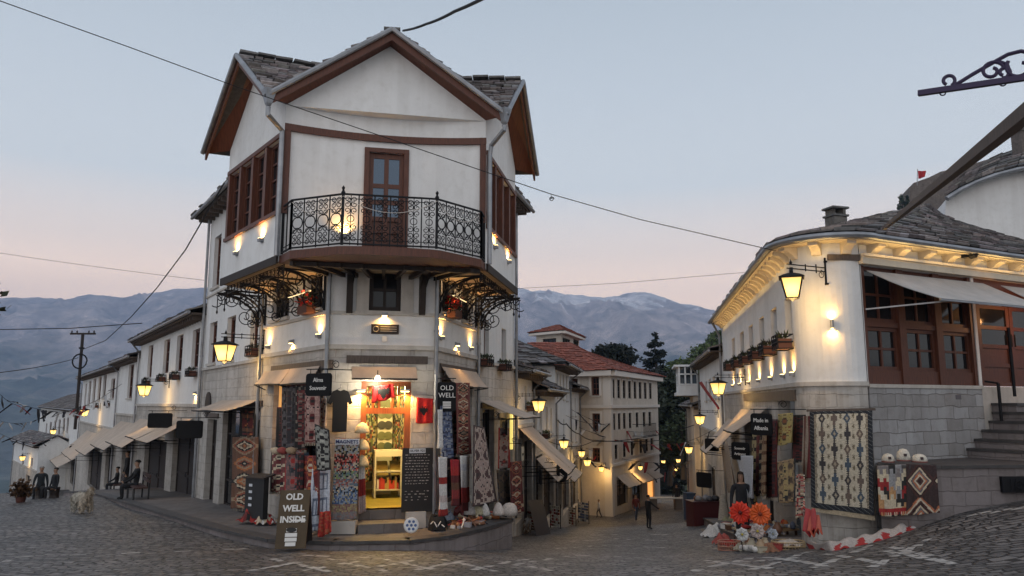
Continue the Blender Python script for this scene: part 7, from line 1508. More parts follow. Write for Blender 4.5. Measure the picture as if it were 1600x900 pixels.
def right_row():
    g = 'houses in the row on the right side'; s = lambda px: RS.s(px, 620)
    e2 = 5.2; row_house('row_house', 'white house with slate roof and flower boxes beyond the rounded corner building', RS, RS.L + .05, s(1094), e2, [(1120, 1124, 590, 622), (1114, 1117.5, 588, 622), (1108, 1111, 592, 624), (1102, 1105, 596, 626)], [(1108, 1118, 730, 800)], 1.6, group=g, seed=61, rise=1.8, zb=-10, depth=9)
    row_house('row_house', 'far white house at the end of the right row behind the glazed balcony', RS, s(1094) + .05, s(1072), 2.8, [(1088, 1090, 640, 662), (1083, 1085, 642, 664)], [], -1, group=g, seed=62, rise=1.8, zb=-12, wall='cream')
    # glazed balcony
    t = thing('glazed_balcony', 'white glazed balcony standing out over the street at the far right row', 'balcony', RS.pt(s(1090), 2.6, 0)); a, b = s(1094) + .4, s(1094) + 4.2; q = RS.pt(a, 2, 1.2); pb_ = 1.25; z0, z1 = H + ray(1062, 613)[1] * q.y, H + ray(1062, 573)[1] * q.y; mb = MB()
    mb.fbox(RS, a, b, z0 - .2, z0, 0, 1.4); mb.fbox(RS, a - .2, b + .2, z1, z1 + .12, 0, 1.5)
    for n in (.1, 1.2):
        for k in range(5): x = a + (b - a) * k / 4; mb.fbox(RS, x - .05, x + .05, z0, z1, n - .05, n + .05)
    for k in range(4): n = .1 + k * .366; mb.fbox(RS, a - .02, a + .08, z0, z1, n - .05, n + .05)
    for z in (z0 + .45, z1 - .5): mb.fbox(RS, a, b, z, z + .08, 1.16, 1.24); mb.fbox(RS, a - .02, a + .06, z, z + .08, .1, 1.16)
    mb.build('balcony_frame', mat('white_paint', (.7, .72, .74), .6), t); q = MB(); q.fbox(RS, a + .03, b, z0 + .5, z1 - .02, .1, 1.19); q.build('pane', M['glass_sky'], t); q = MB(); q.fbox(RS, a + .02, b, z0, z0 + .44, .1, 1.195); q.build('panel', MATS['white_paint'], t); q = MB(); q.quad(RS.pt(a + .1, z0 - .25, 0.02), RS.pt(b, z0 - .25, .02), RS.pt(b, z0 - .25, 1.0), RS.pt(a + .1, z0 - .25, 1.0)); q.fbox(RS, a + .2, b - .2, -6, z0 - .21, -.5, .4); q.build('balcony_base', M['cream'], t)
    for px, py, n, sc in ((1117, 607, 0, .85), (1088, 656, 1, .8), (1072, 703, 2, .8)): lantern(RS, px, py, ('lit lantern at the far end of the rounded corner building', 'lit lantern on the white house with flower boxes', 'lit lantern on the far house of the right row')[n], 'street lanterns of the right side', n=1.0, sc=sc)
    # far lamps in the dark under the trees
    for k, (px, py) in enumerate(((1037, 722), (1062, 720), (1057, 733), (1069, 731), (1064, 703))[:4]): Wx = Wall(P(px + 9, py, 84 + k * 3), P(px + 4, py, 95 + k * 3)); lantern(Wx, px, py, 'small lit lantern far down the street under the dark trees', 'far street lanterns', n=.75, sc=.75 + .1 * (k == 1)); 
    # far low walls where those lanterns hang
    cloth('red_banner', 'long red cloth banner hanging in a curve at the right row', 'banner', on(RS, (1092, 598, .9), (1096, 596, .9), (1124, 640, .6), (1120, 634, .6)), lambda u, v, i, j: (.33, .02, .02), 6, 24, wav=.05)
right_row()
# ------------------------------------------------------------------ trees, hillside, castle, things at the frame edge
def leaf_tree(name, label, base, height, blobs, trunk_r=.35, leaf=.5, n=2600, col=(.03, .045, .022), group=None, seed=1, droop=0, limbs=True, up=1.0):
    t = thing(name, label, 'tree', base, group); rnd = random.Random(seed); base = Vector(base); tr = MB()
    top = base + Vz * height; tr.tube([base - Vz * 1, base + Vz * height * .35 + Vector((.2, 0, 0)), base + Vz * height * .7, top - Vz * height * .1], [trunk_r, trunk_r * .8, trunk_r * .5, trunk_r * .15], 8)
    for c, r in blobs:
        if limbs: tr.tube([base + Vz * height * rnd.uniform(.35, .7), base + (Vector(c) * .6) + Vz * (height * .1), base + Vector(c)], [trunk_r * .45, trunk_r * .3, trunk_r * .1], 5)
    tr.build('trunk', mat('bark', (.035, .026, .02), .9), t); cr_ = MB(); tot = sum(r[0] * r[1] * r[2] for _, r in blobs)
    for c, r in blobs:
        k = int(n * (r[0] * r[1] * r[2]) ** .7 / sum((q[0] * q[1] * q[2]) ** .7 for _, q in blobs)); cl = [Vector((rnd.gauss(0, 1), rnd.gauss(0, 1), rnd.gauss(0, 1))).normalized() * rnd.uniform(.55, 1.0) for _ in range(max(5, k // 28))]
        for i in range(k):
            q = rnd.choice(cl) + Vector((rnd.gauss(0, .17), rnd.gauss(0, .17), rnd.gauss(0, .13))); p = base + Vector(c) + Vector((q.x * r[0], q.y * r[1], q.z * r[2])) - Vz * droop * rnd.random() ** 2
            a = Vector((rnd.gauss(0, 1), rnd.gauss(0, 1), rnd.gauss(0, .6))).normalized(); b = a.cross(Vector((rnd.gauss(0, 1), rnd.gauss(0, 1), rnd.gauss(0, 1)))).normalized(); s = leaf * rnd.uniform(.5, 1.3); g = rnd.uniform(.55, 1.55)
            cr_.quad(p - a * s, p - b * s * .45, p + a * s, p + b * s * .45, col=(col[0] * g * rnd.uniform(.85, 1.2), col[1] * g, col[2] * g))
    cr_.build('crown', M['leaf'], t, fix=False); return t
def hill():
    mb = MB(); nx, ny = 40, 30
    def hz(x, y): 
        k = (x - 22 - (y - 110) * .10) / 90; k = max(0, min(1.15, k)); return -16 + 70 * k ** .85 + 2.5 * noise.noise(Vector((x * .04, y * .04, 0))) + max(0, (y - 200)) * .05
    for j in range(ny + 1):
        for i in range(nx + 1): x = 14 + 200 * i / nx; y = 105 + 220 * j / ny; mb.v.append(Vector((x, y, hz(x, y))))
    for j in range(ny):
        for i in range(nx): a = j * (nx + 1) + i; mb.f.append((a, a + 1, a + nx + 2, a + nx + 1)); mb.c.append((1, 1, 1)); mb.m.append(0)
    struct(mb.build('hillside', mat('hill_green', (.045, .06, .025), .95, build=b_noise(.3, .5, .4, .3)), smooth=True))
    T = lambda px, py, d: P(px, py, d)
    p = P(952, 566, 96); leaf_tree('cedar_tree', 'broad dark flat-topped cedar behind the red roof', P(956, 640, 96), 9, [((-1.2, 0, 6.2), (2.0, 2, 1.0)), ((1.0, 0, 6.9), (2.3, 2, 1.3)), ((-.2, 0, 7.3), (1.9, 2, .9)), ((1.9, 0, 5.4), (.9, 1.2, 1.4)), ((-2.0, 0, 5.6), (.9, 1, .7)), ((.3, 0, 5.2), (1.2, 1.2, .8))], .3, .34, 4200, (.012, .017, .012), seed=3, droop=.6)
    b = P(1026, 640, 100); leaf_tree('fir_tree', 'dark tiered fir tree right of the flat-topped cedar', b, 10, [((0, 0, 9.2), (.45, .5, .9)), ((.1, 0, 8.2), (1.0, 1, .5)), ((-.1, 0, 7.1), (1.25, 1.2, .6)), ((.35, 0, 7.4), (1.1, .6, .25)), ((0, 0, 5.9), (1.5, 1.5, .7)), ((-.2, 0, 4.6), (1.75, 1.7, .8)), ((.3, 0, 3.4), (1.9, 1.9, .8)), ((0, 0, 2.2), (2.1, 2, .9))], .25, .32, 3600, (.011, .017, .013), seed=4, limbs=False)
    G_ = 'trees at the end of the middle street'
    for k, (px, py, d, h, blobs, c) in enumerate(((1046, 745, 92, 13, [((0, 0, 8.5), (2.6, 2.5, 2.4)), ((1.6, 0, 5.5), (1.8, 2, 2.5)), ((-1.2, 0, 5), (1.6, 2, 2.6)), ((.3, 0, 11), (1.7, 1.8, 1.4)), ((0, 0, 2.5), (2.2, 2, 2))], (.012, .017, .010)),
        (1068, 735, 88, 12, [((0, 0, 9), (2.2, 2, 2)), ((-1, 0, 6.5), (1.8, 2, 2.2)), ((1.3, 0, 6), (1.6, 1.8, 2.2)), ((0, 0, 3.2), (2, 2, 2.2))], (.020, .028, .013)), (1032, 740, 104, 11, [((0, 0, 7.5), (2.0, 2, 2.2)), ((.5, 0, 4), (2.2, 2, 2.6)), ((-.4, 0, 9.8), (1.2, 1.2, 1.2))], (.016, .022, .011)))):
        leaf_tree('broadleaf_tree', ('tall dark tree closing the end of the middle street', 'dark green tree beside the glazed balcony at the street end', 'dark tree just right of the cream building')[k], P(px, py, d), h, blobs, .35, .34, 4200, c, G_, seed=10 + k)
    leaf_tree('broadleaf_tree', 'dark spreading tree low at the far street end', P(1042, 775, 101), 8, [((0, 0, 1.8), (3.2, 2.5, 2.2)), ((2.2, 0, 3.2), (2, 2, 2)), ((-2, 0, 2.2), (1.8, 2, 2)), ((0, 0, 4.5), (2, 2, 2))], .3, .34, 3000, (.012, .016, .010), G_, seed=19)
    for k, (px, py, d, s) in enumerate(((1040, 640, 93, 2.6), (1054, 622, 90, 2.5), (1063, 660, 86, 2.3), (1050, 680, 88, 2.4), (1034, 690, 95, 2.4), (1070, 610, 92, 2.5))):
        c = P(px, py, d); leaf_tree('broadleaf_tree', 'mid-green leafy tree filling the slope left of the glazed balcony', c - Vz * s * 1.5, s * 2, [((0, 0, s * 1.2), (s * .9, s * .8, s * .8)), ((s * .5, 0, s * .8), (s * .6, s * .6, s * .6)), ((-s * .5, 0, s * .9), (s * .6, s * .6, s * .6))], .2, .3, 1700, [(.03, .045, .016), (.022, .032, .013)][k % 2], 'leafy trees on the slope', seed=80 + k, limbs=False)
    rnd = random.Random(12); G2_ = 'trees on the green hillside'; n = 0
    for px, py, d, s in ((1050, 575, 130, 3.0), (1064, 570, 135, 3.2), (1078, 563, 140, 3.2), (1090, 552, 145, 3.5), (1101, 545, 150, 3.4), (1112, 536, 155, 3.6), (1122, 528, 160, 3.6), (1132, 522, 165, 3.8), (1058, 592, 118, 3.0), (1075, 585, 122, 3.0), (1092, 575, 126, 3.2), (1108, 566, 132, 3.4), (1122, 555, 138, 3.4), (1136, 545, 145, 3.6), (1044, 596, 112, 2.8)):
        c = P(px, py, d); g = rnd.uniform(.8, 1.3); w = rnd.uniform(.9, 1.15)
        leaf_tree('hillside_tree', 'leafy green tree on the hillside above the right row', c - Vz * s * 1.6, s * 2, [((0, 0, s * 1.1), (s * .85 * w, s * .8, s * .7)), ((s * .4, 0, s * .8), (s * .6, s * .6, s * .6)), ((-s * .5, 0, s * .7), (s * .55, s * .6, s * .55)), ((rnd.uniform(-.3, .3) * s, 0, s * 1.6), (s * .4, s * .4, s * .35))], .25, .42, 1300, (.065 * g, .095 * g, .025 * g), G2_, seed=30 + n, limbs=False); n += 1
    # branch of a tree that reaches in at the left edge
    b = P(-112, 760, 22); leaf_tree('street_tree', 'dark leafy tree reaching in at the left edge of the view', b, 7.0, [((.75, 0, 4.9), (.75, .6, .35)), ((.3, 0, 4.3), (.9, .8, .5)), ((-.8, 0, 5.2), (1.6, 1.5, 1.3)), ((.85, 0, 2.2), (.4, .4, .35))], .12, .14, 1500, (.018, .022, .009), seed=50)
hill()
def castle():
    t = thing('hilltop_castle', 'old stone castle wall high on the hill behind the right roof', 'castle', P(1500, 330, 215)); d = 215; mb = MB(); poly = [(1421, 345), (1421, 292), (1427, 290), (1427, 286), (1452, 277), (1470, 268), (1500, 262), (1540, 250), (1700, 205), (1700, 345)]
    mb.prism([P(x, y, d) for x, y in poly], Vector((3, 12, 0))); mb.build('stone_wall', mat('castle_stone', (.24, .20, .175), .9, build=b_plaster(.8, .8)), t)
    rnd = random.Random(2); b = P(1412, 345, 205); leaf_tree('castle_bush', 'green bush clinging to the foot of the castle wall', b, 6, [((0, 0, 4.5), (1.3, 1.5, 2.5)), ((1.2, 0, 5.6), (.8, 1, 1.5)), ((-.4, 0, 2.5), (1.2, 1, 1.8))], .2, .45, 700, (.03, .042, .018), seed=5, limbs=False)
    f = thing('red_flag', 'small red flag on a pole over the hilltop castle', 'flag', P(1434, 285, 214)); q = MB(); a = P(1433, 290, 214); q.bar(a, P(1433.5, 264, 214), .14); q.build('flag_pole', M['metal'], f); tl, tr = P(1434, 267, 214), P(1447, 267, 214); cloth('flag_cloth', '', '', (tl, tr, P(1446, 276, 214), P(1434, 280, 214)), lambda u, v, i, j: (.45, .02, .02), 10, 8, wav=.4, parent=f, wn=1.5)
castle()
def hillside_house():
    t = thing('hillside_house', 'white walled house with arched slate eave standing above the right roof', 'house', P(1560, 330, 27.5)); d = 27.5; top = [(1478, 312), (1500, 298), (1525, 286), (1555, 275), (1590, 266), (1630, 260), (1700, 256)]; mb = MB()
    mb.prism([P(x, y, d) for x, y in top] + [P(1700, 480, d), P(1470, 480, d)], Vector((2, 6, 0))); mb.build('white_wall', M['plaster'], t)
    rf = MB(); eb = MB(); pts = [P(x, y - 3, d - .5) for x, y in top]; bk = [P(x + 14, y - 26 - (x - 1478) * .10, d + 5) for x, y in top]
    for k in range(len(pts) - 1): slate(rf, pts[k], pts[k + 1], bk[k + 1], bk[k], 9, .42, .07, .13, seed=70 + k)
    eb.tube([p + Vector((0, -.05, -.05)) for p in pts], .09, 8); rf.build('slate_roof', M['slate'], t); eb.build('eave_gutter', M['metal'], t)
    c = MB(); p = P(1597, 228, 30); c.box(p, .5, .5, 1.1, (.12, .10, .09), .2); c.box(p + Vz * .6, .62, .62, .1, (.1, .09, .08), .2); c.build('chimney', M['slate'], t)
hillside_house()
def frame_edge():
    mb = MB(); a, b = P(1381, 357, 15.55), P(1600, 180, 3.5); d = (b - a).normalized(); mb.bar(a, b + d * 1.2, .066, .066); e = b + d * 1.2; mb.bar(Vector((e.x, e.y, gz(e.x, e.y) - .1)), e, .10); o = mb.build('timber_beam', mat('beam_wood', (.06, .036, .027), .7, build=b_noise(3, .4, .3, .006, (9, 1, 1)))); tag(o, 'dark timber beam slanting from the right roof gutter up toward the viewer', 'beam')
    t = thing('sign_bracket', 'violet black wrought iron sign bracket with scrolls at the top right', 'bracket', P(1600, 130, 4.6)); c = MB(); p = lambda x, y: P(x, y, 5.0 - (x - 1436) * .0024)
    c.bar(p(1435, 146), p(1720, 104), .036, .036); X = (p(1600, 120) - p(1435, 146)).normalized(); Y = Vz
    c.tube([p(1491, 134), p(1520, 116), p(1555, 96), p(1575, 85), p(1595, 80), p(1620, 84), p(1650, 100)], .013, 6)
    R = lambda x, y, r0, r1, a, tn: c.tube(scroll(p(x, y), X, Y, r0, r1, a, tn, 22), .012, 6)
    R(1482, 126, .040, .028, -1.2, .85); R(1550, 111, .068, .02, .2, 1.15); R(1569, 113, .038, .02, 4.3, 1.0); R(1594, 105, .08, .03, 2.4, .8); c.tube([p(1548, 98), p(1560, 96), p(1574, 100), p(1578, 112), p(1572, 122)], .011, 6)
    c.build('scrollwork', M['iron_purple'], t); q = MB()
    for x, y in ((1473, 145), (1567, 130)): q.tube(scroll(p(x, y), X, Y, .018, .018, 0, 1, 12)[:-1], .005, 5, closed=True)
    q.build('hanging_ring', M['iron_purple'], t); q = MB(); e = p(1720, 104); q.bar(Vector((e.x, e.y, gz(e.x, e.y) - .1)), e + Vz * .3, .07); q.build('post', M['iron_purple'], t)
frame_edge()
def wires():
    g = 'overhead cables'; pts = [(-60, -20, 11.5), (10, 5, 12), (200, 73, 13), (360, 132, 13.8), (435, 158, 14.1), (600, 214, 14.3), (760, 269, 14.6), (860, 303, 14.9), (1000, 343, 15.4), (1212, 392, 16.3)]
    cable('cable', 'long thin cable sagging across the whole view in front of the corner house', [P(*p) for p in pts], .009, .0, group=g)
    k = P(862, 311, 14.9); mb = MB(); mb.tube(scroll(k, (1, 0, 0), Vz, .05, .02, 0, 1.5, 14), .008, 4); mb.bar(k, P(861, 303, 14.9), .008); tag(mb.build('wire_knot', M['iron']), 'small tangle of wire hanging from the long cable right of the corner house', 'wire')
    cable('cable', 'thick twisted cable leaving the roof of the corner house at the top', [P(630, 48, 17), P(665, 38, 15), P(710, 18, 12), P(790, -22, 9)], .028, .02, group=g)
    cable('cable', 'cable swinging from the utility pole up to the corner house wing', [P(127, 547, 52), P(165, 532, 46), P(205, 495, 38), P(245, 450, 31), (P(290, 390, 26)), P(350, 286, 19.5)], .022, 0, group=g)
    cable('cable', 'nearly level cable over the left street at the upper left', [P(-60, 516, 38), P(110, 513, 36.5), P(222, 505, 35)], .022, 0, group=g); cable('cable', 'cable running from the left edge down to the utility pole', [P(-60, 590, 30), P(0, 582, 36), P(122, 559, 52)], .022, .1, group=g)
    cable('cable', 'very thin cable crossing the sky left of the corner house', [P(-60, 386, 30), P(320, 438, 27)], .007, .05, group=g); cable('cable', 'very thin cable crossing the sky right of the corner house', [P(803, 451, 26), P(960, 443, 24), P(1182, 424, 22)], .006, .0, group=g)
    cable('cable', 'dark cable looped across the middle street below the lanterns', [P(872, 657, 36), P(885, 662, 38), P(905, 678, 42), P(930, 688, 47), P(1030, 688, 64)], .03, .1, group=g); cable('cable', 'second dark cable crossing in front of the cream building', [P(858, 690, 34), P(925, 690, 46), P(1085, 664, 45)], .022, .25, group=g)
    rnd = random.Random(9)
    def bunting(label, a, b, n, sag, sz, grp):
        a, b = P(*a), P(*b); t = thing('bunting', label, 'bunting', (a + b) / 2, grp); L = MB(); f = lambda u: a.lerp(b, u) - Vz * sag * 4 * u * (1 - u); L.tube([f(i / 20) for i in range(21)], .012, 4); L.build('cord', M['iron'], t)
        for i in range(n):
            p = f((i + .5) / n); d = (b - a).normalized(); w = sz * rnd.uniform(.7, 1.2); ln = sz * rnd.uniform(.9, 1.9); dr = Vector((rnd.uniform(-.8, .8), rnd.uniform(-.4, .4), -rnd.uniform(.15, .8))).normalized(); c = rnd.choice([(.02, .018, .02), (.02, .018, .02), (.28, .02, .02), (.6, .58, .57), (.5, .5, .52), (.02, .02, .03)])
            mb = MB(); mb.grid(lambda u, v: p + d * (w * (u - .5) * (1 - .5 * v)) + dr * (ln * v) + Vector((0, .08, .05)) * math.sin(v * 5 + u * 2 + i) * sz, 4, 6, col=c); o = mb.build('flag', M['cloth'], t, smooth=True, fix=False); o.modifiers.new('Solidify', 'SOLIDIFY').thickness = .012
    gb = 'strings of bunting over the left street'
    for k, (a, b, n, sg) in enumerate((((-20, 592, 30), (30, 634, 38), 6, .2), ((20, 628, 40), (140, 640, 50), 12, .3), ((60, 640, 46), (190, 600, 38), 9, .6), ((-20, 650, 50), (60, 655, 62), 9, .4), ((-10, 672, 60), (70, 690, 70), 8, .4))):
        bunting(('bunting of dark and red flags at the far left edge', 'bunting of black and white flags by the utility pole', 'bunting of flags strung to the long row house', 'bunting of flags low over the left street', 'lowest bunting of flags far down the left street')[k], a, b, n, sg, .42, gb)
    gb = 'strings of bunting over the middle street'
    for k, (a, b, n, sg) in enumerate((((893, 640, 46), (1030, 672, 64), 10, .6), ((905, 668, 50), (1075, 690, 60), 12, .6), ((900, 715, 48), (1060, 735, 70), 14, .5), ((868, 640, 42), (960, 660, 53), 5, .4), ((915, 700, 52), (1080, 720, 60), 12, .5), ((1030, 690, 60), (1120, 668, 36), 6, .4))):
        bunting(('top bunting across the face of the cream building', 'bunting crossing the street at the balcony of the cream building', 'bunting above the pale awnings of the cream building', 'short bunting between the slate-roofed house and cream building', 'bunting across the street at the lowest windows', 'short bunting from the trees to the right row')[k], a, b, n, sg, .5, gb)
wires()
def vines():
    # dry climbers on the trellis and red geraniums in the windows of the first floor
    rnd = random.Random(17)
    for W, L, lb in ((WL, WL.L, 'dry dark climbing plant tangled in the left iron trellis'), (WR, WR.L, 'dry dark climbing plant tangled in the right iron trellis')):
        mb = MB()
        for k in range(14):
            s = L * .5 + rnd.gauss(0, .3); p = W.pt(s, Zs2 + rnd.uniform(.0, .5), rnd.uniform(.1, .5)); pts = [p]
            for i in range(7): p = p + Vector((rnd.gauss(0, .07), rnd.gauss(0, .07), rnd.uniform(.06, .24))); pts.append(Vector((p.x, p.y, min(p.z, Zj - .2))))
            mb.tube(pts, rnd.uniform(.006, .012), 4, (.03, .022, .018))
            for i in range(9):
                q = rnd.choice(pts) + Vector((rnd.gauss(0, .07), rnd.gauss(0, .07), rnd.gauss(0, .08))); a = Vector((rnd.gauss(0, 1), rnd.gauss(0, 1), rnd.gauss(0, 1))).normalized() * .045; b = a.cross(Vector((rnd.random(), rnd.random(), rnd.random() + .1))).normalized() * .025; g = rnd.uniform(.6, 1.4); mb.quad(q - a, q - b, q + a, q + b, col=(.028 * g, .024 * g, .014 * g))
        tag(mb.build('climbing_plant', M['leaf'], fix=False), lb, 'plant')
    for W, s, lb in ((WL, wl[1][0] * .5 + wl[1][1] * .5, 'red geraniums in the window of the lower left wall'), (WR, wr[0][0] * .5 + wr[0][1] * .5, 'red geraniums in the window of the lower right wall')):
        t = thing('flower_box', lb, 'flower box', W.pt(s, Zs2 + .05, .1)); mb = MB(); mb.fbox(W, s - .3, s + .3, Zs2 + .01, Zs2 + .2, .05, .28); mb.build('wooden_box', MATS['planter_wood'], t); mb = MB()
        for k in range(160):
            q = W.pt(s + rnd.uniform(-.32, .32), Zs2 + .2 + rnd.random() ** 1.5 * .32, .16 + rnd.gauss(0, .08)); a = Vector((rnd.gauss(0, 1), rnd.gauss(0, 1), rnd.gauss(0, 1))).normalized() * .05; b = a.cross(Vector((rnd.random(), rnd.random(), 1))).normalized() * .04; mb.quad(q - a, q - b, q + a, q + b, col=(.5, .03, .015) if rnd.random() < .6 else (.04, .06, .02))
        mb.build('flowers', M['leaf'], t, fix=False)
vines()
# ------------------------------------------------------------------ people and the dog
def skin_mesh(nodes, edges, root, levels=2):
    me = bpy.data.meshes.new('body'); names = list(nodes); me.from_pydata([nodes[n][0] for n in names], [], [] ); me = bpy.data.meshes.new('body')
    me.from_pydata([tuple(nodes[n][0]) for n in names], [(names.index(a), names.index(b)) for a, b in edges], []); o = bpy.data.objects.new('body', me); C.objects.link(o)
    sk = o.modifiers.new('Skin', 'SKIN'); lay = me.skin_vertices[0].data if me.skin_vertices else None
    if lay is None: bm = bmesh.new(); bm.from_mesh(me); bm.verts.layers.skin.verify(); bm.to_mesh(me); bm.free(); lay = me.skin_vertices[0].data
    for i, n in enumerate(names): r = nodes[n][1]; lay[i].radius = r if isinstance(r, tuple) else (r, r); lay[i].use_root = (n == root)
    sk.use_smooth_shade = True; ss = o.modifiers.new('Sub', 'SUBSURF'); ss.levels = levels; ss.render_levels = levels
    m2 = bpy.data.meshes.new_from_object(o.evaluated_get(bpy.context.evaluated_depsgraph_get())); bpy.data.objects.remove(o); return m2
def person(label, foot, yaw, top, legs, hair, pose='stand', height=1.7, skin=(.36, .22, .15), armL=None, armR=None, long_hair=False, group=None):
    k = height / 1.72; N = {}
    hip = .93; N['pelvis'] = ((0, 0, hip), (.15, .11)); N['waist'] = ((0, 0, 1.10), (.135, .10)); N['chest'] = ((0, .01, 1.30), (.165, .115)); N['collar'] = ((0, 0, 1.45), (.10, .075)); N['neck'] = ((0, .0, 1.52), .052); N['chin'] = ((0, .025, 1.58), (.068, .075)); N['skull'] = ((0, .01, 1.68), (.078, .092)); N['crown'] = ((0, 0, 1.735), (.05, .06))
    E = [('pelvis', 'waist'), ('waist', 'chest'), ('chest', 'collar'), ('collar', 'neck'), ('neck', 'chin'), ('chin', 'skull'), ('skull', 'crown')]
    for sg, s in ((-1, 'l'), (1, 'r')):
        arm = (armL if sg < 0 else armR) or [(.24, .02, 1.16), (.26, .08, .93), (.25, .13, .80)]
        N['sh' + s] = ((sg * .18, 0, 1.41), .068); a, b, c = [(sg * q[0], q[1], q[2]) for q in arm]; N['el' + s] = (a, .046); N['wr' + s] = (b, .034); N['ha' + s] = (c, (.03, .042))
        E += [('collar', 'sh' + s), ('sh' + s, 'el' + s), ('el' + s, 'wr' + s), ('wr' + s, 'ha' + s)]
        if pose == 'stand': lg = [(.10, 0, .86), (.105, .015, .48), (.105, -.02, .09), (.115, .13, .035)]
        elif pose == 'walk': lg = [(.09, 0, .86), (.09, .13 * sg + .05, .49), (.09, .2 * sg - .05, .10), (.1, .2 * sg + .09, .04)]
        else: lg = [(.10, .05, hip - .03), (.13, .46, hip - .02), (.13, .43, hip - .42), (.135, .57, hip - .45)]
        for n, q, r in zip(('hp', 'kn', 'an', 'to'), lg, (.092, .062, .045, (.04, .035))): N[n + s] = ((sg * q[0], q[1], q[2]), r)
        E += [('pelvis', 'hp' + s), ('hp' + s, 'kn' + s), ('kn' + s, 'an' + s), ('an' + s, 'to' + s)]
    dz = -(hip - .45) if pose == 'sit' else 0
    m = skin_mesh({n: ((p[0] * k, p[1] * k, (p[2] + dz) * k), (r[0] * k, r[1] * k) if isinstance(r, tuple) else r * k) for n, (p, r) in N.items()}, E, 'pelvis')
    ca = m.color_attributes.new('Col', 'FLOAT_COLOR', 'CORNER'); inv = {n: Vector((p[0] * k, p[1] * k, (p[2] + dz) * k)) for n, (p, r) in N.items()}
    def colr(v):
        n = min(inv, key=lambda q: (inv[q] - v).length_squared)
        if n in ('chin', 'skull', 'crown', 'neck'): return skin
        if n[:2] == 'ha': return skin
        if n[:2] == 'to': return (.02, .018, .016)
        if n[:2] in ('hp', 'kn', 'an') or n == 'pelvis' and v.z < inv['pelvis'].z - .02: return legs
        return top
    cv = [colr(v.co) for v in m.vertices]
    for l in m.loops: ca.data[l.index].color = (*cv[l.vertex_index], 1)
    # face: eyes, brows, mouth, nose and ears pushed out of the one surface
    for v in m.vertices:
        c = v.co; h = inv['skull']
        if c.y > h.y and abs(c.x) < .016 * k and abs(c.z - (h.z - .035 * k)) < .022 * k: c.y += .018 * k
        if abs(c.x) > .065 * k and abs(c.z - (h.z - .03 * k)) < .03 * k and abs(c.y - h.y) < .03 * k: c.x *= 1.14
    m.materials.append(M['cloth']); m.name = 'person'; o = bpy.data.objects.new('person', m); C.objects.link(o); o.location = foot; o.rotation_euler = (0, 0, yaw); ORG[o.name] = Vector((0, 0, 0)); tag(o, label, 'person', group)
    hb = MB(); h = inv['skull']; 
    def hr(u, v): 
        a = 6.283 * u; e = v * 1.75; r = math.sin(min(e, 1.75)); ln = 1.0; z = math.cos(e); f = math.sin(a)
        zz = z if f < .3 else max(z, .25); return h + Vector((.093 * k * r * math.cos(a), .105 * k * r * f - .012 * k, .088 * k * zz + .012 * k - (.62 * k * max(0, v - .55) if long_hair and f < .45 else 0)))
    hb.grid(hr, 16, 8, col=hair); hb.build('hair', M['cloth'], o, smooth=True)
    ey = MB()
    for sx in (-.03, .03): ey.box(h + Vector((sx * k, .093 * k, -.01 * k)), .018 * k, .012 * k, .010 * k, (.03, .02, .015))
    ey.box(h + Vector((0, .092 * k, -.075 * k)), .04 * k, .012 * k, .008 * k, (.28, .10, .08)); ey.build('face_features', M['paint'], o)
    return o
def fingers(): pass
p = hit(1014, 827); person('man in black standing in the middle street with one arm stretched out', p, math.radians(-60), (.012, .012, .014), (.014, .014, .017), (.02, .014, .01), 'stand', 48 / F * p.y * 1.02, armR=[(.34, .12, 1.24), (.50, .25, 1.10), (.57, .30, 1.06)])
p = hit(994, 813); person('person in dark red top and blue jeans walking down the middle street', p, math.radians(190), (.12, .02, .02), (.05, .07, .12), (.03, .02, .015), 'walk', min(1.75, 37 / F * p.y))
p = hit(947, 806); person('person in black walking by the shops below the cream building', p, math.radians(120), (.02, .02, .022), (.015, .015, .017), (.02, .015, .012), 'walk', min(1.75, 34 / F * p.y)); 
p = hit(936, 809); person('child in white top and dark trousers beside the shops of the middle street', p, math.radians(100), (.55, .55, .57), (.03, .03, .04), (.02, .015, .012), 'walk', 26 / F * p.y)
p = hit(1058, 795); person('distant person in dark clothes at the far end of the middle street', p, math.radians(10), (.02, .02, .025), (.02, .02, .025), (.02, .015, .01), 'walk', 1.7)
p = P(1157, 745, 18.6); p = Vector((p.x, p.y, gz(p.x, p.y))); person('woman with long dark hair in black top and blue cardigan behind the toy flowers', p, math.radians(170), (.016, .017, .022), (.015, .015, .018), (.022, .012, .008), 'stand', P(1157, 740, 18.6).z - p.z, long_hair=True)
# left street sitters, bench, planter and dog
def bench(px, py, w, yaw, lb):
    p = hit(px, py); p.z = max(p.z, gz(p.x, p.y)) ; t = thing('bench', lb, 'bench', p); R = Matrix.Rotation(yaw, 3, 'Z'); mb = MB()
    for k in range(3): mb.box(p + R @ Vector((0, -.15 + .15 * k, .44)), w, .13, .04, (.05, .025, .018), yaw)
    mb.build('seat', M['paint'], t); mb = MB()
    for k in range(2): mb.box(p + R @ Vector((0, -.26, .62 + .16 * k)), w, .03, .11, (.05, .025, .018), yaw)
    mb.build('backrest', M['paint'], t)
    for a in (-1, 1):
        mb = MB(); mb.bar(p + R @ Vector((a * w * .42, -.25, -.1)), p + R @ Vector((a * w * .42, -.26, .82)), .05, col=(.02, .02, .02)); mb.bar(p + R @ Vector((a * w * .42, .2, -.1)), p + R @ Vector((a * w * .42, .2, .42)), .05, col=(.02, .02, .02)); mb.build('leg', M['paint'], t)
    return p, R
yw = LW.ang() - math.pi / 2
q = LW.pt(LW.s(232, 760), 0, .75); bx = px_of(Vector((q.x, q.y, -.3))); zp = -.12
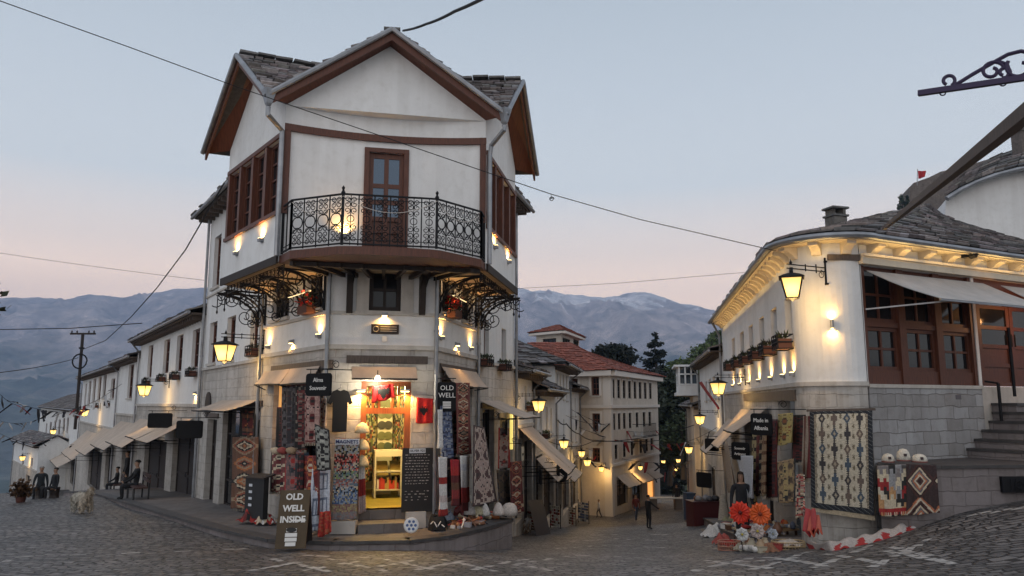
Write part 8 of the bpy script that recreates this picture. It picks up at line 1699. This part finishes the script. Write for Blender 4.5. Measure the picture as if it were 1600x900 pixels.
def pav(px, n):
    s = LW.s(px, 760); q = LW.pt(s, 0, n); return Vector((q.x, q.y, float(np.interp(q.y, [17, 18.6, 22.2, 26.2, 32.5, 41], [.3, .2, 0, -.16, -.62, -1.6]))))
def bench_at(p, w, lb):
    t = thing('bench', lb, 'bench', p); R = Matrix.Rotation(yw, 3, 'Z')
    mb = MB()
    for k in range(3): mb.box(p + R @ Vector((0, -.15 + .15 * k, .42)), w, .13, .04, (.06, .025, .018), yw)
    mb.build('seat', M['paint'], t); mb = MB()
    for k in range(2): mb.box(p + R @ Vector((0, -.27, .62 + .16 * k)), w, .03, .11, (.06, .025, .018), yw)
    mb.build('backrest', M['paint'], t)
    for a in (-1, 1): mb = MB(); mb.bar(p + R @ Vector((a * w * .42, -.26, -.1)), p + R @ Vector((a * w * .42, -.27, .82)), .05, col=(.02, .02, .02)); mb.bar(p + R @ Vector((a * w * .42, .2, -.1)), p + R @ Vector((a * w * .42, .2, .4)), .05, col=(.02, .02, .02)); mb.build('leg', M['paint'], t)
pb = P(214, 770, 27.2); pb.z = -.24; bench_at(pb, 1.7, 'dark wooden bench in front of the four-window house'); pc = pav(205, .65); bench_at(pc, 1.5, 'dark wooden bench farther down by the narrow row house')
R_ = Matrix.Rotation(yw, 3, 'Z')
person('man in black sitting on the near bench with arms on his knees', pb + R_ @ Vector((.25, .0, -.005)), yw, (.012, .012, .013), (.012, .012, .014), (.015, .012, .01), 'sit', 1.72, armL=[(.25, .16, 1.18), (.2, .38, 1.05), (.16, .46, 1.02)], armR=[(.25, .16, 1.18), (.2, .38, 1.05), (.16, .46, 1.02)])
person('man in dark grey sitting on the farther bench', pc + R_ @ Vector((.1, 0, -.005)), yw, (.03, .03, .033), (.015, .015, .018), (.02, .016, .014), 'sit', 1.7, armL=[(.25, .16, 1.18), (.2, .38, 1.05), (.16, .46, 1.02)])
person('man in dark jacket standing beside the near bench', pav(240, 1.1), yw, (.02, .018, .018), (.015, .014, .015), (.02, .015, .012), 'stand', 1.68)
p = hit(52, 788); person('grey-haired person in dark clothes sitting on a stool at the lower left', Vector((p.x - 1.6, p.y + 3, gz(p.x - 1.6, p.y + 3))), math.radians(200), (.02, .025, .03), (.014, .014, .016), (.28, .27, .26), 'sit', 1.6); p = hit(68, 788); person('second person in dark clothes sitting on a stool at the lower left by the dog', Vector((p.x - 1.4, p.y + 3, gz(p.x - 1.4, p.y + 3))), math.radians(150), (.016, .018, .022), (.014, .014, .016), (.02, .016, .014), 'sit', 1.5)
for px, dx, lb in ((52, 1.6, 'low dark stool under the grey-haired person at the lower left'), (68, 1.4, 'low dark stool under the second person at the lower left')):
    p = hit(px, 788); p = Vector((p.x - dx, p.y + 3, gz(p.x - dx, p.y + 3))); mb = MB(); mb.lathe(p - Vz * .1, [(.2, 0), (.16, .2), (.19, .48), (.19, .5)], 10, (.03, .02, .016)); tag(mb.build('stool', M['paint']), lb, 'stool', 'stools at the lower left')
def potted_shrub(px, py, d, s, c, lb):
    p = hit(px, py); t = thing('potted_plant', lb, 'potted plant', p); mb = MB(); mb.lathe(p, [(s * .32, 0), (s * .38, s * .25), (s * .42, s * .5), (s * .38, s * .5)], 12, (.10, .035, .025)); mb.build('pot', M['paint'], t); rnd = random.Random(px); mb = MB()
    for k in range(500):
        q = p + Vector((rnd.gauss(0, s * .33), rnd.gauss(0, s * .3), s * .5 + abs(rnd.gauss(s * .5, s * .35)))); a = Vector((rnd.gauss(0, 1), rnd.gauss(0, 1), rnd.gauss(0, 1))).normalized() * .09; b = a.cross(Vector((rnd.random(), rnd.random(), 1))).normalized() * .05; g = rnd.uniform(.6, 1.4); mb.quad(q - a, q - b, q + a, q + b, col=tuple(x * g for x in c))
    mb.build('foliage', M['leaf'], t, fix=False)
potted_shrub(32, 785, 0, .42, (.09, .045, .018), 'rusty orange shrub in a red pot at the lower left')
def dog():
    p = hit(126, 802); s = 1.0; N = dict(rump=((.34, 0, .56), .19), mid=((.0, 0, .57), .185), chest=((-.30, 0, .58), .20), neck=((-.46, 0, .56), .13), head=((-.60, 0, .48), .11), brow=((-.67, 0, .43), .085), muzzle=((-.76, 0, .34), .05), tail1=((.48, 0, .66), .07), tail2=((.60, .02, .78), .085), tail3=((.54, .04, .92), .06))
    E = [('rump', 'mid'), ('mid', 'chest'), ('chest', 'neck'), ('neck', 'head'), ('head', 'brow'), ('brow', 'muzzle'), ('rump', 'tail1'), ('tail1', 'tail2'), ('tail2', 'tail3')]
    for sg, t in ((-1, 'l'), (1, 'r')):
        N['fs' + t] = ((-.30, sg * .13, .44), .085); N['fe' + t] = ((-.28, sg * .14, .26), .055); N['fp' + t] = ((-.30 - .06 * sg, sg * .14, .05), .045); N['ft' + t] = ((-.36 - .06 * sg, sg * .14, .035), .04); E += [('chest', 'fs' + t), ('fs' + t, 'fe' + t), ('fe' + t, 'fp' + t), ('fp' + t, 'ft' + t)]
        N['hs' + t] = ((.28, sg * .14, .40), .11); N['hk' + t] = ((.40, sg * .14, .22), .055); N['hp' + t] = ((.36 + .05 * sg, sg * .14, .05), .043); N['ht' + t] = ((.30 + .05 * sg, sg * .14, .035), .04); E += [('rump', 'hs' + t), ('hs' + t, 'hk' + t), ('hk' + t, 'hp' + t), ('hp' + t, 'ht' + t)]
    m = skin_mesh(N, E, 'mid', 3); 
    for v in m.vertices:
        n = v.normal; k = noise.noise(v.co * 9) * .5 + noise.noise(v.co * 22) * .5
        if v.co.z > .15 and v.co.x > -.72: v.co += n * (.05 * k + .02) - Vz * .02 * max(0, k)
    ca = m.color_attributes.new('Col', 'FLOAT_COLOR', 'CORNER')
    for l in m.loops:
        c = m.vertices[l.vertex_index].co; g = .85 + .3 * noise.noise(c * 7); b = Vector((.66, .62, .54)).lerp(Vector((.60, .52, .42)), max(0, min(1, (c.x + .1) * 1.6))) * g; b = b if c.x > -.82 else Vector((.04, .03, .03)); ca.data[l.index].color = (*b, 1)
    m.materials.append(M['cloth']); o = bpy.data.objects.new('dog', m); C.objects.link(o); o.location = p; o.rotation_euler = (0, 0, math.radians(-38)); o.scale = (.8, .8, .8); ORG['dog'] = Vector((0, 0, 0)); tag(o, 'big fluffy cream white dog standing on the cobbles at the left', 'dog'); e = MB()
    for sg in (-1, 1): e.grid(lambda u, v: Vector((-.58 + .07 * (u - .5), sg * (.10 + .04 * v), .54 - .13 * v)), 4, 5, col=(.42, .34, .26))
    e.build('ear', M['cloth'], o, smooth=True, fix=False)
    # fur: tufts over back, chest and tail
    rnd = random.Random(6); f = MB(); pts = [v.co.copy() for v in m.vertices if v.co.z > .12 and v.co.x > -.70]; nr = [v.normal.copy() for v in m.vertices if v.co.z > .12 and v.co.x > -.70]
    for k in range(5200):
        i = rnd.randrange(len(pts)); q = pts[i]; d = (nr[i] + Vector((.5, 0, -.7)) + Vector((rnd.gauss(0, .3),) * 3)).normalized() * rnd.uniform(.05, .13); w = d.cross(nr[i]).normalized() * .010; g = rnd.uniform(.75, 1.2); t = max(0, min(1, (q.x + .1) * 1.6)); c = Vector((.72, .68, .60)).lerp(Vector((.66, .57, .46)), t) * g; f.quad(q - w, q + w, q + d, col=tuple(c))
    f.build('fur', M['cloth'], o, fix=False)
dog()
build_haze()
